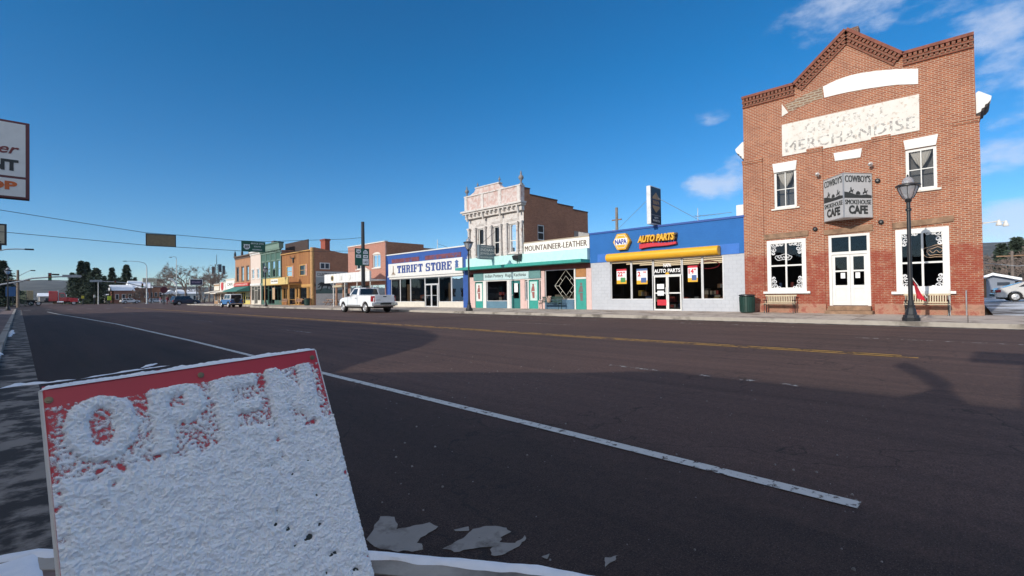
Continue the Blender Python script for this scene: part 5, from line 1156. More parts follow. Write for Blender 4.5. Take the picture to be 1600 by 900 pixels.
    mb.poly([(prof[-1][0], y0, ZB), (prof[-1][0], y1, ZB), (prof[-1][0], y1, prof[-1][1]), (prof[-1][0], y0, prof[-1][1])]); mb.build('side_wall', MSB, b, fix=False)
    MB().poly([(D+.1, y0, zt-.9), (dep, y0, zt-.9), (dep, y1, zt-.9), (D+.1, y1, zt-.9)]).build('roof', MROOF, b)
    def sd(u, v): return side(*P(6, u, v), y0)
    a, c = sd(897, 395), sd(985, 455); o = MB().box(a[0], c[0], y0-.05, y0-.003, c[1], a[1]).build('side_window', MWHT, b); m_ = (a[0]+c[0])/2
    for (u, v) in ((a[0]+.12, m_-.06), (m_+.06, c[0]-.12)): MB().box(u, v, y0-.056, y0-.051, c[1]+.1, a[1]-.1).build('pane', mat('dark_pane', (.05, .07, .09), .15), o)
    # mural: pale field, dark ground, running horse; white wainscot below
    f0, f1 = sd(862, 470), sd(1150, 665); xr = min(f1[0], dep-.1)
    o = MB().box(f0[0], xr, y0-.02, y0-.003, f1[1], f0[1]).build('mural', mat('mural_field', (.34, .38, .38), .8, var=.12, scale=.6), b)
    MB().box(f0[0], xr, y0-.026, y0-.021, f0[1]-.75, f0[1]-.05).build('mural_band', mat('mural_band', (.58, .58, .55), .8), o)
    gw = f0[1]-.75; pts = [(f0[0], f1[1]), (xr, f1[1]), (xr, f1[1]+.6), (f0[0]+(xr-f0[0])*.6, f1[1]+.35), (f0[0]+(xr-f0[0])*.3, f1[1]+.7), (f0[0], f1[1]+.45)]; MB().prism([(x, y0-.027, z) for x, z in pts], (0, .006, 0)).build('mural_ground', mat('mural_green', (.10, .16, .15), .8), o)
    mb = MB(); L0 = xr-f0[0]; text_on(mb, 'COUNTRY HAND CRAFTS', (f0[0]+L0*.04, y0-.028, f0[1]-.58), (1, 0, 0), (0, 0, 1), L0*.9, .38, depth=.004); mb.build('lettering', MLETD, o, fix=False)
    hx, _ = sd(878, 600); hx1, _ = sd(1010, 600); hzb, hzt = sd(940, 648)[1], sd(940, 528)[1]
    hp = [(-1.55, 1.15), (-1.0, 1.45), (-.2, 1.35), (.45, 1.5), (.8, 2.05), (.95, 2.25), (1.1, 2.1), (1.5, 1.85), (1.42, 1.7), (1.05, 1.8), (.9, 1.2), (1.35, .75), (1.1, .2), (.98, .25), (1.1, .7), (.6, .75), (.3, .1), (.18, .15), (.35, .8), (-.5, .8), (-.75, .3), (-1.15, -.15), (-1.25, -.05), (-.95, .4), (-.95, .9), (-1.3, .5), (-1.7, .45), (-1.72, .56), (-1.35, .7), (-1.15, 1.05), (-1.7, .9)]
    MB().prism([(hx+(x+1.72)/3.22*(hx1-hx), y0-.034, hzb+(z+.15)/2.4*(hzt-hzb)) for x, z in hp], (0, .005, 0)).build('mural_horse', MLETD, o)
    MB().box(f0[0], xr, y0-.03, y0-.003, ZB-.1, f1[1]-.004).build('white_wainscot', MWHW, b)
    # black tilted billboard behind the parapet, red brick chimney
    X = D+1.8; 
    def at(u, v, X): d = ray(*P(6, u, v)); t = X/d.x; return d.y*t, EYE.z+d.z*t
    a, c = at(630, 225, X), at(795, 300, X); t = thing('rooftop_billboard', (X, (a[0]+c[0])/2, zt-.5), 'dark brown weathered billboard with a braced back standing above the saloon roof', 'sign'); z1 = a[1]
    MB().box(X, X+.12, c[0], a[0]+1.5, c[1], z1).build('panel', mat('brown_billboard', (.055, .035, .03), .8, var=.3), t)
    mb = MB(); 
    for y in (c[0]+.4, (c[0]+a[0])/2, a[0]-.3): mb.tube([(X+.2, y, zt-.9), (X+.2, y, z1-.1)], .05, 5)
    mb.build('support', GOODS[3], t)
    X = D+14; a, c = at(905, 205, X), at(945, 240, X); MB().box(X, X+.9, c[0], a[0], zt-1.2, at(920, 205, X)[1]).box(X-.1, X+1.0, c[0]-.1, a[0]+.1, at(920, 205, X)[1]+.002, at(920, 190, X)[1]).build('chimney', mat('red_chimney', (.30, .07, .04), .8), b)
saloon_build()

# ---------------------------------------------------------------- green, white, and orange brick fronts further along
MGRN = mat('dark_green_paint', (.06, .13, .10), .6, var=.12, scale=2); MGRN2 = mat('sage_trim', (.17, .25, .20), .6, var=.1); MOBR = brick('orange_brick', (.50, .24, .12), (.42, .18, .09), (.50, .36, .25)); MPALE = mat('pale_pink_stucco', (.66, .55, .48), .8, var=.06)
def simple_front(name, label, c, u0, u1, vt, vtop_z, wallm, trim, wins, ground, depth=14, sidem=MSB, extra=None, gz=None):
    """one narrow shop: two floors, openings upstairs, shopfront below"""
    y1, y0 = fp(c, u0, 600)[0], fp(c, u1, 600)[0]; zt = vtop_z; t = thing(name, (D, (y0+y1)/2, ZB), label, 'building')
    zg = gz; hs = []
    for i in range(wins[0]):
        w = (y1-y0)*wins[1]; yc = y0 + (y1-y0)*(i+.5)/wins[0]; hs.append((yc-w/2, yc+w/2, wins[2], wins[3]))
    op = (y0+.25, y1-.25, ZB+.5, zg-.25)
    mb = MB(); wall_face(mb, D, y0, y1, ZB-.1, zt, hs + [(op[0], op[1], ZB+.02, op[3])], .18); mb.build('wall', wallm, t, fix=False)
    for w in hs:
        o = window(t, D+.06, w, .07, trim, MGLS, (), (.5,), .07, .06, 'sash_window'); MB().box(D-.08, D+.02, w[0]-.08, w[1]+.08, w[2]-.1, w[2]-.003).build('sill', trim, o)
        MB().box(D-.05, D-.003, w[0]-.08, w[1]+.08, w[3]+.003, w[3]+.16).build('lintel', trim, o); MB().box(D+.4, D+.41, w[0], w[1], w[2], w[3]).build('blind', mat('dull_blind', (.16, .17, .17), .9), o)
    mb = MB(); mb.box(D-.25, D+.1, y0-.03, y1+.03, zt+.002, zt+.16); mb.box(D-.12, D-.003, y0, y1, zt-.35, zt-.2); n = max(4, int((y1-y0)/.6))
    for i in range(n): y = y0+(y1-y0)*(i+.5)/n; mb.box(D-.22, D-.003, y-.07, y+.07, zt-.19, zt)
    mb.build('cornice', trim, t)
    mb = MB(); mb.box(D-.10, D-.003, y0, y1, zg-.22, zg+.1); mb.build('belt_course', trim, t)
    k = 3; w = (op[1]-op[0])/k
    for i in range(k):
        a, c_ = op[0]+w*i+.04, op[0]+w*(i+1)-.04
        if i == 1: window(t, D+.08, (a, c_, ZB+.03, op[3]-.003), .1, ground, MGLS, (.5,), (.75,), name='door')
        else:
            window(t, D+.03, (a, c_, ZB+.58, op[3]-.003), .07, ground, MGLS, (.5,), (.8,), name='shop_window'); MB().box(D+.02, D+.12, a, c_, ZB-.02, ZB+.577).build('bulkhead', ground, t)
    shell(t, y0+.01, y1-.01, D+.02, D+depth, ZB-.1, zt-.1, sidem, MROOF); room(t, y0+.05, y1-.05, D+.3, D+4, ZB, zt-.7, MDARK)
    return t, y0, y1
zt = (fp(6, 390, 305)[1]+fp(6, 555, 282)[1])/2
g, gy0, gy1 = simple_front('green_shop', 'tall narrow dark green shop with four slim upstairs windows and a stepped cornice', 6, 384, 562, 300, zt, MGRN, MGRN2, (4, .15, fp(6, 470, 525)[1], fp(6, 470, 385)[1]), MGRN, gz=fp(6, 470, 578)[1])
z = fp(6, 500, 235)[1]; MB().box(D-.3, D+.3, gy0+.02, gy1-.02, zt+.165, z).build('false_parapet', MGRN2, g); MB().box(D-.4, D+.35, gy0-.03, gy1+.03, z+.002, z+.18).build('parapet_cap', MGRN, g); yc = fp(6, 450, 220)[0]; MB().box(D+.5, D+1.1, yc-.5, yc+.5, zt, fp(6, 450, 203)[1]).build('chimney', mat('grey_brick', (.16, .15, .14), .9), g)
for k in range(5): y = gy0+.1+(gy1-gy0-.2)*k/4; MB().box(D-.08, D-.003, y-.09, y+.09, fp(6, 470, 570)[1], zt-.36).build('pilaster', MGRN2, g)
yy = (gy0*.62+gy1*.38); MB().box(D+.0, D+.02, yy-.5, yy+.45, ZB+.75, ZB+2.4).build('window_board', mat('board_tan', (.46, .32, .20), .8, var=.2), g)
zt = (fp(6, 292, 312)[1]+fp(6, 350, 306)[1])/2
w_, wy0, wy1 = simple_front('pale_stucco_shop', 'narrow pale pink stucco shop with two small windows and a rounded top', 6, 291, 380, 310, zt, MPALE, MWHT, (2, .24, fp(6, 340, 535)[1], fp(6, 340, 455)[1]), MCREAM, gz=fp(6, 340, 585)[1], sidem=MPALE)
zt = (fp(6, 158, 350)[1]+fp(6, 285, 332)[1])/2
o_, oy0, oy1 = simple_front('orange_brick_shop', 'orange brick shop with three arched windows, small roof finials and a red sign', 6, 156, 289, 345, zt, MOBR, mat('dark_trim', (.14, .10, .08), .7), (3, .17, fp(6, 225, 555)[1], fp(6, 225, 435)[1]), mat('yellow_shopfront', (.62, .52, .16), .6), gz=fp(6, 225, 640)[1])
for k in range(3): y = oy0+.15+(oy1-oy0-.3)*k/2; MB().lathe([(.2, zt+.17), (.16, zt+.5), (.2, zt+.55), (.1, zt+.9), (.02, zt+1.15)], (D-.05, y, 0), 8).build('finial', MLETD, o_)
za, zb_ = fp(6, 225, 603)[1], fp(6, 225, 575)[1]; MB().box(D-.3, D-.004, oy0+.1, oy1-.1, za, zb_).build('sign_board', mat('red_sign_board', (.52, .06, .05), .6), o_)
text_fac('lettering', 'FLOWERS & GIFTS', (oy0+.6, oy1-.6, za+.15, zb_-.15), D-.302, MFASC, o_, depth=.004, bold=.02)
zc = fp(6, 225, 650)[1]; MB().hexa([(D-1.9, oy0, zc), (D-.11, oy0, zc), (D-.11, oy1, zc), (D-1.9, oy1, zc)], [(D-1.9, oy0, zc+.12), (D-.11, oy0, za-.02), (D-.11, oy1, za-.02), (D-1.9, oy1, zc+.12)]).build('awning', mat('teal_awning', (.05, .20, .17), .7), o_)
def low_shop(name, label, u0, u1, vt, vb, wallm, band, word, depth=10, c=6):
    y1, y0 = fp(c, u0, 600)[0], fp(c, u1, 600)[0]; zt = fp(c, (u0+u1)/2, vt)[1]; zl = fp(c, (u0+u1)/2, vb)[1]; t = thing(name, (D, (y0+y1)/2, ZB), label, 'building')
    op = (y0+.3, y1-.3, ZB+.5, zl-.2); dr = (op[0], op[0]+1.0, ZB+.02, zl-.2)
    mb = MB(); wall_face(mb, D, y0, y1, ZB-.1, zt, [(dr[1]+.2, op[1], op[2], op[3]), dr], .18); mb.build('wall', wallm, t, fix=False)
    window(t, D+.05, (dr[1]+.22, op[1], op[2], op[3]), .07, MWHT, MGLS, (.33, .66), (), name='shop_window'); window(t, D+.05, dr, .1, MWHT, MGLS, (), (.4,), name='door')
    s = MB().box(D-.08, D-.003, y0+.2, y1-.2, zl+.25, zt-.3).build('sign_board', band, t)
    if word: text_fac('lettering', word, (y0+(y1-y0)*.2, y1-(y1-y0)*.2, zl+(zt-zl)*.42, zt-(zt-zl)*.32), D-.082, MLETD, s, depth=.004, bold=.02)
    MB().hexa([(D-1.6, y0, zl-.3), (D-.004, y0, zl-.3), (D-.004, y1, zl-.3), (D-1.6, y1, zl-.3)], [(D-1.6, y0, zl-.15), (D-.004, y0, zl+.2), (D-.004, y1, zl+.2), (D-1.6, y1, zl-.15)]).build('awning', MCREAM, t)
    MB().box(D-.1, D+.2, y0, y1, zt+.002, zt+.12).build('coping', MWHW, t); shell(t, y0+.01, y1-.01, D+.02, D+depth, ZB-.1, zt-.05, MSB, MROOF); room(t, y0+.05, y1-.05, D+.3, D+4, ZB, zt-.3, MDARK)
    return t
low_shop('cream_shop', 'low cream shop with a black lettered parapet sign beside the orange brick front', 74, 154, 543, 640, MCREAM, MFASC, 'CAFE')
low_shop('white_gabled_shop', 'small white shop with a red roundel sign and a sloping awning', 22, 73, 572, 655, MWHW, MWHT, '')
low_shop('tan_brick_shop', 'far low tan brick shop at the very end of the shop row', -30, 20, 588, 650, brick('tan_brick', (.42, .26, .15), (.36, .2, .11), (.4, .3, .2)), MCREAM, '')
yy, zz = fp(6, 46, 605); MB().lathe([(.75, 0), (.75, .03)], (D-.12, yy, zz), 14, 'x').build('red_roundel', mat('roundel_red', (.5, .05, .05), .5), [o for o in bpy.data.objects if o.name == 'white_gabled_shop'][0])
# ---------------------------------------------------------------- the near side of the street: buildings behind the camera that shade the road
TAN_EL = math.tan(R(SUN_EL)); NX = -4.3
EDGE = [(-45, 7), (3.5, 7), (4.43, 6.02), (6.05, 4.78), (7.48, 3.54), (8.16, 4.36), (8.93, 5.66), (9.64, 6.84), (10.87, 8.15), (11.85, 8.96), (13.68, 9.85), (16.3, 10.4), (20, 10.6), (23, 10.5), (31, 10.3), (42, 10), (58, 9)]
ROOFL = [(y + .06*(e-NX), (e-NX)*TAN_EL) for y, e in EDGE]         # height of the near fronts along the street
def roof_at(y):
    for p, q in zip(ROOFL, ROOFL[1:]):
        if p[0] <= y <= q[0]: return p[1]+(q[1]-p[1])*(y-p[0])/(q[0]-p[0])
    return ROOFL[-1][1]
def near_building(name, label, y0, y1, m, depth=16):
    pts = [(y0, roof_at(y0+.001))] + [p for p in ROOFL if y0 < p[0] < y1] + [(y1, roof_at(y1-.001))]
    t = thing(name, (NX, (y0+y1)/2, .17), label, 'building')
    low = min(z for _, z in pts); zh = min(2.6, low-.3); n = max(1, int((y1-y0)/4.5)); holes = []
    for i in range(n):
        a = y0+(y1-y0)*(i+.12)/n; c = y0+(y1-y0)*(i+.88)/n; mid = a+1.1; holes.append((a, a+1.0, .2, zh, 'door')); holes.append((a+1.3, c, .8, zh, 'shop_window'))
    mb = MB(); wall_face(mb, 0, y0, y1, .1, low-.01, [h[:4] for h in holes], -.15)
    mb.v = [(NX+x, y, z) for x, y, z in mb.v]; mb.poly([(NX, y0, low-.01)] + [(NX, y, z) for y, z in pts] + [(NX, y1, low-.01)]); mb.build('wall', m, t, fix=False)
    top = MB()
    for p, q in zip(pts, pts[1:]):
        top.hexa([(NX-.3, p[0], p[1]-.08), (NX+.05, p[0], p[1]-.08), (NX+.05, q[0], q[1]-.08), (NX-.3, q[0], q[1]-.08)], [(NX-.3, p[0], p[1]), (NX+.05, p[0], p[1]), (NX+.05, q[0], q[1]), (NX-.3, q[0], q[1])])
    top.build('coping', MCOP, t)
    mb = MB()
    mb.prism([(NX-.01, y, z-.1) for y, z in [(y0, low*.6)] + pts + [(y1, low*.6)]], (-.25, 0, 0)); mb.box(NX-depth, NX-.27, y0+.05, y0+.15, 0, low-.4); mb.box(NX-depth, NX-.27, y1-.15, y1-.05, 0, low-.4); mb.box(NX-depth-.1, NX-depth-.001, y0+.05, y1-.05, 0, low-.4); mb.build('side_wall', MSB, t)
    MB().box(NX-depth, NX-.27, y0+.16, y1-.16, low-.6, low-.45).build('roof', MROOF, t); MB().box(NX-3, NX-2.9, y0+.2, y1-.2, .1, low-.65).build('partition', MDARK, t)
    for h in holes:
        mb = MB(); frame(mb, 0, h[:4], .08, .05, (.5,) if h[4] != 'door' else (), ()); mb.v = [(NX-.10-x, y, z) for x, y, z in mb.v]; o = mb.build(h[4], MWHT, t)
        MB().poly([(NX-.12, h[0], h[2]), (NX-.12, h[1], h[2]), (NX-.12, h[1], h[3]), (NX-.12, h[0], h[3])]).build('pane', MGLS, o)
    return t
na = near_building('gift_shop_building', 'single storey brown building behind the snowy board, its parapet sloping down at the far end', -44, ROOFL[4][0]-.01, mat('brown_stucco', (.24, .17, .12), .9, var=.15))
near_building('arched_front_building', 'near side shop with a parapet rising in a quarter curve', ROOFL[4][0]+.01, 26, MOBR)
near_building('long_brick_building', 'long near side brick shop under a level parapet', 26.05, 58.5, MSB)
t = thing('reflection_block', (-18, 76, 0), 'low tan block added out of view on the near side to cover sky in window reflections', 'building')  # unseen block added to keep bare sky out of the far shop panes
mb = MB(); hs_ = [(62+5.5*k, 65.5+5.5*k, .7, 2.7) for k in range(5)]; wall_face(mb, 0, 61, 91, 0, 4.6, hs_, -.15); mb.v = [(-14+x, y, z) for x, y, z in mb.v]; mb.build('wall', MCREAM, t, fix=False); MB().box(-26, -14.16, 61, 91, 0, 4.4).build('block_body', MSB, t); MB().box(-26.1, -13.9, 60.9, 91.1, 4.601, 4.75).build('roof', MROOF, t)
for h_ in hs_: mb = MB(); frame(mb, 0, h_, .08, .05, (.5,)); mb.v = [(-14.1-x, y, z) for x, y, z in mb.v]; o = mb.build('shop_window', MWHT, t); MB().poly([(-14.12, h_[0], h_[2]), (-14.12, h_[1], h_[2]), (-14.12, h_[1], h_[3]), (-14.12, h_[0], h_[3])]).build('pane', MGLS, o)
# things on the roof of the gift shop that throw the odd shadows on the road
t = thing('roof_flue', (NX-.6, 1.0, 4.0), 'bent metal flue rising from the roof of the brown near building', 'flue')
MB().lathe([(.34, 3.2), (.30, 4.25), (.13, 4.55)], (NX-.5, 1.0, 0), 12).build('base', MSTEEL, t)
MB().tube([(NX-.5, 1.0, 4.4), (NX-.5, 1.05, 4.75), (NX-.5, 1.35, 5.1), (NX-.5, 1.72, 5.42)], .12, 10).build('pipe', MSTEEL, t)
t = thing('rooftop_sign_box', (NX-.2, -1.0, 3.8), 'tall blank rooftop sign box on the brown near building', 'sign')
MB().box(NX-.45, NX-.05, -4.2, .30, 3.6, 6.3).build('box', MWHW, t); MB().box(NX-.5, NX-.02, -4.3, .95, 5.75, 6.3).build('cap', MCOP, t)
# roadside signs of the near side, edge of the picture
def er_sign():
    Y = 21.0; a = side(45, 312, Y); b_ = side(39, 192, Y); x1 = a[0]+.02; z0, z1 = a[1], b_[1]; x0 = x1-3.4
    t = thing('restaurant_sign', (x0+1.6, Y, .15), 'large white two part restaurant and gift shop sign in a dark red frame', 'sign'); h = z1-z0
    MB().box(x0, x1, Y, Y+.32, z0, z1).build('cabinet', mat('maroon_frame', (.12, .025, .03), .5), t, bevel=.01)
    p = MB().box(x0+.06, x1-.09, Y-.012, Y-.001, z0+h*.285, z1-.07).build('upper_panel', MWHT, t); q = MB().box(x0+.06, x1-.09, Y-.012, Y-.001, z0+.06, z0+h*.255).build('lower_panel', MWHT, t)
    def px(u, v): return side(u, v, Y-.02)
    r = px(30.5, 242); r2 = px(0, 229); xe = r[0]
    for word, ub, vb, vt, wd, m, par, shear in (('Diner', 30.5, 242, 226.5, 1.15, mat('maroon_script', (.18, .03, .03), .5), p, .35), ('RESTAURANT', 29, 268, 250.5, 2.75, MLETD, p, 0), ('GIFT SHOP', 27, 297.5, 284, 2.45, mat('orange_lettering', (.60, .12, .02), .5), q, 0)):
        xa, za = px(ub, vb); zt = px(ub, vt)[1]; mb = MB(); text_on(mb, word, (xa-wd, Y-.013, za), (1, 0, 0), (0, 0, 1), wd, zt-za, depth=.01, bold=.05 if not shear else .015, shear=shear); mb.build('lettering', m, par, fix=False)
    sn_ = snow_lump([(x0+.05, Y+.15, z1), (x1-.3, Y+.15, z1)], .14, .05, 4); sn_.build('snow_cap', MSNOW, t, smooth=True, fix=False)
    mb = MB(); mb.tube([(x0+.9, Y+.16, .1), (x0+.9, Y+.16, z0)], .11, 10); mb.build('post', MBLK, t); MB().tube([(x0+2.3, Y+.16, .1), (x0+2.3, Y+.16, z0)], .11, 10).build('post', MBLK, t)
    Y = 44.0; a = side(10.5, 383, Y); b_ = side(9, 350, Y); x1 = a[0]; z0, z1 = a[1], b_[1]; x0 = x1-2.2
    t = thing('motel_sign', (x0+1.1, Y, .15), 'smaller tan sign in a black frame beyond the restaurant sign', 'sign')
    MB().box(x0, x1, Y, Y+.3, z0, z1).build('cabinet', MBLK, t); MB().box(x0+.06, x1-.1, Y-.012, Y-.001, z0+.1, z1-.1).build('panel', mat('tan_panel', (.46, .40, .28), .6), t)
    mb = MB(); h = z1-z0; text_on(mb, 'MOTEL', (x0+.2, Y-.02, z0+h*.12), (1, 0, 0), (0, 0, 1), x1-x0-.45, h*.34, depth=.006, bold=.06); text_on(mb, 'COLOR TV', (x0+.3, Y-.02, z0+h*.60), (1, 0, 0), (0, 0, 1), x1-x0-.6, h*.22, depth=.006, bold=.02); mb.build('lettering', MLETD, t, fix=False)
    MB().box(x0+.3, x1-.22, Y+.02, Y+.28, z0-.3, z0-.002).build('bracket', MBLK, t); MB().tube([(x0+.6, Y+.15, .1), (x0+.6, Y+.15, z0-.3)], .10, 8).build('post', MBLK, t)
er_sign()

# ---------------------------------------------------------------- the snow covered sandwich board
def board():
    TL = Vector((.035, 1.465, 1.055)); e = Vector((1, .03, .048)).normalized(); s = Vector((-.06, .41, .91)); s = (s - e*s.dot(e)).normalized(); n = e.cross(s); n = n if n.y < 0 else -n
    W, L = .612, 1.02; t = thing('sandwich_board', (TL + e*W/2 - s*L + Vector((0, .4, 0))), 'red sandwich board reading OPEN, crusted with wind blown snow, on the near pavement', 'sign')
    def p(u, v, h=0): return TL + e*(W*u) - s*(L*v) + n*h
    def uv(x, y):
        d = ray(x, y); k = (TL-EYE).dot(n)/d.dot(n); q = EYE + d*k - TL; return q.dot(e)/W, -q.dot(s)/L
    def cuv(X, Y): return uv(X/2.369, 520+Y/2.369)
    red = mat('red_sign_plastic', (.52, .035, .05), .4, var=.06, scale=4)
    MB().hexa([p(0, 1, -.02), p(1, 1, -.02), p(1, 1, 0), p(0, 1, 0)], [p(0, 0, -.02), p(1, 0, -.02), p(1, 0, 0), p(0, 0, 0)]).build('front_panel', red, t, bevel=.004)
    fp_ = [o for o in t.children][0]
    v0 = cuv(600, 520)[1]
    MB().prism([p(.055, v0+.05, .001), p(.945, v0+.05, .001), p(.945, .97, .001), p(.055, .97, .001)], n*.002).build('chalk_panel', mat('black_panel', (.02, .025, .022), .5), fp_)
    ed = MB()                                            # white plastic edge strip
    for a, b in (((0, 0), (0, 1)), ((1, 0), (1, 1)), ((0, 0), (1, 0))): ed.tube([p(*a, -.010), p(*b, -.010)], .0065, 6)
    ed.build('edge_strip', MWHT, fp_)
    # letter shapes in board coordinates
    O = [cuv(237, 355), cuv(508, 335), cuv(378, 230), cuv(400, 468)]; oc = ((O[0][0]+O[1][0])/2, (O[2][1]+O[3][1])/2); orx, ory = (O[1][0]-O[0][0])/2, (O[3][1]-O[2][1])/2
    Pa, Pb, Pc = cuv(543, 212), cuv(742, 215), cuv(600, 448); Ea, Eb, Ec = cuv(778, 172), cuv(942, 148), cuv(838, 420); Na, Nb, Nc = cuv(975, 138), cuv(1140, 110), cuv(1040, 375)
    def letters(u, v):
        du, dv = (u-oc[0])/orx, (v-oc[1])/ory; r = du*du+dv*dv
        if r < 1 and ((du/.40)**2 + (dv/.64)**2) > 1: return True
        w = Pb[0]-Pa[0]; x, y = (u-Pa[0])/w, (v-Pa[1])/(Pc[1]-Pa[1])
        if 0 <= y <= 1 and 0 <= x <= .34: return True
        if 0 <= y <= .58 and 0 <= x <= 1 and ((x-.55)/.48)**2 + ((y-.29)/.30)**2 < 1.05 and not (.34 < x < .66 and .18 < y < .40): return True
        w = Eb[0]-Ea[0]; x, y = (u-Ea[0])/w, (v-Ea[1])/(Ec[1]-Ea[1])
        if 0 <= x <= 1 and 0 <= y <= 1 and (x < .36 or y < .2 or .42 < y < .58 or y > .82): return True
        w = Nb[0]-Na[0]; x, y = (u-Na[0])/w, (v-Na[1])/(Nc[1]-Na[1])
        if 0 <= x <= 1 and 0 <= y <= 1 and (x < .30 or x > .70 or abs(y - (x-.05)*1.0) < .20): return True
        return False
    ltop = Pa[1]; lbot = Pc[1]; nu, nv = 270, 440; mb = MB(); H = []; random.seed(2)
    raw = [[1.0 if letters(i/nu, j/nv) else 0.0 for i in range(nu+1)] for j in range(nv+1)]
    for ps in range(1):
        raw = [[sum(r[max(0, min(nu, i+k))] for k in (-2, -1, 0, 1, 2))/5 for i in range(nu+1)] for r in raw]; raw = [[sum(raw[max(0, min(nv, j+k))][i] for k in (-2, -1, 0, 1, 2))/5 for i in range(nu+1)] for j in range(nv+1)]
    for j in range(nv+1):
        v = j/nv; row = []
        for i in range(nu+1):
            u = i/nu; q = Vector((u*W, v*L, 0))
            n1 = noise.noise(q*34); n2 = 1-2.2*abs(noise.noise(q*62+Vector((3, 1, 0)))); n3 = noise.noise(q*170); big = noise.noise(q*7+Vector((9, 0, 0)))
            f1 = noise.voronoi(Vector((q.x*58, q.y*74, n1*.8)))[0][0]; n4 = noise.noise(q*260); lump = n1*.42 + .48*(.55-f1) + n3*.46 + n4*.36 + n2*.08
            lm = raw[j][i]
            if True:
                k = (v-ltop)/(lbot-ltop) + .05*noise.noise(q*9)
                if k < .02: c = -1.6 + .9*max(0, k+.2)
                elif k < 1.05: c = -.13 + .44*k + .34*big
                else: c = min(1.05, .45 + (k-1.05)*3.2)
                c = min(c, 1.05) + (.75*noise.noise(q*115) if k < 1.1 else 0); c = c*(1-lm) + 1.0*lm
            if v < .012: c = -1
            c -= .55*max(0, 1-u/.03) + .75*max(0, 1-(1-u)/.035)*(1 if big+n1 > -.35 else 0)
            if v > lbot: c -= .62*max(0, noise.noise(q*48+Vector((0, 7, 2)))-.16)*(3.4)*(1 if noise.noise(q*5+Vector((4, 4, 4))) > .02 else .4)
            h = (c*.62 + lump*.62)
            row.append(h)
        H.append(row)
    for j in range(nv+1):
        for i in range(nu+1):
            h = H[j][i]; hh = .0015 + .0135*(min(h, 1.4) if h > 0 else h*.35)
            w = p(i/nu, j/nv, max(hh, -.001)) - s*0.0
            mb.v.append(tuple(w))
    for j in range(nv):
        for i in range(nu):
            if (H[j][i]+H[j+1][i]+H[j][i+1]+H[j+1][i+1])/4 > -.30: a = j*(nu+1)+i; mb.f.append((a, a+nu+1, a+nu+2, a+1))
    sm, N, L_, b = _mat('crusted_snow'); c = _mix(N, L_, _ramp(N, L_, _noise(N, L_, 40, 6), .3, .7), (.80, .82, .86), (.93, .93, .94)); L_.new(c, b.inputs['Base Color']); b.inputs['Roughness'].default_value = .7; b.inputs['Subsurface Weight'].default_value = .35; b.inputs['Subsurface Radius'].default_value = (.006, .007, .009); b.inputs['Subsurface Scale'].default_value = 1
    _bump(N, L_, b, _noise(N, L_, 420, 4), .45, .004)
    # where the crust is thin the board shows through between the grains
    out = [n for n in N if n.type == 'OUTPUT_MATERIAL'][0]; at_ = N.new('ShaderNodeAttribute'); at_.attribute_name = 'cover'
    gn = N.new('ShaderNodeMath'); gn.operation = 'MULTIPLY_ADD'; L_.new(_noise(N, L_, 520, 3), gn.inputs[0]); gn.inputs[1].default_value = .9; L_.new(at_.outputs['Fac'], gn.inputs[2])
    tr = N.new('ShaderNodeBsdfTransparent'); mx = N.new('ShaderNodeMixShader'); L_.new(_ramp(N, L_, gn.outputs[0], .26, .62), mx.inputs[0]); L_.new(tr.outputs[0], mx.inputs[1]); L_.new(b.outputs[0], mx.inputs[2]); L_.new(mx.outputs[0], out.inputs[0])
    cr = mb.build('snow_crust', sm, t, smooth=True, fix=False); at = cr.data.attributes.new('cover', 'FLOAT', 'POINT'); at.data.foreach_set('value', [h for r in H for h in r])
    # snow standing on the top edge
    tp = MB(); n0 = 160
    for i in range(n0+1):
        u = -.008 + 1.006*i/n0; endk = min(1, (i+.6)/5, (n0-i+.6)/5)
        for j in range(9):
            a = math.pi*(j/8); r = .013*(.85 + .35*noise.noise(Vector((u*16, j*.5, 2))) + .2*noise.noise(Vector((u*60, j, 5))))*endk
            o = p(u, 0, -.010) + n*(math.cos(a)*(.013)*(.6+.4*endk)) + s*(math.sin(a)*r*1.05 - .002); tp.v.append(tuple(o))
    for i in range(n0):
        for j in range(8): a = i*9+j; tp.f.append((a, a+9, a+10, a+1))
    tp.build('snow_cap', MSNOW, t, smooth=True, fix=False)
    for X, Y in ((180, 250), (743, 157), (1155, 92)):
        u, v = cuv(X, Y); c0 = p(u, v, .001); m = MB(); k = 12
        for r, h in ((.0075, 0), (.0075, .0015), (.004, .0018), (.004, .004)):
            for q in range(k): w = 2*math.pi*q/k; m.v.append(tuple(c0 + e*math.cos(w)*r + s*math.sin(w)*r + n*h))
        for r in range(3):
            for q in range(k): q2 = (q+1) % k; m.f.append((r*k+q, r*k+q2, r*k+k+q2, r*k+k+q))
        m.f.append(tuple(3*k+q for q in range(k))); m.build('screw', mat('brass_screw', (.20, .16, .10), .4, .7), fp_)
    s2 = Vector((s.x, -s.y, s.z)); n2_ = Vector((n.x, -n.y, n.z)); TB = TL + Vector((0, .045, 0))
    def pb(u, v, h=0): return TB + e*(W*u) - s2*(L*v) + n2_*h
    MB().hexa([pb(0, 1, -.02), pb(1, 1, -.02), pb(1, 1, 0), pb(0, 1, 0)], [pb(0, 0, -.02), pb(1, 0, -.02), pb(1, 0, 0), pb(0, 0, 0)]).build('rear_panel', red, t)
    MB().tube([p(.15, .6, -.015), pb(.15, .6, -.015)], .008, 6).tube([p(.85, .6, -.015), pb(.85, .6, -.015)], .008, 6).build('stay', MBLK, t)
board()
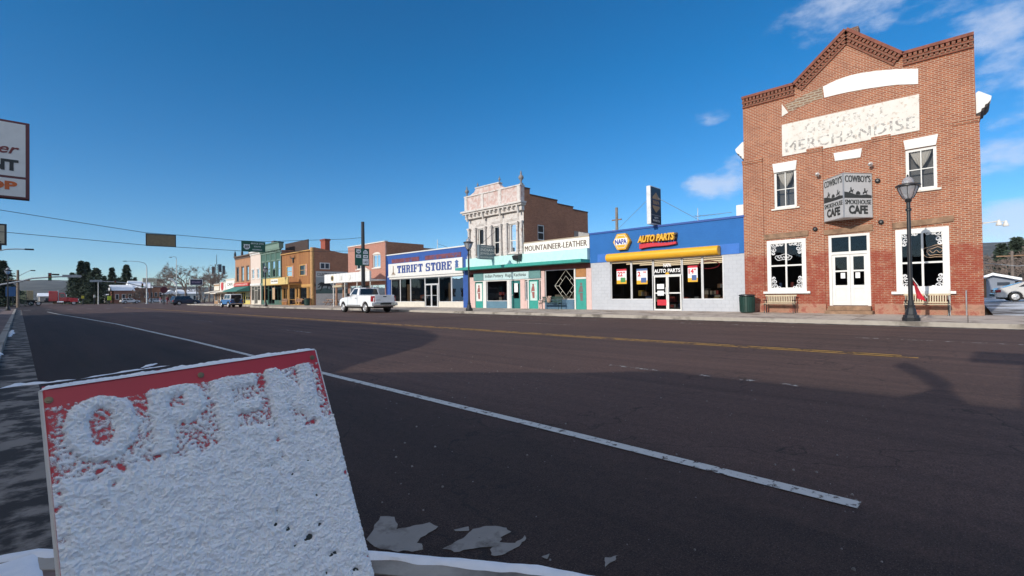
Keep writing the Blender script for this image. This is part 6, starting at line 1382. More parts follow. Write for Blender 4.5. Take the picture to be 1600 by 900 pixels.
# ---------------------------------------------------------------- street lamps, benches, bins
MGREEN = mat('dark_green_metal', (.012, .045, .035), .45, var=.2); MTANW = mat('tan_bench_slats', (.52, .44, .30), .6, var=.12, scale=6)
def lamp_glass():
    m, N, L, b = _mat('lamp_glass'); b.inputs['Base Color'].default_value = (.55, .56, .60, 1); b.inputs['Roughness'].default_value = .25; b.inputs['Transmission Weight'].default_value = .55; b.inputs['IOR'].default_value = 1.2; return m
MLG = lamp_glass()
def make_lamp():
    t = thing('street_lamp', (0, 0, 0), 'black ornamental street lamp', 'street lamp', 'ornamental street lamps along the kerbs')
    pole = MB(); pole.lathe([(.245, 0), (.245, .11), (.225, .115), (.21, .20), (.165, .22), (.15, .30), (.125, .40), (.105, .46), (.12, .48), (.12, .52), (.09, .54), (.08, .70)], n=16); pole.build('base', MBLK, t)
    MB().lathe([(.068, .69), (.062, 2.2), (.055, 3.72), (.085, 3.74), (.085, 3.80), (.056, 3.83), (.056, 4.02), (.09, 4.05), (.10, 4.12), (.07, 4.15)], n=14).build('pole', MBLK, t, smooth=True)
    MB().lathe([(.11, 4.14), (.14, 4.17), (.21, 4.32), (.265, 4.46), (.285, 4.56)], n=16).build('lantern_bowl', MLG, t, smooth=True)
    rib = MB()
    for k in range(8):
        a = 2*math.pi*k/8; rib.tube([(r*math.cos(a), r*math.sin(a), z) for r, z in ((.12, 4.15), (.15, 4.18), (.218, 4.32), (.272, 4.46), (.29, 4.56))], .009, 4)
    rib.build('lantern_rib', MBLK, t)
    MB().lathe([(.30, 4.55), (.345, 4.57), (.345, 4.61), (.27, 4.65), (.17, 4.67)], n=20).build('lantern_ring', MBLK, t, smooth=True)
    MB().lathe([(.165, 4.67), (.16, 4.76), (.12, 4.84), (.06, 4.89)], n=14).build('lantern_dome', MLG, t, smooth=True); MB().lathe([(.05, 4.885), (.025, 4.91), (.03, 4.94), (.005, 4.98)], n=8).build('finial', MBLK, t)
    return t
lamp0 = make_lamp(); LX = 20.95
def along(u, X): d = ray(u, 470); return d.y/d.x*X
spots = [(LX, along(1423, LX), .148, 'black ornamental street lamp in front of the red brick cafe'), (LX, along(733, LX), .148, 'black ornamental street lamp between the blue thrift shop and the ornate shop'),
         (LX, along(415, LX), .148, 'black ornamental street lamp in front of the dark green shop'), (-.9, 79.0, .15, 'black ornamental street lamp at the far left corner near the red truck')]
for i, (x, y, z, lab) in enumerate(spots):
    o = lamp0 if i == 0 else copy_tree(lamp0); o.location = (x, y, z); o['label'] = lab
def make_bench(slat, iron, length, name, label):
    t = thing(name, (0, 0, 0), label, 'bench', 'benches on the far pavement'); h = length/2   # seat faces -x
    for s in (-1, 1):
        m = MB(); y = s*(h-.06)
        m.tube([(-.20, y, 0), (-.18, y, .40), (.12, y, .40), (.16, y, 0)], .025, 6); m.tube([(.12, y, .40), (.24, y, .82)], .022, 6); m.tube([(-.20, y, .40), (-.20, y, .60), (.16, y, .58)], .02, 6); m.build('side_frame', iron, t)
    m = MB()
    for k in range(5): x = -.20+.075*k; m.box(x, x+.06, -h, h, .42, .445)
    m.build('seat', slat, t)
    m = MB(); n = int(length/.07)
    for z0, z1, x in ((.48, .53, .15), (.78, .84, .215)): m.box(x-.012, x+.022, -h, h, z0, z1)
    for k in range(n): y = -h+.06+(length-.12)*k/(n-1); m.hexa([(.150, y-.018, .53), (.165, y-.018, .53), (.165, y+.018, .53), (.150, y+.018, .53)], [(.21, y-.018, .78), (.225, y-.018, .78), (.225, y+.018, .78), (.21, y+.018, .78)])
    m.build('backrest', slat, t); return t
b0 = make_bench(MTANW, MBLK, 1.32, 'bench', 'tan slatted bench under the left window of the brick cafe, beside the bin'); y = (fp(2, 190, 760)[0]+fp(2, 345, 760)[0])/2; b0.location = (D-.5, y, ZB)
b1 = copy_tree(b0); b1['label'] = 'tan slatted bench under the right window of the brick cafe, behind the lamp'; y = (fp(2, 895, 760)[0]+fp(2, 1095, 760)[0])/2; b1.location = (D-.5, y, ZB); b1.scale = (1, 1.05, 1)
g0 = make_bench(MGREEN, MGREEN, 1.75, 'bench', 'dark green bench in front of the leather shop window'); y = (fp(4, 585, 800)[0]+fp(4, 740, 800)[0])/2; g0.location = (D-.6, y, ZB)
t = thing('flower_pot', (D-.55, y+.1, ZB+.45), 'round tan pot of dried flowers standing on the green bench', 'pot'); MB().lathe([(.08, .45), (.13, .5), (.15, .62), (.11, .68)], (D-.62, y+.1, ZB), 12).build('pot', mat('tan_pot', (.45, .30, .22), .8), t, smooth=True)
mb = MB(); rnd = random.Random(4)
for k in range(50): a, r = rnd.uniform(0, 6.28), rnd.uniform(.02, .16); q = (D-.62+r*math.cos(a), y+.1+r*math.sin(a), ZB+.70+rnd.uniform(0, .16)); mb.poly([(q[0], q[1]-.03, q[2]), (q[0]-.02, q[1]+.03, q[2]), (q[0], q[1], q[2]+.05)])
mb.build('flowers', mat('dry_flowers', (.50, .34, .28), .9), t, fix=False)
wd = mat('rustic_wood', (.34, .20, .13), .85, var=.3, scale=5)
for i, (u, lab) in enumerate(((630, 'brown wooden bench left of the saloon door'), (755, 'brown wooden bench right of the saloon door, by the log post'))):
    o = make_bench(wd, wd, 2.0, 'bench', lab) if i == 0 else copy_tree(o); o['label'] = lab; o.location = (D-.75, fp(6, u, 750)[0], ZB)
def make_bin():
    t = thing('litter_bin', (0, 0, 0), 'dark green round litter bin', 'bin', 'litter bins on the far pavement'); m = MB(); m.lathe([(.27, .02), (.31, .05), (.33, .78), (.30, .80)], n=20); m.build('body', MGREEN, t, smooth=True)
    m = MB()
    for k in range(20): a = 2*math.pi*k/20; m.tube([(.315*math.cos(a), .315*math.sin(a), .07), (.337*math.cos(a), .337*math.sin(a), .77)], .012, 4)
    m.build('slats', MGREEN, t); MB().lathe([(.34, .80), (.365, .82), (.36, .87), (.25, .90), (.20, .86), (.0, .86)], n=20).build('lid', MBLK, t, smooth=True); return t
c0 = make_bin(); y = (fp(2, 85, 750)[0]+fp(2, 165, 750)[0])/2; c0.location = (D-.75, y+.1, ZB-.01); c0['label'] = 'dark green round litter bin at the left corner of the brick cafe'
c1 = copy_tree(c0); c1.location = (D-.8, fp(6, 838, 750)[0]-.2, ZB); c1['label'] = 'dark green round litter bin beside the log post of the saloon'
# red cloth tied to the lamp by the cafe
d = spots[0]; t = thing('red_flag', (d[0], d[1]-.1, .8), 'small red flag hanging from the lamp post in front of the cafe', 'flag'); mb = MB(); n0 = len(mb.v)
for th in (0, .012):
    for i in range(9):
        for j in range(5):
            u, v = i/8, j/4; mb.v.append((d[0]+.02+.05*math.sin(v*7+u*3)+th, d[1]-.07-.10*v*(.5+u)-.30*u*(.3+.3*v), 1.52-.62*u-.10*v+.02*math.sin(u*9)))
for k in (0, 45):
    for i in range(8):
        for j in range(4): q = n0+k+i*5+j; mb.f.append((q, q+5, q+6, q+1))
mb.build('cloth', mat('red_cloth', (.60, .03, .05), .8), t, smooth=True, fix=False); MB().tube([(d[0], d[1]-.05, 1.62), (d[0]+.02, d[1]-.42, .92)], .012, 6).build('stick', MWHT, t)
# rustic gate and picnic tables in the gap beside the saloon
gapY = (pk_y1 + sal_y0)/2
t = thing('rustic_arch', (D+.4, fp(6, 1040, 700)[0], ZB), 'rough log arch in front of the horse mural', 'arch'); yA, yB = fp(6, 1015, 700)[0], fp(6, 1078, 700)[0]; zt = fp(6, 1040, 612)[1]
for y in (yA, yB): MB().tube([(D+.4, y, ZB-.1), (D+.42, y, zt)], .15, 8, .12).build('post', wd, t)
MB().tube([(D+.4, yA+.7, zt+.1), (D+.4, yB-.6, zt+.12)], .14, 8).build('beam', MTANW, t); MB().tube([(D+.4, yA, zt+.34), (D+.4, yB, zt+.34)], .11, 8).build('beam', wd, t)
def make_table():
    t = thing('picnic_table', (0, 0, 0), 'rustic pinkish wooden picnic table', 'picnic table', 'picnic tables beside the saloon'); MB().box(-.45, .45, -.9, .9, .70, .75).build('tabletop', wd, t)
    for s in (-1, 1):
        MB().box(s*.75-.13, s*.75+.13, -.9, .9, .42, .46).build('seat', wd, t); m = MB(); m.tube([(-.7, s*.65, 0), (-.2, s*.65, .70)], .045, 5); m.tube([(.7, s*.65, 0), (.2, s*.65, .70)], .045, 5); m.box(-.8, .8, s*.65-.03, s*.65+.03, .36, .419); m.build('legs', wd, t)
    return t
p0 = make_table(); p0.location = (D+1.3, fp(6, 920, 760)[0], 0.15); p0['label'] = 'rustic pinkish picnic table left of the log arch, under the mural'
p1 = copy_tree(p0); p1.location = (D+1.6, fp(6, 1062, 760)[0]-.5, 0.15); p1['label'] = 'rustic picnic table right of the log arch, near the white canopy'
struct('side_yard', MB().box(D+.41, D+14, pk_y1+.01, sal_y0-.01, -.05, .15), MCONC)

# ---------------------------------------------------------------- highway signs, poles and wires
MSGN = mat('sign_green', (.006, .085, .055), .5, var=.08); MSGNW = mat('sign_white', (.72, .74, .74), .5); MBACK = mat('sign_back', (.22, .17, .10), .7, var=.15, scale=6)
PX, PY = 22.6, 0; PY = along(568, PX)
def shield(mb, o, r, up, n, x, z, w, h, d=.006):
    pts = [(-.5, -.1), (-.42, .32), (-.5, .5), (-.2, .44), (0, .5), (.2, .44), (.5, .5), (.42, .32), (.5, -.1), (.25, -.42), (0, -.5), (-.25, -.42)]
    mb.prism([o + r*(x+a*w) + up*(z+b*h) + n*.003 for a, b in pts], n*d)
def highway():
    d = ray(565, 348); k = PX/d.x; zt = EYE.z+d.z*k
    t = thing('steel_pole', (PX, PY, .15), 'tall dark steel pole carrying green route signs behind the white pickup', 'pole'); MB().tube([(PX, PY, .15), (PX, PY, zt)], .20, 12, .15).build('shaft', MBLK, t); MB().lathe([(.30, .15), (.30, .2), (.22, .26)], (PX, PY, 0), 12).build('base_plate', MBLK, t); MB().lathe([(.16, zt), (.16, zt+.05), (.02, zt+.08)], (PX, PY, 0), 10).build('cap', MBLK, t)
    Y = PY-.3; a = side(554.5, 387.5, Y); b = side(577, 415.5, Y); x0, x1, z0, z1 = a[0], b[0], b[1], a[1]
    t = thing('route_sign', ((x0+x1)/2, Y, z0), 'green route sign with white shields on the dark pole above the pickup', 'sign'); xm = (x0+x1)/2
    MB().box(x0, xm-.01, Y, Y+.03, z0, z1).box(xm+.01, x1, Y, Y+.03, z0, z1).build('panel', MSGN, t); MB().box(x0+.3, x1-.3, Y+.031, Y+.12, z0+.3, z0+.4).box(x0+.3, x1-.3, Y+.031, Y+.12, z1-.4, z1-.3).build('bracket', MSTEEL, t)
    r, up, n = Vector((1, 0, 0)), Vector((0, 0, 1)), Vector((0, -1, 0)); w, h = x1-x0, z1-z0; o = Vector((x0, Y, z0)); mb = MB(); tx = MB()
    shield(mb, o, r, up, n, w*.25, h*.82, w*.34, h*.25); mb.prism([o + r*(w*.74+c[0]*w*.2) + up*(h*.82+c[1]*h*.16) + n*.003 for c in ((-.9, -.75), (-.7, .2), (0, .8), (.7, .2), (.9, -.75))], n*.006)
    for x, z in ((.25, .54), (.74, .54)): mb.prism([o + r*(w*x+c[0]) + up*(h*z+c[1]) + n*.003 for c in ((-w*.17, -h*.09), (w*.17, -h*.09), (w*.17, h*.09), (-w*.17, h*.09))], n*.006)
    for k in range(1): mb.prism([o + r*(w*.74+c[0]*w*.21) + up*(h*.24+c[1]*h*.17) + n*.003 for c in ((-1, -1), (1, -1), (1, 1), (-1, 1))], n*.006)
    mb.build('shield', MSGNW, t)
    for s, x, z, hh, ww in (('89', .25, .76, .10, .18), ('12', .74, .75, .10, .16), ('143', .74, .15, .12, .26)): text_on(tx, s, o + r*w*(x-ww/2) + up*h*z + n*.010, r, up, w*ww, h*hh, depth=.003, bold=.02)
    for x, f in ((.25, -1), (.74, 1)): q = o + r*w*x + up*h*.54 + n*.010; tx.prism([q + r*(w*.1*a*f) + up*(h*.06*b_) for a, b_ in ((-1, -.25), (.2, -.25), (.2, -1), (1, 0), (.2, 1), (.2, .25), (-1, .25))], n*.003)
    tx.build('lettering', MLETD, t, fix=False)
    # span wires and the two signs hung on them; the vertical plane runs from this pole to one on the near side
    A = Vector((PX, PY, 0)); B = Vector((-3.2, PY+1.0, 0)); dr = (B-A).normalized(); nn = Vector((-dr.y, dr.x, 0)); 
    if nn.y > 0: nn = -nn
    def pl(u, v, off=0): q = ray(u, v); k = ((A-EYE).dot(nn)+off)/q.dot(nn); return EYE + q*k
    t = thing('span_pole', (B.x, B.y, .15), 'dark steel span wire pole on the near pavement', 'pole'); MB().tube([(B.x, B.y, .1), (B.x, B.y, 8.5)], .2, 10, .15).build('shaft', MBLK, t)
    def wire(pts): return MB().tube(pts, .018, 5)
    up1 = [A + Vector((0, 0, pl(566, 371).z)), pl(540, 373.5), pl(414, 377.5), pl(376, 376), pl(275, 367), pl(227, 363.5), pl(120, 347), pl(0, 328)]; e = up1[-1] + (up1[-1]-up1[-2]).normalized()*((B-up1[-1]).dot(dr)); up1.append(e)
    lo = [A + Vector((0, 0, pl(566, 392).z)), pl(414, 393.5), pl(376, 392), pl(275, 386), pl(227, 383), pl(120, 373), pl(0, 362)]; e2 = lo[-1] + (lo[-1]-lo[-2]).normalized()*((B-lo[-1]).dot(dr)); lo.append(e2)
    o1 = wire(up1).build('upper_span_wire', MBLK); tag(o1, 'upper black span wire stretched across the street through both hanging signs', 'wire'); o2 = wire(lo).build('lower_span_wire', MBLK); tag(o2, 'lower black span wire stretched across the street under both hanging signs', 'wire')
    rr = -dr if (-dr).x > 0 else dr
    def plate(name, lab, q, mf, mbk):
        c0, c1 = pl(*q[0]), pl(*q[1]); L_ = (c1-c0).dot(rr); z1 = (pl(*q[0]).z+pl(q[1][0], q[2]).z)/2; z0 = (pl(q[0][0], q[3]).z+pl(*q[1]).z)/2; b = c0.copy(); t = thing(name, (b.x, b.y, z0), lab, 'sign')
        def P3(u, z, o=0): return Vector((b.x, b.y, 0)) + rr*u + Vector((0, 0, z)) + nn*o
        MB().hexa([P3(0, z0, -.02), P3(L_, z0, -.02), P3(L_, z0, .02), P3(0, z0, .02)], [P3(0, z1, -.02), P3(L_, z1, -.02), P3(L_, z1, .02), P3(0, z1, .02)]).build('panel', mf, t); return t, P3, L_, z0, z1
    t, P3, L_, z0, z1 = plate('hanging_road_sign', 'hanging road sign seen from its blank brown back over the street', ((227.5, 364), (275, 387), 368, 383.5), MBACK, None)
    mb = MB()
    for (u0, u1, a, b) in ((0, L_, z1-.05, z1), (0, L_, z0, z0+.05), (0, .05, z0+.05, z1-.05), (L_-.05, L_, z0+.05, z1-.05)): mb.hexa([P3(u0, a, .021), P3(u1, a, .021), P3(u1, a, .04), P3(u0, a, .04)], [P3(u0, b, .021), P3(u1, b, .021), P3(u1, b, .04), P3(u0, b, .04)])
    mb.build('rim', MBLK, t); mb = MB()
    for k in range(5): z = z0+(z1-z0)*(k+1)/6; mb.hexa([P3(.06, z-.012, .021), P3(L_-.06, z-.012, .021), P3(L_-.06, z-.012, .03), P3(.06, z-.012, .03)], [P3(.06, z+.012, .021), P3(L_-.06, z+.012, .021), P3(L_-.06, z+.012, .03), P3(.06, z+.012, .03)])
    mb.build('stiffener', MBACK, t)
    t, P3, L_, z0, z1 = plate('hanging_road_sign', 'green hanging road sign with a white route 89 shield over the far lanes', ((377, 376.5), (414.5, 394), 378, 393), MSGN, None); h = z1-z0
    o = P3(0, z0, .02); upv = Vector((0, 0, 1)); mb = MB(); shield(mb, o, rr, upv, nn, L_*.22, h*.45, L_*.27, h*.52); mb.build('shield', MSGNW, t); tx = MB(); text_on(tx, '89', o + rr*L_*.13 + upv*h*.32 + nn*.011, rr, upv, L_*.18, h*.28, depth=.003, bold=.03); tx.build('route_number', MLETD, t, fix=False)
    tx = MB(); text_on(tx, 'BRYCE CYN', o + rr*L_*.40 + upv*h*.73 + nn*.002, rr, upv, L_*.52, h*.14, depth=.004, bold=.01); text_on(tx, 'SOUTH', o + rr*L_*.52 + upv*h*.44 + nn*.002, rr, upv, L_*.28, h*.15, depth=.004, bold=.01); text_on(tx, 'RICHFIELD', o + rr*L_*.46 + upv*h*.15 + nn*.002, rr, upv, L_*.40, h*.13, depth=.004, bold=.01); tx.build('lettering', MSGNW, t, fix=False)
highway()
# ---------------------------------------------------------------- vehicles
def paint(name, col, rough=.25):
    m, N, L, b = _mat(name); d = _noise(N, L, 2.5, 6); c = _mix(N, L, _ramp(N, L, d, .45, .8), col, tuple(x*.8+.02 for x in col)); L.new(c, b.inputs['Base Color']); b.inputs['Roughness'].default_value = rough; b.inputs['Coat Weight'].default_value = .5; return m
MTYRE = mat('tyre_rubber', (.018, .018, .018), .85); MRIM = mat('wheel_metal', (.60, .60, .61), .35, .5); MCHR = mat('chrome', (.62, .63, .65), .2, .9); MTAIL = mat('tail_light_red', (.28, .01, .012), .25); MHEAD = mat('headlight_glass', (.75, .76, .78), .15)
MAUTO = mat('vehicle_glass', (.018, .022, .026), .06, spec=.8); MTRIM = mat('black_trim', (.02, .02, .02), .6); MUND = mat('underbody', (.02, .018, .016), .9); MGRYP = mat('grey_trim', (.22, .22, .22), .6)
def arch_bottom(ys, r, zb, front, rear):
    pts = [(front, zb)]
    for y in sorted(ys, reverse=True):
        ra = r*1.16; a0 = math.asin(max(-1, min(1, (zb-r)/ra)))
        for i in range(9): a = a0 + (math.pi-2*a0)*i/8; pts.append((y+ra*math.cos(a), r+ra*math.sin(a)))
    pts.append((rear, zb)); return pts
def wheel(t, x, y, r, s, w=.24, rim=MRIM):
    m = MB(); m.lathe([(r*.62, -w/2), (r*.93, -w/2), (r, -w*.33), (r, w*.33), (r*.93, w/2), (r*.62, w/2)], (x, y, r), 22, 'x'); o = m.build('tyre', MTYRE, t, smooth=True)
    m = MB(); xo = x + s*(w*.5+.004); m.lathe([(r*.64, -w*.3*1), (r*.64, 0.02), (r*.60, .03), (r*.52, .0), (r*.2, .015), (r*.16, .04), (.01, .045)] if s > 0 else [(r*.64, w*.3), (r*.64, -.02), (r*.60, -.03), (r*.52, 0), (r*.2, -.015), (r*.16, -.04), (.01, -.045)], (xo, y, r), 16, 'x'); m.build('rim', rim, o, smooth=True)
    m = MB()
    for k in range(5):
        a = 2*math.pi*k/5+.3; m.prism([(xo+s*.004, y+r*.36*math.cos(a)+r*.11*math.cos(a+q), r+r*.36*math.sin(a)+r*.09*math.sin(a+q)) for q in (0, 1.57, 3.14, 4.71)], (s*.012, 0, 0))
    m.build('rim_slot', MTRIM, o)
def taper(mb, W, L, zt, k=.08, kz=.07, n0=0):
    out = []
    for (x, y, z) in mb.v[n0:]: out.append((x*(1 - k*min(1, abs(y)/(L/2))**5)*(1 - kz*max(0, (z-.75)/max(.2, zt-.75))**1.5), y, z))
    mb.v[n0:] = out
def body(t, top, ys, r, W, zb, m, name='body', zt=1.1, L=5):
    f, b = top[-1][0], top[0][0]; poly = top + arch_bottom(ys, r, zb, f, b); mb = MB(); mb.prism([(-W/2, y, z) for y, z in poly], (W, 0, 0)); taper(mb, W, L, zt); return mb.build(name, m, t, smooth=True, bevel=.045)
def cabin(t, base, topp, W, Wt, m, mg, z_in=.10, pill=.09, side_split=None, rear=True):
    (y0, y1, zb), (y2, y3, zt) = base, topp; w, wt = W/2, Wt/2
    b4 = [Vector(q) for q in ((-w, y0, zb), (w, y0, zb), (w, y1, zb), (-w, y1, zb))]; t4 = [Vector(q) for q in ((-wt, y2, zt), (wt, y2, zt), (wt, y3, zt), (-wt, y3, zt))]
    MB().hexa(b4, t4).build('cab', m, t, smooth=True, bevel=.06)
    def win(a, b, c, d, u0, u1, v0, v1, nm):
        def q(u, v): p0 = a + (b-a)*u; p1 = d + (c-d)*u; return p0 + (p1-p0)*v
        n = (b-a).cross(d-a).normalized(); pts = [q(u0, v0), q(u1, v0), q(u1, v1), q(u0, v1)]; ctr = (a+b+c+d)/4; cc = (b4[0]+b4[2]+t4[0]+t4[2])/4
        if n.dot(ctr-cc) < 0: n = -n
        MB().prism([p_ + n*.001 for p_ in pts], n*.007).build(nm, mg, t)
    if rear: win(b4[0], b4[1], t4[1], t4[0], .08, .92, .12, .86, 'rear_window')
    win(b4[3], b4[2], t4[2], t4[3], .06, .94, .10, .88, 'windscreen')
    for i, j in ((0, 3), (1, 2)):
        cuts = side_split or [(.08, .94)]
        for (u0, u1) in cuts: win(b4[i], b4[j], t4[j], t4[i], u0, u1, .14, .86, 'side_window')
# white pickup: nose to +y
def pickup():
    t = thing('pickup_truck', (0, 0, 0), 'white two door pickup truck driving away along the far lanes', 'pickup'); white = paint('white_car_paint', (.80, .81, .82)); r = .385; ys = (-1.62, 1.90); W = 1.98
    top = [(-2.72, .80), (-2.72, 1.06), (-2.66, 1.30), (-.55, 1.30), (.2, 1.28), (1.25, 1.20), (2.2, 1.12), (2.58, 1.00), (2.68, .72)]
    body(t, top, ys, r, W, .46, white, zt=1.3, L=5.4)
    MB().box(-.88, .88, -2.5, -.62, 1.303, 1.309).build('cargo_bed', MTRIM, t)
    cabin(t, (-.50, 1.10, 1.28), (-.36, .42, 1.88), 1.84, 1.52, white, MAUTO, side_split=[(.16, .80)])
    # tailgate, handle, lights, bumper
    gate = MB().hexa([(-.78, -2.775, .78), (.78, -2.775, .78), (.78, -2.70, .78), (-.78, -2.70, .78)], [(-.78, -2.735, 1.30), (.78, -2.735, 1.30), (.78, -2.66, 1.31), (-.78, -2.66, 1.31)]).build('tailgate', white, t, bevel=.02); MB().box(-.13, .13, -2.768, -2.745, 1.16, 1.22).build('handle', MTRIM, gate); MB().box(-.70, -.35, -2.772, -2.762, .93, .955).build('badge', MTRIM, gate)
    for s in (-1, 1):
        MB().hexa([(s*.80, -2.755, .84), (s*.985, -2.64, .84), (s*.985, -2.45, .84), (s*.80, -2.6, .84)], [(s*.80, -2.725, 1.24), (s*.965, -2.61, 1.24), (s*.965, -2.45, 1.24), (s*.80, -2.6, 1.24)]).build('tail_light', MTAIL, t); MB().box(s*.62-.17, s*.62+.17, 2.50, 2.665, .86, 1.0).build('headlight', MHEAD, t)
        m = MB(); m.box(s*.97-.02+s*.03, s*1.0+.02+s*.03, .62, .645, 1.30, 1.32) ; m.hexa([(s*1.02, .64, 1.24), (s*1.22, .66, 1.24), (s*1.22, .74, 1.24), (s*1.02, .74, 1.24)], [(s*1.02, .64, 1.46), (s*1.22, .66, 1.46), (s*1.22, .74, 1.46), (s*1.02, .74, 1.46)]); m.build('mirror', MTRIM, t, bevel=.02)
        MB().box(s*.985-.012, s*.985+.012, -.28, -.10, 1.08, 1.12).build('door_handle', MTRIM, t); x = s*.993
        MB().box(x-.006, x+.004, -.95, 1.25, .47, .60).build('rocker_panel', MGRYP, t); MB().box(x-.008, x+.003, -.468, -.455, .62, 1.27).box(x-.008, x+.003, 1.06, 1.072, .62, 1.2).build('door_seam', MGRYP, t)
    MB().hexa([(-.98, -2.92, .52), (.98, -2.92, .52), (.98, -2.66, .52), (-.98, -2.66, .52)], [(-.98, -2.90, .74), (.98, -2.90, .74), (.98, -2.66, .76), (-.98, -2.66, .76)]).build('rear_bumper', MCHR, t, bevel=.03); MB().box(-.42, .42, -2.935, -2.922, .60, .74).build('licence_plate', MTRIM, t)
    MB().box(-.95, .95, 2.55, 2.80, .45, .70).build('front_bumper', MCHR, t, bevel=.03); MB().box(-.42, .42, 2.60, 2.695, .74, 1.0).build('grille', MTRIM, t); MB().box(-.78, .78, -2.6, 2.5, .34, .52).build('chassis', MUND, t)
    MB().box(-.2, .2, -.40, -.37, 1.84, 1.87).build('brake_light', MTAIL, t)
    for y in ys:
        for s in (-1, 1): wheel(t, s*.84, y, r, s, .26)
    return t
pk = pickup(); yr = along(572, 17.55); pk.location = (18.55, yr+1.62+.15, .0); pk.rotation_euler.z = R(-1)
def suv(name, label, col, L=4.7, W=1.85, H=1.72, r=.37, trim2=None):
    t = thing(name, (0, 0, 0), label, 'car'); m = paint(name+'_paint', col); ys = (-L*.29, L*.30); h = L/2
    body(t, [(-h, .55), (-h, .95), (-h+.06, 1.02), (h*.42, 1.0), (h*.9, .88), (h, .66)], ys, r, W, .34, m, zt=1.0, L=L)
    cabin(t, (-h+.12, h*.50, .99), (-h+.42, h*.14, H), W*.94, W*.76, m, MAUTO, side_split=[(.05, .30), (.34, .60), (.64, .90)])
    for s in (-1, 1):
        MB().box(s*W*.40-.12, s*W*.40+.12, -h-.012, -h+.05, .72, .92).build('tail_light', MTAIL, t); MB().box(s*W*.36-.15, s*W*.36+.15, h-.12, h+.006, .66, .78).build('headlight', MHEAD, t); MB().box(s*(W/2+.09)-.08, s*(W/2+.09)+.08, h*.34, h*.34+.1, 1.02, 1.15).build('mirror', m, t)
    for y, nm in ((-h-.06, 'rear_bumper'), (h-.03, 'front_bumper')): MB().box(-W*.46, W*.46, y, y+.1, .36, .56).build(nm, trim2 or MTRIM, t, bevel=.02)
    MB().box(-W*.38, W*.38, -h+.2, h-.2, .24, .36).build('chassis', MUND, t)
    for y in ys:
        for s in (-1, 1): wheel(t, s*(W/2-.13), y, r, s, .22)
    return t
# dark wagon at the crossing, seen broadside, nose to the right
q = gnd(289, 476.5); o = suv('dark_suv', 'dark blue and grey wagon turning at the far crossing', (.03, .04, .06)); o.location = (q[0], q[1], 0); o.rotation_euler.z = R(-78)
def jeep():
    t = thing('small_jeep', (0, 0, 0), 'small blue jeep with a spare rear wheel parked before the cream shops', 'car'); m = paint('jeep_blue', (.03, .10, .26)); r = .37; ys = (-1.15, 1.2)
    body(t, [(-1.75, .6), (-1.75, 1.05), (.45, 1.05), (1.5, 1.0), (1.7, .85), (1.72, .6)], ys, r, 1.6, .42, m, zt=1.05, L=3.4)
    cabin(t, (-1.70, .50, 1.04), (-1.62, .32, 1.72), 1.48, 1.34, mat('white_soft_top', (.60, .61, .62), .7), MAUTO, side_split=[(.06, .5), (.55, .93)])
    mm = MB(); mm.lathe([(.14, -.1), (.34, -.1), (.36, 0), (.34, .1), (.14, .1)], (-.0, -1.88, .98), 18, 'y'); mm.build('spare_wheel', MTYRE, t, smooth=True)
    for s in (-1, 1):
        MB().box(s*.7-.06, s*.7+.06, -1.765, -1.72, .72, .88).build('tail_light', MTAIL, t); MB().lathe([(.1, 0), (.1, .03)], (s*.5, 1.71, .82), 12, 'y').build('headlight', MHEAD, t); MB().box(s*.86-.06, s*.86+.06, .5, .56, 1.1, 1.25).build('mirror', MTRIM, t)
    MB().box(-.78, .78, -1.92, -1.76, .44, .56).build('rear_bumper', MCHR, t); MB().box(-.78, .78, 1.73, 1.86, .44, .56).build('front_bumper', MCHR, t); MB().box(-.6, .6, -1.6, 1.6, .28, .44).build('chassis', MUND, t)
    for y in ys:
        for s in (-1, 1): wheel(t, s*.68, y, r, s, .22)
    return t
q = gnd(356, 480.5); j = jeep(); j.location = (q[0]+.4, q[1], 0); j.rotation_euler.z = R(4)
# silver hatchback in the lot beside the cafe
def hatch():
    t = thing('silver_hatchback', (0, 0, 0), 'silver hatchback with alloy wheels parked on the snowy lot beside the cafe', 'car'); m = paint('silver_paint', (.52, .51, .50)); r = .32; ys = (-1.3, 1.32); L = 4.4; h = 2.2
    body(t, [(-h, .42), (-h-.02, .70), (-h+.12, .92), (-h+.9, 1.0), (.9, .92), (1.9, .74), (2.18, .58)], ys, r, 1.72, .26, m, zt=.95, L=L)
    cabin(t, (-h+.35, 1.0, .93), (-.75, .15, 1.36), 1.58, 1.20, m, MAUTO, side_split=[(.22, .50), (.54, .86)])
    for s in (-1, 1):
        MB().box(s*.66-.16, s*.66+.175, -h-.03, -h+.22, .62, .80).build('tail_light', MTAIL, t); MB().box(s*.6-.15, s*.6+.15, h-.2, h-.01, .55, .66).build('headlight', MHEAD, t); MB().box(s*.93-.07, s*.93+.07, .75, .85, .9, 1.02).build('mirror', m, t); MB().box(s*.862-.006, s*.862+.004, -.2, -.05, .78, .82).build('door_handle', MTRIM, t)
    MB().box(-.8, .8, -h-.1, -h+.05, .3, .56).build('rear_bumper', m, t, bevel=.04); MB().box(-.8, .8, h-.12, h+.06, .28, .5).build('front_bumper', m, t, bevel=.04); MB().box(-.65, .65, -h+.2, h-.2, .16, .28).build('chassis', MUND, t); MB().box(-.7, .7, -h-.12, -h-.101, .36, .5).build('plate_recess', MTRIM, t)
    for y in ys:
        for s in (-1, 1): wheel(t, s*.74, y, r, s, .2)
    return t
dd = ray(1581, 467); q = (48.0, dd.y/dd.x*48.0); hb = hatch(); vv = Vector((dd.x, dd.y, 0)).normalized(); rgt = Vector((vv.y, -vv.x, 0)); c = Vector((q[0], q[1], lot_z(48)+.02)) + rgt*1.3; hb.location = c; hb.rotation_euler.z = math.atan2(-rgt.x, rgt.y) + R(10)
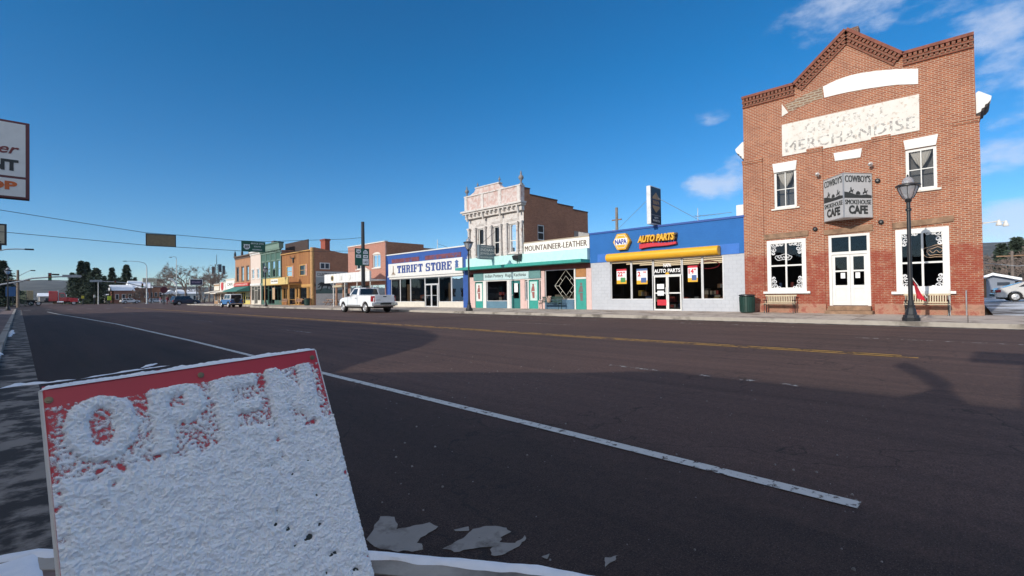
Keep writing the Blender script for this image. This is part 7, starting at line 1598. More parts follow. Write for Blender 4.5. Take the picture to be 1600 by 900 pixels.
# red tractor unit with a flatbed of hay crossing at the far end, nose to +x
def truck():
    dd = ray(95, 470); q = (dd.x/dd.y*166, 166.0); t = thing('red_truck', (0, 0, 0), 'red long nosed tractor truck pulling a flatbed across the far crossing', 'truck'); red = paint('truck_red', (.55, .02, .03)); rr = .52
    # local: nose to +y, then turned
    MB().box(-1.2, 1.2, -2.2, -.55, 1.0, 3.55).build('sleeper', red, t, bevel=.1); cabin(t, (-.54, 1.15, 1.75), (-.54, .65, 3.15), 2.1, 1.95, red, MAUTO, side_split=[(.28, .88)], rear=False); MB().box(-1.05, 1.05, -.54, 1.15, .95, 1.75).build('cab_base', red, t, bevel=.05)
    MB().hexa([(-.85, 1.16, .95), (.85, 1.16, .95), (.75, 3.3, .95), (-.75, 3.3, .95)], [(-.85, 1.16, 1.95), (.85, 1.16, 1.95), (.7, 3.25, 1.70), (-.7, 3.25, 1.70)]).build('hood', red, t, bevel=.08)
    MB().box(-.65, .65, 3.28, 3.36, 1.0, 1.65).build('grille', MCHR, t); MB().box(-1.2, 1.2, 3.35, 3.6, .5, .85).build('front_bumper', MCHR, t, bevel=.04); MB().box(-.45, .45, -6.2, 3.2, .7, .95).build('chassis', MUND, t)
    for s in (-1, 1):
        MB().tube([(s*1.22, -.45, 1.0), (s*1.22, -.45, 3.9)], .09, 8).build('exhaust_stack', MCHR, t); MB().lathe([(.33, -.6), (.33, .6)], (s*1.05, -.1, .75), 12, 'y').build('fuel_tank', MCHR, t); MB().hexa([(s*.8, 1.7, .95), (s*1.2, 1.7, .75), (s*1.2, 3.2, .75), (s*.8, 3.2, .95)], [(s*.8, 1.9, 1.35), (s*1.2, 2.0, 1.2), (s*1.2, 2.95, 1.2), (s*.8, 3.0, 1.35)]).build('fender', red, t); MB().box(s*1.28-.06, s*1.28+.06, .95, 1.1, 2.1, 2.7).build('mirror', MCHR, t); MB().box(s*.9-.12, s*.9+.12, 3.2, 3.3, 1.2, 1.4).build('headlight', MHEAD, t)
        wheel(t, s*1.0, 2.4, rr, s, .3)
        for y in (-4.0, -5.3): wheel(t, s*.95, y, rr, s, .5)
    MB().box(-.6, .6, -3.0, -2.3, .95, 1.3).build('deck_box', MTRIM, t)
    # trailer
    tr = thing('flatbed_trailer', (0, 0, 0), 'long flatbed trailer loaded with hay bales behind the red truck', 'trailer'); MB().box(-1.25, 1.25, -19.5, -4.2, 1.15, 1.40).build('deck', MTRIM, tr); MB().box(-.4, .4, -19.2, -4.6, .85, 1.149).build('beam', MUND, tr)
    for y in (-17.0, -18.3):
        for s in (-1, 1): wheel(tr, s*.95, y, rr, s, .5)
    MB().box(-1.2, 1.2, -4.19, -4.1, 1.2, 2.5).build('headboard', MCHR, tr)
    ang = R(-92); M = Matrix.Translation((q[0], q[1], 0)) @ Matrix.Rotation(ang, 4, 'Z'); sc = 1.0
    for o_ in (t, tr): o_.location = (q[0], q[1], 0); o_.rotation_euler.z = ang
    hay = [mat('hay_'+n, c_, .95, var=.25, scale=6, bump=.5) for n, c_ in (('pale', (.50, .44, .28)), ('green', (.36, .36, .20)), ('tan', (.44, .34, .20)))]; b0 = None; k = 0
    rnd = random.Random(8)
    for i in range(24):
        y = -18.9+1.22*(i % 12); lev = i//12; m = MB(); n0 = 5
        m.box(-1.18, 1.18, -.57, .57, 0, 1.15); bo = m.build('hay_bale', hay[i % 3], None, bevel=.06); p = M @ Vector((rnd.uniform(-.05, .05), y, 1.402+1.152*lev)); bo.location = p; bo.rotation_euler.z = ang + rnd.uniform(-.03, .03)
        lab = 'big hay bale in the %s row on the flatbed, %s' % ('upper' if lev else 'lower', 'pale straw coloured' if i % 3 == 0 else ('greenish' if i % 3 == 1 else 'brownish tan')); tag(bo, lab, 'hay bale', ('upper ' if lev else 'lower ') + ('pale', 'green', 'tan')[i % 3] + ' hay bales on the flatbed')
        mm = MB(); 
        for yy in (-.3, 0, .3): mm.box(-1.19, 1.19, yy-.015, yy+.015, -.004, 1.157)
        ORG[bo] = Vector((0, 0, 0)); mm.build('twine', MBRNL, bo)
truck()
# ---------------------------------------------------------------- trees
MNEED = mat('spruce_needles', (.042, .062, .040), .9, var=.45, scale=.8); MBARK = mat('grey_bark', (.17, .135, .115), .9, var=.25, scale=3); MTWIG = mat('bare_twigs', (.20, .155, .13), .9, var=.2, scale=.6); MWILL = mat('bare_undergrowth', (.17, .13, .11), .9, var=.3, scale=.7)
def conifer(label, x, y, h, r, seed, n=1500, name='spruce_tree', shape=.9, group='dark spruces beyond the crossing'):
    rnd = random.Random(seed); t = thing(name, (x, y, 0), label, 'tree', group); MB().tube([(x, y, -.1), (x, y, h*.96)], h*.018, 7, .03).build('trunk', MBARK, t); mb = MB()
    tiers = max(14, int(h*2.4))
    for k in range(tiers):
        u = (k+.4)/tiers; z = h*(.05+.94*u) + rnd.uniform(-.3, .3); rr = r*((1-u)**shape)*(.78+.42*rnd.random())+.15; nb = max(5, int(12*(1-u*.55)))
        for b_ in range(nb):
            a = 2*math.pi*(b_+rnd.random()*.9)/nb; L_ = rr*(.65+.5*rnd.random()); m = max(4, int(n/(tiers*nb)))
            for q in range(m):
                f = (q+rnd.random())/m; d = L_*f; c = Vector((x+d*math.cos(a)+rnd.uniform(-.25, .25), y+d*math.sin(a)+rnd.uniform(-.25, .25), z - d*.32 + .12*d*d/max(.5, L_) + rnd.uniform(-.45, .35)))
                s = (.62+.45*rnd.random())*(1-.35*f)*(h/16)**.5; v1 = Vector((math.cos(a+rnd.uniform(-.7, .7)), math.sin(a+rnd.uniform(-.7, .7)), rnd.uniform(-.5, .1)))*s; v2 = Vector((rnd.uniform(-1, 1), rnd.uniform(-1, 1), rnd.uniform(-.6, .4))).normalized()*s*.5
                mb.poly([c-v2, c+v1*.9, c+v2]); 
    mb.build('crown', MNEED, t, fix=False); return t
def bare_tree(label, x, y, h, w, seed, name='bare_tree', group=None, depth=6, twig=MTWIG, z0=0):
    rnd = random.Random(seed); t = thing(name, (x, y, z0), label, 'tree', group); tr = MB(); cr = MB()
    def grow(p, d, L_, r, k, m):
        n = 3; pts = [p]; q = p.copy(); dd = d.copy()
        for i in range(n): dd = (dd + Vector((rnd.uniform(-.22, .22), rnd.uniform(-.22, .22), rnd.uniform(-.08, .14)))).normalized(); q = q + dd*L_/n; pts.append(q.copy())
        r = max(r, .032); m.tube(pts, r, 6 if k > 3 else 3, max(r*.62, .026), caps=False)
        if k == 0: return
        nb = rnd.choice((2, 3, 3)) if k > 2 else (3 if k == 2 else 5)
        for i in range(nb):
            a = rnd.uniform(0, 6.28); sp = rnd.uniform(.35, .85); o = dd.orthogonal().normalized(); o.rotate(Matrix.Rotation(a, 3, dd)); nd = (dd*math.cos(sp) + o*math.sin(sp)); nd.z = nd.z*.8+.12; nd.x *= w; nd.y *= w; nd.normalize()
            grow(pts[rnd.choice((2, 3, 3))] if k < depth else pts[-1], nd, L_*rnd.uniform(.62, .86), r*.60, k-1, cr)
    for s in range(1 if w < 1.25 else 2): grow(Vector((x+s*.3, y, z0-.1)), Vector((rnd.uniform(-.15, .15)*w, rnd.uniform(-.1, .1), 1)).normalized(), h*.26, h*.022, depth, tr)
    if not cr.f: return t
    tr.build('trunk', MBARK, t, fix=False); cr.build('crown', twig, t, fix=False); return t
def spot(u, Y):                                             # ground position in the direction of a pixel column, at distance Y down the street
    d = ray(u, 470); return d.x/d.y*Y
def height(u, v, Y): d = ray(u, v); k = Y/d.y; return EYE.z + d.z*k
con = [(127, 408, 196, 5.2, 'tall dark spruce, leftmost of the clump behind the red truck'), (136, 409, 206, 4.6, 'tall dark spruce, second of the clump behind the red truck'), (150, 419, 188, 6.0, 'broad dark spruce at the right of the clump by the pale light pole'),
       (175, 418, 215, 5.0, 'lone pointed spruce left of the snowy roofed brick house'), (198, 414, 222, 4.6, 'columnar spruce directly behind the snowy roof of the brick house'), (4, 406, 150, 5.5, 'dark spruce at the left edge of the picture beside the blue sign'),
       (211, 433, 260, 4, 'small distant spruce peeping over the snowy roof'), (113, 425, 214, 4.6, 'lower dark spruce in front of the spruce clump, left side'), (163, 432, 225, 5, 'low dark spruce between the clump and the lone pointed one'), (186, 433, 240, 5, 'low dark spruce between the pointed and the columnar ones')]
for i, (u, v, Y, r, lab) in enumerate(con): conifer(lab, spot(u, Y), Y, height(u, v, Y), r, 20+i, 5200 if i < 6 else 2600, shape=.8 if 'column' in lab or 'broad' in lab else 1.2)
bt = [(292, 411, 185, 1.35, 'big spreading bare tree behind the dark road sign'), (262, 424, 205, 1.2, 'bare tree at the left of the big spreading one, over the brick house'), (327, 422, 170, 1.0, 'bare tree just left of the end of the shop row'), (345, 428, 190, 1.0, 'slender bare tree behind the white gabled shop'),
      (312, 425, 210, 1.1, 'faint bare tree behind the dark road sign, right of the big one'), (278, 428, 225, 1.2, 'faint distant bare tree behind the light pole'), (333, 436, 150, 1.0, 'small bare tree against the end wall of the shop row')]
for i, (u, v, Y, w, lab) in enumerate(bt): bare_tree(lab, spot(u, Y), Y, (height(u, v, Y))*1.3, w, 40+i, group='bare trees beyond the crossing', depth=6)
# lattice tower with dark panels over the shop roofs
Y = 230; x = spot(339, Y); t = thing('radio_tower', (x, Y, 0), 'thin lattice radio tower with dark panel antennas far behind the shops', 'tower'); zt = height(339, 398, Y); za, zb_ = height(339, 426, Y), height(339, 413, Y); mb = MB()
for s1 in (-1, 1):
    for s2 in (-1, 1): mb.tube([(x+s1*1.0, Y+s2*1.0, 0), (x+s1*.5, Y+s2*.5, zb_)], .10, 4)
for k in range(16): z = zb_*k/16; s = 1-.5*k/16; mb.tube([(x-s, Y-s, z), (x+s, Y-s, z+zb_/16)], .05, 3); mb.tube([(x+s, Y-s, z), (x-s, Y-s, z+zb_/16)], .05, 3)
mb.build('lattice', MBLK, t); MB().tube([(x, Y, zb_), (x, Y, zt)], .14, 5, .08).build('mast', MBLK, t)
for k, (dx, a, b) in enumerate(((-1.6, za-.5, zb_-1.2), (1.0, za+.2, zb_), (2.3, za-.8, zb_-.6))): MB().box(x+dx-.5, x+dx+.5, Y-1.3, Y-1.0, a, b).box(x+dx-.05, x+dx+.05, Y-1.0, Y-.4, (a+b)/2, (a+b)/2+.1).build('panel_antenna', mat('antenna_dark', (.05, .07, .09), .6), t)

# ---------------------------------------------------------------- houses and buildings beyond the crossing
MRB = brick('house_brick', (.36, .12, .08), (.28, .09, .06), (.34, .25, .2)); MSNR = snow_mat('roof_snow', .08); MWSID = mat('white_siding_far', (.70, .70, .68), .7)
def house(name, label, u0, u1, Y, vw, vr, wallm, roofm, depth=9, ridge='x', wins=2, porch=None):
    x0, x1 = spot(u0, Y), spot(u1, Y); zw = height((u0+u1)/2, vw, Y); zr = height((u0+u1)/2, vr, Y); t = thing(name, ((x0+x1)/2, Y+depth/2, 0), label, 'house'); holes = []
    mb = MB(); mb.box(x0, x1, Y, Y+depth, -.1, zw); mb.build('wall', wallm, t); ov = .5
    if ridge == 'x': pr = [(Y-ov, zw+.004), (Y+depth/2, zr), (Y+depth+ov, zw+.004)]; MB().prism([(x0-ov, y, z) for y, z in pr], (x1-x0+2*ov, 0, 0)).build('roof', roofm, t)
    else: pr = [(x0-ov, zw+.004), ((x0+x1)/2, zr), (x1+ov, zw+.004)]; MB().prism([(x, Y-ov, z) for x, z in pr], (0, depth+2*ov, 0)).build('roof', roofm, t)
    for i in range(wins):
        xc = x0+(x1-x0)*(i+.5)/wins; w = min(1.1, (x1-x0)/wins*.4); zc = zw*.52; o = MB().box(xc-w/2-.1, xc+w/2+.1, Y-.06, Y-.003, zc-.8, zc+.8).build('window', MWSID, t); MB().box(xc-w/2, xc+w/2, Y-.07, Y-.061, zc-.7, zc+.7).build('pane', mat('house_pane', (.04, .05, .06), .12), o)
    xc = x0+(x1-x0)*.5/wins+ (x1-x0)/wins*.5; MB().box(xc-.5, xc+.5, Y-.05, Y-.003, 0, 2.1).build('door', GOODS[3], t); return t
house('brick_house', 'low red brick house under a broad snow covered roof', 178, 208, 186, 454, 444.5, MRB, MSNR, 12, wins=3)
house('brick_hall', 'orange brick hall with a tall end wall beside the snowy roofed house', 208, 236, 190, 450, 438, MRB, MSNR, 14, wins=2)
house('brown_brick_building', 'long brown brick building behind the stop sign', 226, 254, 205, 449, 446, MSB, MROOF, 12, wins=4)
house('white_house', 'small white house with a snowy roof below the big bare tree', 283, 308, 195, 459, 452, MWSID, MSNR, 9, wins=3)
house('white_cottage', 'pale cottage half hidden behind the light pole', 258, 276, 200, 460, 453, MCREAM, MSNR, 9, ridge='y', wins=2)
house('low_white_shed', 'low white shed with a snowy roof left of the brick house', 164, 178, 200, 463, 458, MWSID, MSNR, 7, wins=1)
house('grey_barn', 'grey shed roof rising behind the flatbed trailer', 62, 86, 235, 463, 457.5, mat('grey_barn_wall', (.34, .31, .28), .9), MSNR, 12, wins=1)
house('tan_building', 'tan block building behind the hay at the left edge', -14, 9, 150, 447, 446, mat('tan_block', (.38, .33, .27), .85), MROOF, 10, wins=1)
# ---------------------------------------------------------------- signals, poles and signs of the crossing
def signal_head(t, c, n_, facing, horizontal=False):
    o = MB().box(c[0]-.18, c[0]+.18, c[1]-.12, c[1]+.12, c[2]-.55, c[2]+.55).build('signal_head', MBLK, t)
    for k, col in enumerate(((.25, .01, .01), (.25, .14, .01), (.01, .16, .06))): MB().lathe([(.13, 0), (.13, .06)], (c[0], c[1]-.19 if facing < 0 else c[1]+.13, c[2]+.35-.35*k), 10, 'y').build('lens', mat('signal_lens_%d' % k, col, .3), o)
def mast(label, base, path, lum=None, heads=(), plates=(), hz=11, mname='signal_mast'):
    t = thing(mname, base, label, 'signal mast', None); bx, by, _ = base; MB().tube([(bx, by, -.05), (bx, by, hz)], .17, 10, .11).build('pole', MSTEEL, t); MB().lathe([(.3, 0), (.3, .12), (.2, .2)], (bx, by, .0), 10).build('base_plate', MSTEEL, t)
    MB().tube(path, .13, 8, .07).build('mast_arm', MSTEEL, t)
    if lum: m = MB(); m.tube(lum, .07, 6, .05); m.build('lamp_arm', MSTEEL, t); e = lum[-1]; MB().hexa([(e[0]-.45, e[1]-.15, e[2]-.12), (e[0]+.25, e[1]-.15, e[2]-.08), (e[0]+.25, e[1]+.15, e[2]-.08), (e[0]-.45, e[1]+.15, e[2]-.12)], [(e[0]-.4, e[1]-.12, e[2]+.03), (e[0]+.25, e[1]-.12, e[2]+.08), (e[0]+.25, e[1]+.12, e[2]+.08), (e[0]-.4, e[1]+.12, e[2]+.03)]).build('lamp_head', MBLK, t)
    for h in heads: signal_head(t, h, 3, -1)
    for (x, z, w, hh) in plates: MB().box(x-w/2, x+w/2, by-.2, by-.14, z-hh/2, z+hh/2).build('street_name_plate', mat('grey_plate', (.30, .32, .33), .5), t)
    return t
Y = 94.0; xs = [(u, v) for u, v in ((-26, 455), (0, 445), (30, 440), (50, 435), (75, 433.2), (100, 432), (128, 431.5))]
path = [(spot(u, Y), Y, height(u, v, Y)) for u, v in xs]
mast('grey signal mast with a long arching arm over the crossing at the left edge', (path[0][0], Y, 0), path, None, [(spot(78, Y), Y-.05, height(78, 432, Y)-.05)], [(spot(112, Y), height(112, 431.5, Y), 2.0, .38)], hz=path[0][2]+.6)
t = [o for o in bpy.data.objects if o.name == 'signal_mast'][0]; x = spot(87, Y); z = height(87, 430, Y); MB().box(x-.38, x+.38, Y-.12, Y+.12, z-.02, z+.2).build('detector_box', MBLK, t)
Y = 150.0; bx = spot(229.5, Y); path = [(spot(u, Y), Y, height(u, v, Y)) for u, v in ((229, 449), (215, 446), (200, 442.5), (180, 440.5), (160, 439.5), (145, 439))]
lum = [(spot(u, Y), Y, height(u, v, Y)) for u, v in ((229.5, 420), (229.3, 415), (226, 411), (218, 409), (205, 408), (196, 408))]
mast('tall grey signal mast with a curved lamp arm at the far right corner', (bx, Y, 0), path, lum, [(spot(180, Y), Y-.05, height(180, 440.5, Y)-.2), (spot(227, Y)-.6, Y-.2, height(227, 446, Y))], [(spot(150, Y), height(150, 439, Y), 2.2, .5)], hz=height(229.5, 418, Y))
def light_pole(name, label, u, v, Y, arm, base=0.0):
    x = spot(u, Y); z = height(u, v, Y); t = thing(name, (x, Y, base), label, 'light pole'); MB().tube([(x, Y, base-.05), (x, Y, z)], .13, 8, .07).build('pole', mat('pale_pole', (.58, .58, .56), .5), t); pts = [(spot(a, Y), Y, height(a, b, Y)) for a, b in arm]; MB().tube([(x, Y, z-.1)]+pts, .05, 6).build('arm', MSTEEL, t); e = pts[-1]
    MB().box(e[0]-.45, e[0]+.1, Y-.14, Y+.14, e[2]-.08, e[2]+.08).build('lamp_head', MBLK, t); return t
light_pole('light_pole', 'tall pale light pole with a small lamp head in front of the big bare tree', 276, 404, 158, [(275, 401.5), (272, 400.5), (268, 402)])
light_pole('light_pole', 'short pale pole with a level cross arm in front of the spruce clump', 153.5, 440, 172, [(150, 439.6), (146, 439.4)])
# white swept arm on the tall pole by the bare tree
Y = 158; t = thing('awning_arm', (spot(273, Y), Y, height(270, 440, Y)), 'white swept bracket reaching left from the tall pale light pole', 'bracket'); MB().tube([(spot(275.6, Y), Y, height(275.6, 446, Y)), (spot(272, Y), Y, height(272, 440, Y)), (spot(268, Y), Y, height(268, 436.5, Y)), (spot(264, Y), Y, height(264, 435.5, Y))], .35, 6, .25).build('arm', MWSID, t)
def utility(label, u, v, Y, vb=475):
    x = spot(u, Y); z = height(u, v, Y); t = thing('utility_pole', (x, Y, 0), label, 'pole', None); MB().tube([(x, Y, -.05), (x, Y, z)], .24, 8, .17).build('pole', mat('brown_pole', (.20, .15, .11), .9, var=.3), t); MB().box(x-1.6, x+1.6, Y-.26, Y-.19, z-2.0, z-1.85).build('crossarm', GOODS[3], t); return t, x, z
t, x, z = utility('brown wooden utility pole with a lamp arm behind the hay trailer', 28, 422, 128); Y = 128
pts = [(x, Y, height(28, 432, Y)), (spot(38, Y), Y, height(38, 427, Y)), (spot(47, Y), Y, height(47, 422.6, Y)), (spot(53, Y), Y, height(53, 422.5, Y))]; MB().tube(pts, .05, 5).build('lamp_arm', MSTEEL, t); MB().box(pts[-1][0]-.45, pts[-1][0]+.2, Y-.15, Y+.15, pts[-1][2]-.12, pts[-1][2]+.06).build('lamp_head', MBLK, t)
# cobra light reaching in at the left edge
Y = 52; t = thing('cobra_light', (spot(-25, Y), Y, .15), 'slim grey cobra street light reaching in from the left edge above the lamp', 'street light'); xb = spot(-25, Y); pts = [(xb, Y, height(-25, 400, Y)-.5)] + [(spot(u, Y), Y, height(u, v, Y)) for u, v in ((-10, 394), (0, 391.5), (10, 389.5), (25, 389), (46, 389.6))]; MB().tube([(xb, Y, .1), (xb, Y, pts[0][2])], .11, 8, .08).build('pole', MSTEEL, t); MB().tube(pts, .045, 6).build('lamp_arm', MSTEEL, t); e = pts[-1]; MB().box(e[0]-.25, e[0]+.25, Y-.1, Y+.1, e[2]-.06, e[2]+.05).build('lamp_head', MBLK, t)
def post_sign(name, label, u0, v0, u1, v1, Y, m, text=None, tm=None, posts=(.5,), cat='sign', rim=None):
    x0, x1 = spot(u0, Y), spot(u1, Y); z1, z0 = height((u0+u1)/2, v0, Y), height((u0+u1)/2, v1, Y); t = thing(name, ((x0+x1)/2, Y, 0), label, cat); MB().box(x0, x1, Y, Y+.3, z0, z1).build('panel', m, t)
    if rim: mb = MB(); mb.box(x0-.1, x1+.1, Y-.03, Y+.33, z1+.002, z1+.12); mb.box(x0-.1, x1+.1, Y-.03, Y+.33, z0-.12, z0-.002); mb.box(x0-.1, x0-.002, Y-.03, Y+.33, z0, z1); mb.box(x1+.002, x1+.1, Y-.03, Y+.33, z0, z1); mb.build('rim', rim, t)
    for f in posts: x = x0+(x1-x0)*f; MB().tube([(x, Y+.15, -.05), (x, Y+.15, z0-.13 if rim else z0)], .12, 8).build('post', MBLK, t)
    if text: mb = MB(); text_on(mb, text, (x0+(x1-x0)*.12, Y-.012, z0+(z1-z0)*.3), (1, 0, 0), (0, 0, 1), (x1-x0)*.76, (z1-z0)*.4, depth=.01, bold=.02); mb.build('lettering', tm, t, fix=False)
    return t
post_sign('roadside_sign', 'dark navy roadside sign in a pale rim on a black post before the bare tree', 297.5, 437, 316, 445, 150, mat('navy_panel', (.025, .025, .06), .5), 'RESTAURANT', mat('mauve_lettering', (.40, .30, .40), .6), (.55,), rim=MWSID)
post_sign('box_sign', 'cream box sign above the brown brick building', 223, 434.5, 245, 441.5, 168, mat('cream_panel', (.62, .56, .42), .6), 'STORES', mat('tan_letters', (.42, .32, .20), .6), (.25, .6))
post_sign('blue_sign', 'blue block sign behind the black street lamp at the left edge', 8.5, 448, 24.5, 463, 146, mat('blue_panel', (.03, .10, .24), .5), None, None, (.3, .7))
post_sign('corner_notice', 'small lime yellow warning sign in front of the low white shed', 168, 462.5, 174, 469, 165, mat('lime_yellow', (.45, .55, .03), .6), None, None, (.5,))
post_sign('corner_notice', 'small yellow warning sign at the right end of the red truck', 127.5, 462, 131.5, 466.5, 168, mat('warning_yellow', (.55, .45, .03), .6), None, None, (.5,))
post_sign('corner_notice', 'tiny pale notice on a post left of the lime yellow sign', 146, 460.5, 149, 465, 168, MCREAM, None, None, (.5,))
Y = 128; x = spot(256.3, Y); z = height(256, 453, Y); t = thing('stop_sign', (x, Y, 0), 'dark backed octagonal stop sign on a black post at the far kerb', 'sign'); MB().prism([(x+.72*math.cos(R(22.5+45*i)), Y, z+.72*math.sin(R(22.5+45*i))) for i in range(8)], (0, .04, 0)).build('panel', mat('sign_dark_red', (.10, .015, .025), .6), t); MB().tube([(x, Y+.1, -.05), (x, Y+.1, z+.7)], .11, 8).build('post', MBLK, t)
MB().box(x-.6, x+.6, Y+.02, Y+.05, z-.12, z+.12).build('bar', mat('faded_red_bar', (.35, .06, .08), .6), t)
# people on the far corner
def person(label, x, y, h, rot, shirt, legs, hair=(.05, .035, .025), stride=.16):
    t = thing('person', (x, y, .0), label, 'person'); s = h/1.75
    J = {'pel': (0, 0, .95), 'wst': (0, 0, 1.12), 'chs': (0, .01, 1.33), 'nck': (0, 0, 1.50), 'hd0': (0, .01, 1.57), 'hd': (0, .02, 1.66), 'hd2': (0, .01, 1.73)}
    for q, sd in (('L', -1), ('R', 1)):
        J['hip'+q] = (.09*sd, 0, .90); J['kne'+q] = (.10*sd, stride*.5*sd+.02, .50); J['ank'+q] = (.10*sd, stride*sd, .09); J['toe'+q] = (.11*sd, stride*sd+.15, .035); J['sho'+q] = (.19*sd, 0, 1.42); J['elb'+q] = (.24*sd, -stride*.4*sd-.02, 1.14); J['wri'+q] = (.24*sd, -stride*.7*sd+.06, .90); J['hnd'+q] = (.235*sd, -stride*.75*sd+.09, .82)
    keys = list(J); E = [('pel', 'wst'), ('wst', 'chs'), ('chs', 'nck'), ('nck', 'hd0'), ('hd0', 'hd'), ('hd', 'hd2')]
    for q in 'LR': E += [('pel', 'hip'+q), ('hip'+q, 'kne'+q), ('kne'+q, 'ank'+q), ('ank'+q, 'toe'+q), ('chs', 'sho'+q), ('sho'+q, 'elb'+q), ('elb'+q, 'wri'+q), ('wri'+q, 'hnd'+q)]
    rad = {'pel': .15, 'wst': .14, 'chs': .16, 'nck': .065, 'hd0': .075, 'hd': .10, 'hd2': .075, 'hip': .10, 'kne': .065, 'ank': .045, 'toe': .04, 'sho': .075, 'elb': .05, 'wri': .035, 'hnd': .04}
    me = bpy.data.meshes.new('body'); c, sn_ = math.cos(rot), math.sin(rot); me.from_pydata([((a*c-b*sn_)*s, (a*sn_+b*c)*s, z*s) for a, b, z in J.values()], [(keys.index(a), keys.index(b)) for a, b in E], [])
    o = bpy.data.objects.new('body', me); COL.objects.link(o); o.parent = t; ORG[o] = ORG[t]; md = o.modifiers.new('skin', 'SKIN'); 
    for i, k in enumerate(keys): r = rad.get(k, rad.get(k[:3]))*s; me.skin_vertices[0].data[i].radius = (r, r*.85)
    me.skin_vertices[0].data[0].use_root = True; o.modifiers.new('smooth', 'SUBSURF').levels = 1; o.modifiers['smooth'].render_levels = 1
    m, N, L, b = _mat('clothed_body'); tc = N.new('ShaderNodeTexCoord'); sp = N.new('ShaderNodeSeparateXYZ'); L.new(tc.outputs['Object'], sp.inputs[0]); cr = N.new('ShaderNodeValToRGB'); cr.color_ramp.interpolation = 'CONSTANT'; el = cr.color_ramp.elements; dv = N.new('ShaderNodeMath'); dv.operation = 'DIVIDE'; L.new(sp.outputs[2], dv.inputs[0]); dv.inputs[1].default_value = 2.0*s; L.new(dv.outputs[0], cr.inputs[0])
    el[0].position = 0; el[0].color = (.02, .018, .016, 1); el[1].position = .05; el[1].color = rgb(legs)
    for p_, c_ in ((.49, shirt), (.755, (.42, .26, .19)), (.85, hair)): q = el.new(p_); q.color = rgb(c_)
    L.new(cr.outputs[0], b.inputs['Base Color']); b.inputs['Roughness'].default_value = .9; me.materials.append(m); return t
Y = 129; person('person in dark red clothes standing by the stop sign post', spot(261.5, Y), Y, 1.8, .6, (.30, .04, .05), (.16, .03, .04))
Y = 140; person('person in a pink top walking behind the stop sign', spot(250.5, Y), Y, 1.7, 1.2, (.62, .25, .30), (.45, .40, .40))
q = gnd(308, 476); person('person in black leaning beside the dark wagon', q[0]+.2, q[1]+1, 1.75, 2.0, (.03, .03, .035), (.04, .045, .06)); person('person in grey and black at the far kerb, right of the dark wagon', q[0]+1.6, q[1]+1.4, 1.72, 1.0, (.22, .22, .23), (.03, .03, .035))
# parked cars far off
o = suv('white_parked_car', 'white car parked in front of the brown brick building, left one', (.62, .62, .62), L=4.5, H=1.5); Y = 176; o.location = (spot(203, Y), Y, 0); o.rotation_euler.z = R(-80); bpy.context.view_layer.update()
o = suv('grey_parked_car', 'pale grey car parked behind the person in pink', (.46, .48, .50), L=4.5, H=1.45); Y = 178; o.location = (spot(245, Y), Y, 0); o.rotation_euler.z = R(-85)
# bare shrubs in front of the brick buildings
for i, (u, Y, h, lab) in enumerate(((214, 180, 3.6, 'bare brown shrub at the corner of the orange brick hall'), (222, 178, 3.0, 'bare brown shrub between the parked cars'), (268, 180, 2.6, 'bare shrub before the pale cottage'), (316, 172, 4.5, 'bare shrub below the dark road sign'))): bare_tree(lab, spot(u, Y), Y, h*1.7, 1.3, 70+i, 'bare_shrub', 'bare shrubs beyond the crossing', depth=5, twig=MWILL)

# ---------------------------------------------------------------- beyond the lot on the right
def rspot(u, v, X): d = ray(u, v); k = X/d.x; return d.y*k, EYE.z+d.z*k
X = 60.0; ya, _ = rspot(1534, 440, X); yb, _ = rspot(1586, 440, X); zr = rspot(1551, 428.5, X)[1]; ze = rspot(1586, 435.5, X)[1]; zl = rspot(1534, 437, X)[1]; ym = rspot(1551, 428.5, X)[0]
t = thing('blue_grey_shed', (X+3, (ya+yb)/2, 0), 'blue grey shed with a white edged low gable behind the silver car', 'shed'); pr = [(ya, 0), (ya, zl-.12), (ym, zr-.12), (yb, ze-.12), (yb, 0)]
MB().yz(pr, X, X+8).build('wall', mat('blue_grey_siding', (.22, .25, .31), .8, var=.08), t); MB().yz([(ya+.4, zl-.12), (ym, zr-.10), (yb-.4, ze-.15), (yb-.4, ze+.05), (ym, zr+.12), (ya+.4, zl+.1)], X-.5, X+8.3).build('roof', MSNR, t)
w0, w1 = rspot(1558, 443, X)[0], rspot(1578, 443, X)[0]; MB().box(X-.03, X-.003, w1, w0, rspot(1565, 446, X)[1], rspot(1565, 441, X)[1]).build('window', mat('shed_window', (.04, .05, .07), .2), t); MB().box(X-.05, X-.003, rspot(1541, 450, X)[0], rspot(1535, 450, X)[0], .1, 2.0).build('door', GOODS[3], t)
def conifer_r(lab, u, v, X, r, seed): y, z = rspot(u, v, X); conifer(lab, X, y, z, r, seed, 4200, group='spruces beyond the lot')
conifer_r('tall dark spruce behind the lot at the right edge', 1588, 371, 105, 4.2, 91); conifer_r('smaller dark spruce above the blue grey shed', 1564.5, 382, 120, 2.6, 92)
for i, (u, v, X, lab) in enumerate(((1545, 398, 95, 'bare tree beside the corner of the brick cafe, beyond the lot'), (1573, 398, 90, 'bare tree behind the blue grey shed'), (1595, 402, 84, 'bare tree under the tall spruce at the right edge'), (1556, 402, 110, 'bare tree between the cafe corner and the smaller spruce'), (1612, 392, 88, 'bare tree just beyond the right edge'), (1584, 404, 118, 'faint bare tree between the two spruces'), (1535, 396, 125, 'bare tree half hidden by the cafe corner'))):
    y, z = rspot(u, v, X); bare_tree(lab, X, y, z*1.3, 1.15, 110+i, group='bare trees beyond the lot', depth=6, twig=MWILL)
rnd = random.Random(6)
mb = MB()
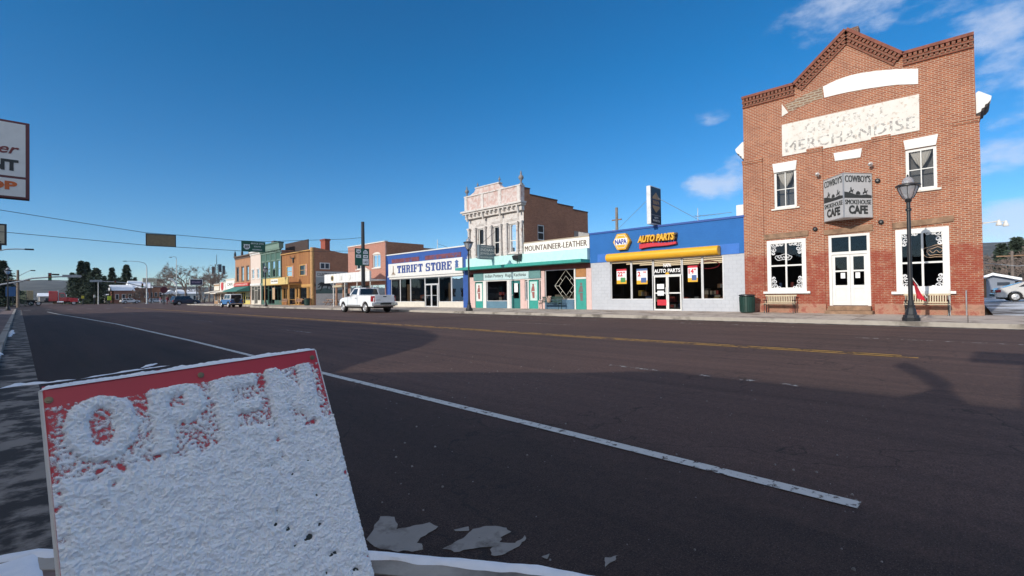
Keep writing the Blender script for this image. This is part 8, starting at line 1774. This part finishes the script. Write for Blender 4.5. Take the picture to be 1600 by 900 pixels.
for k in range(42000):                                     # a thicket of bare brush at the foot of the hill
    a = R(rnd.uniform(84, 101)); dd = rnd.uniform(95, 190); x, y = dd*math.sin(a), dd*math.cos(a); z = min(1.1, abs(rnd.gauss(0, .45)))*5.2*(.7+.5*noise.noise(Vector((a*25, dd*.03, 0)))); v = Vector((rnd.uniform(-1, 1), rnd.uniform(-1, 1), rnd.uniform(-.2, 1.4))).normalized()*rnd.uniform(.6, 1.5); w = Vector((v.y, -v.x, 0)).normalized()*.035
    c = Vector((x, y, z)); mb.poly([c-w, c+w, c+v])
o = mb.build('brush', MWILL, fix=False); tag(o, 'tangle of bare grey brown brush at the foot of the hill right of the cafe', 'brush', kind='stuff')
X = 75; y, z = rspot(1581, 392, X); t = thing('utility_pole', (X, y, 0), 'brown utility pole rising behind the shed at the right edge', 'pole'); MB().tube([(X, y, 0), (X, y, z)], .16, 8, .12).build('pole', MBARK, t); MB().box(X-.06, X+.06, y-1.2, y+1.2, z-.6, z-.48).build('crossarm', GOODS[3], t)
X = 40; y0, z0 = rspot(1525, 410, X); y1, z1 = rspot(1660, 409, X); o = MB().tube([(X, y0, z0), (X, (y0+y1)/2, min(z0, z1)-.15), (X, y1, z1)], .02, 4).build('service_wire', MSTEEL); tag(o, 'thin pale wire running low across the lot from the cafe', 'wire')
X = 40; y1, z1 = rspot(1660, 409, X); t = thing('wire_pole', (X, y1, 0), 'plain wooden pole beyond the right edge carrying the lot wire', 'pole'); MB().tube([(X, y1, 0), (X, y1, z1+.5)], .13, 8, .1).build('pole', MBARK, t); MB().lathe([(.04, 0), (.06, .06), (.02, .12)], (X, y1, z1+.5), 8).build('insulator', MSTEEL, t)
# ---------------------------------------------------------------- thin winter air between the street and the far ridges
def haze():
    o = MB().box(-4600, 4600, -4600, 4600, -1.5, 420).build('haze', bpy.data.materials.new('thin_air')); m = o.data.materials[0]; m.use_nodes = True; nt = m.node_tree
    for n in list(nt.nodes):
        if n.type != 'OUTPUT_MATERIAL': nt.nodes.remove(n)
    out = nt.nodes[0]; v = nt.nodes.new('ShaderNodeVolumePrincipled'); v.inputs['Density'].default_value = 0.00005; v.inputs['Color'].default_value = (.72, .82, .95, 1); v.inputs['Anisotropy'].default_value = .1
    nt.links.new(v.outputs[0], out.inputs['Volume']); o['kind'] = 'stuff'; o['label'] = 'thin bluish air over the street and the hills'; o['category'] = 'haze'
haze()
print('objects', len(bpy.data.objects))
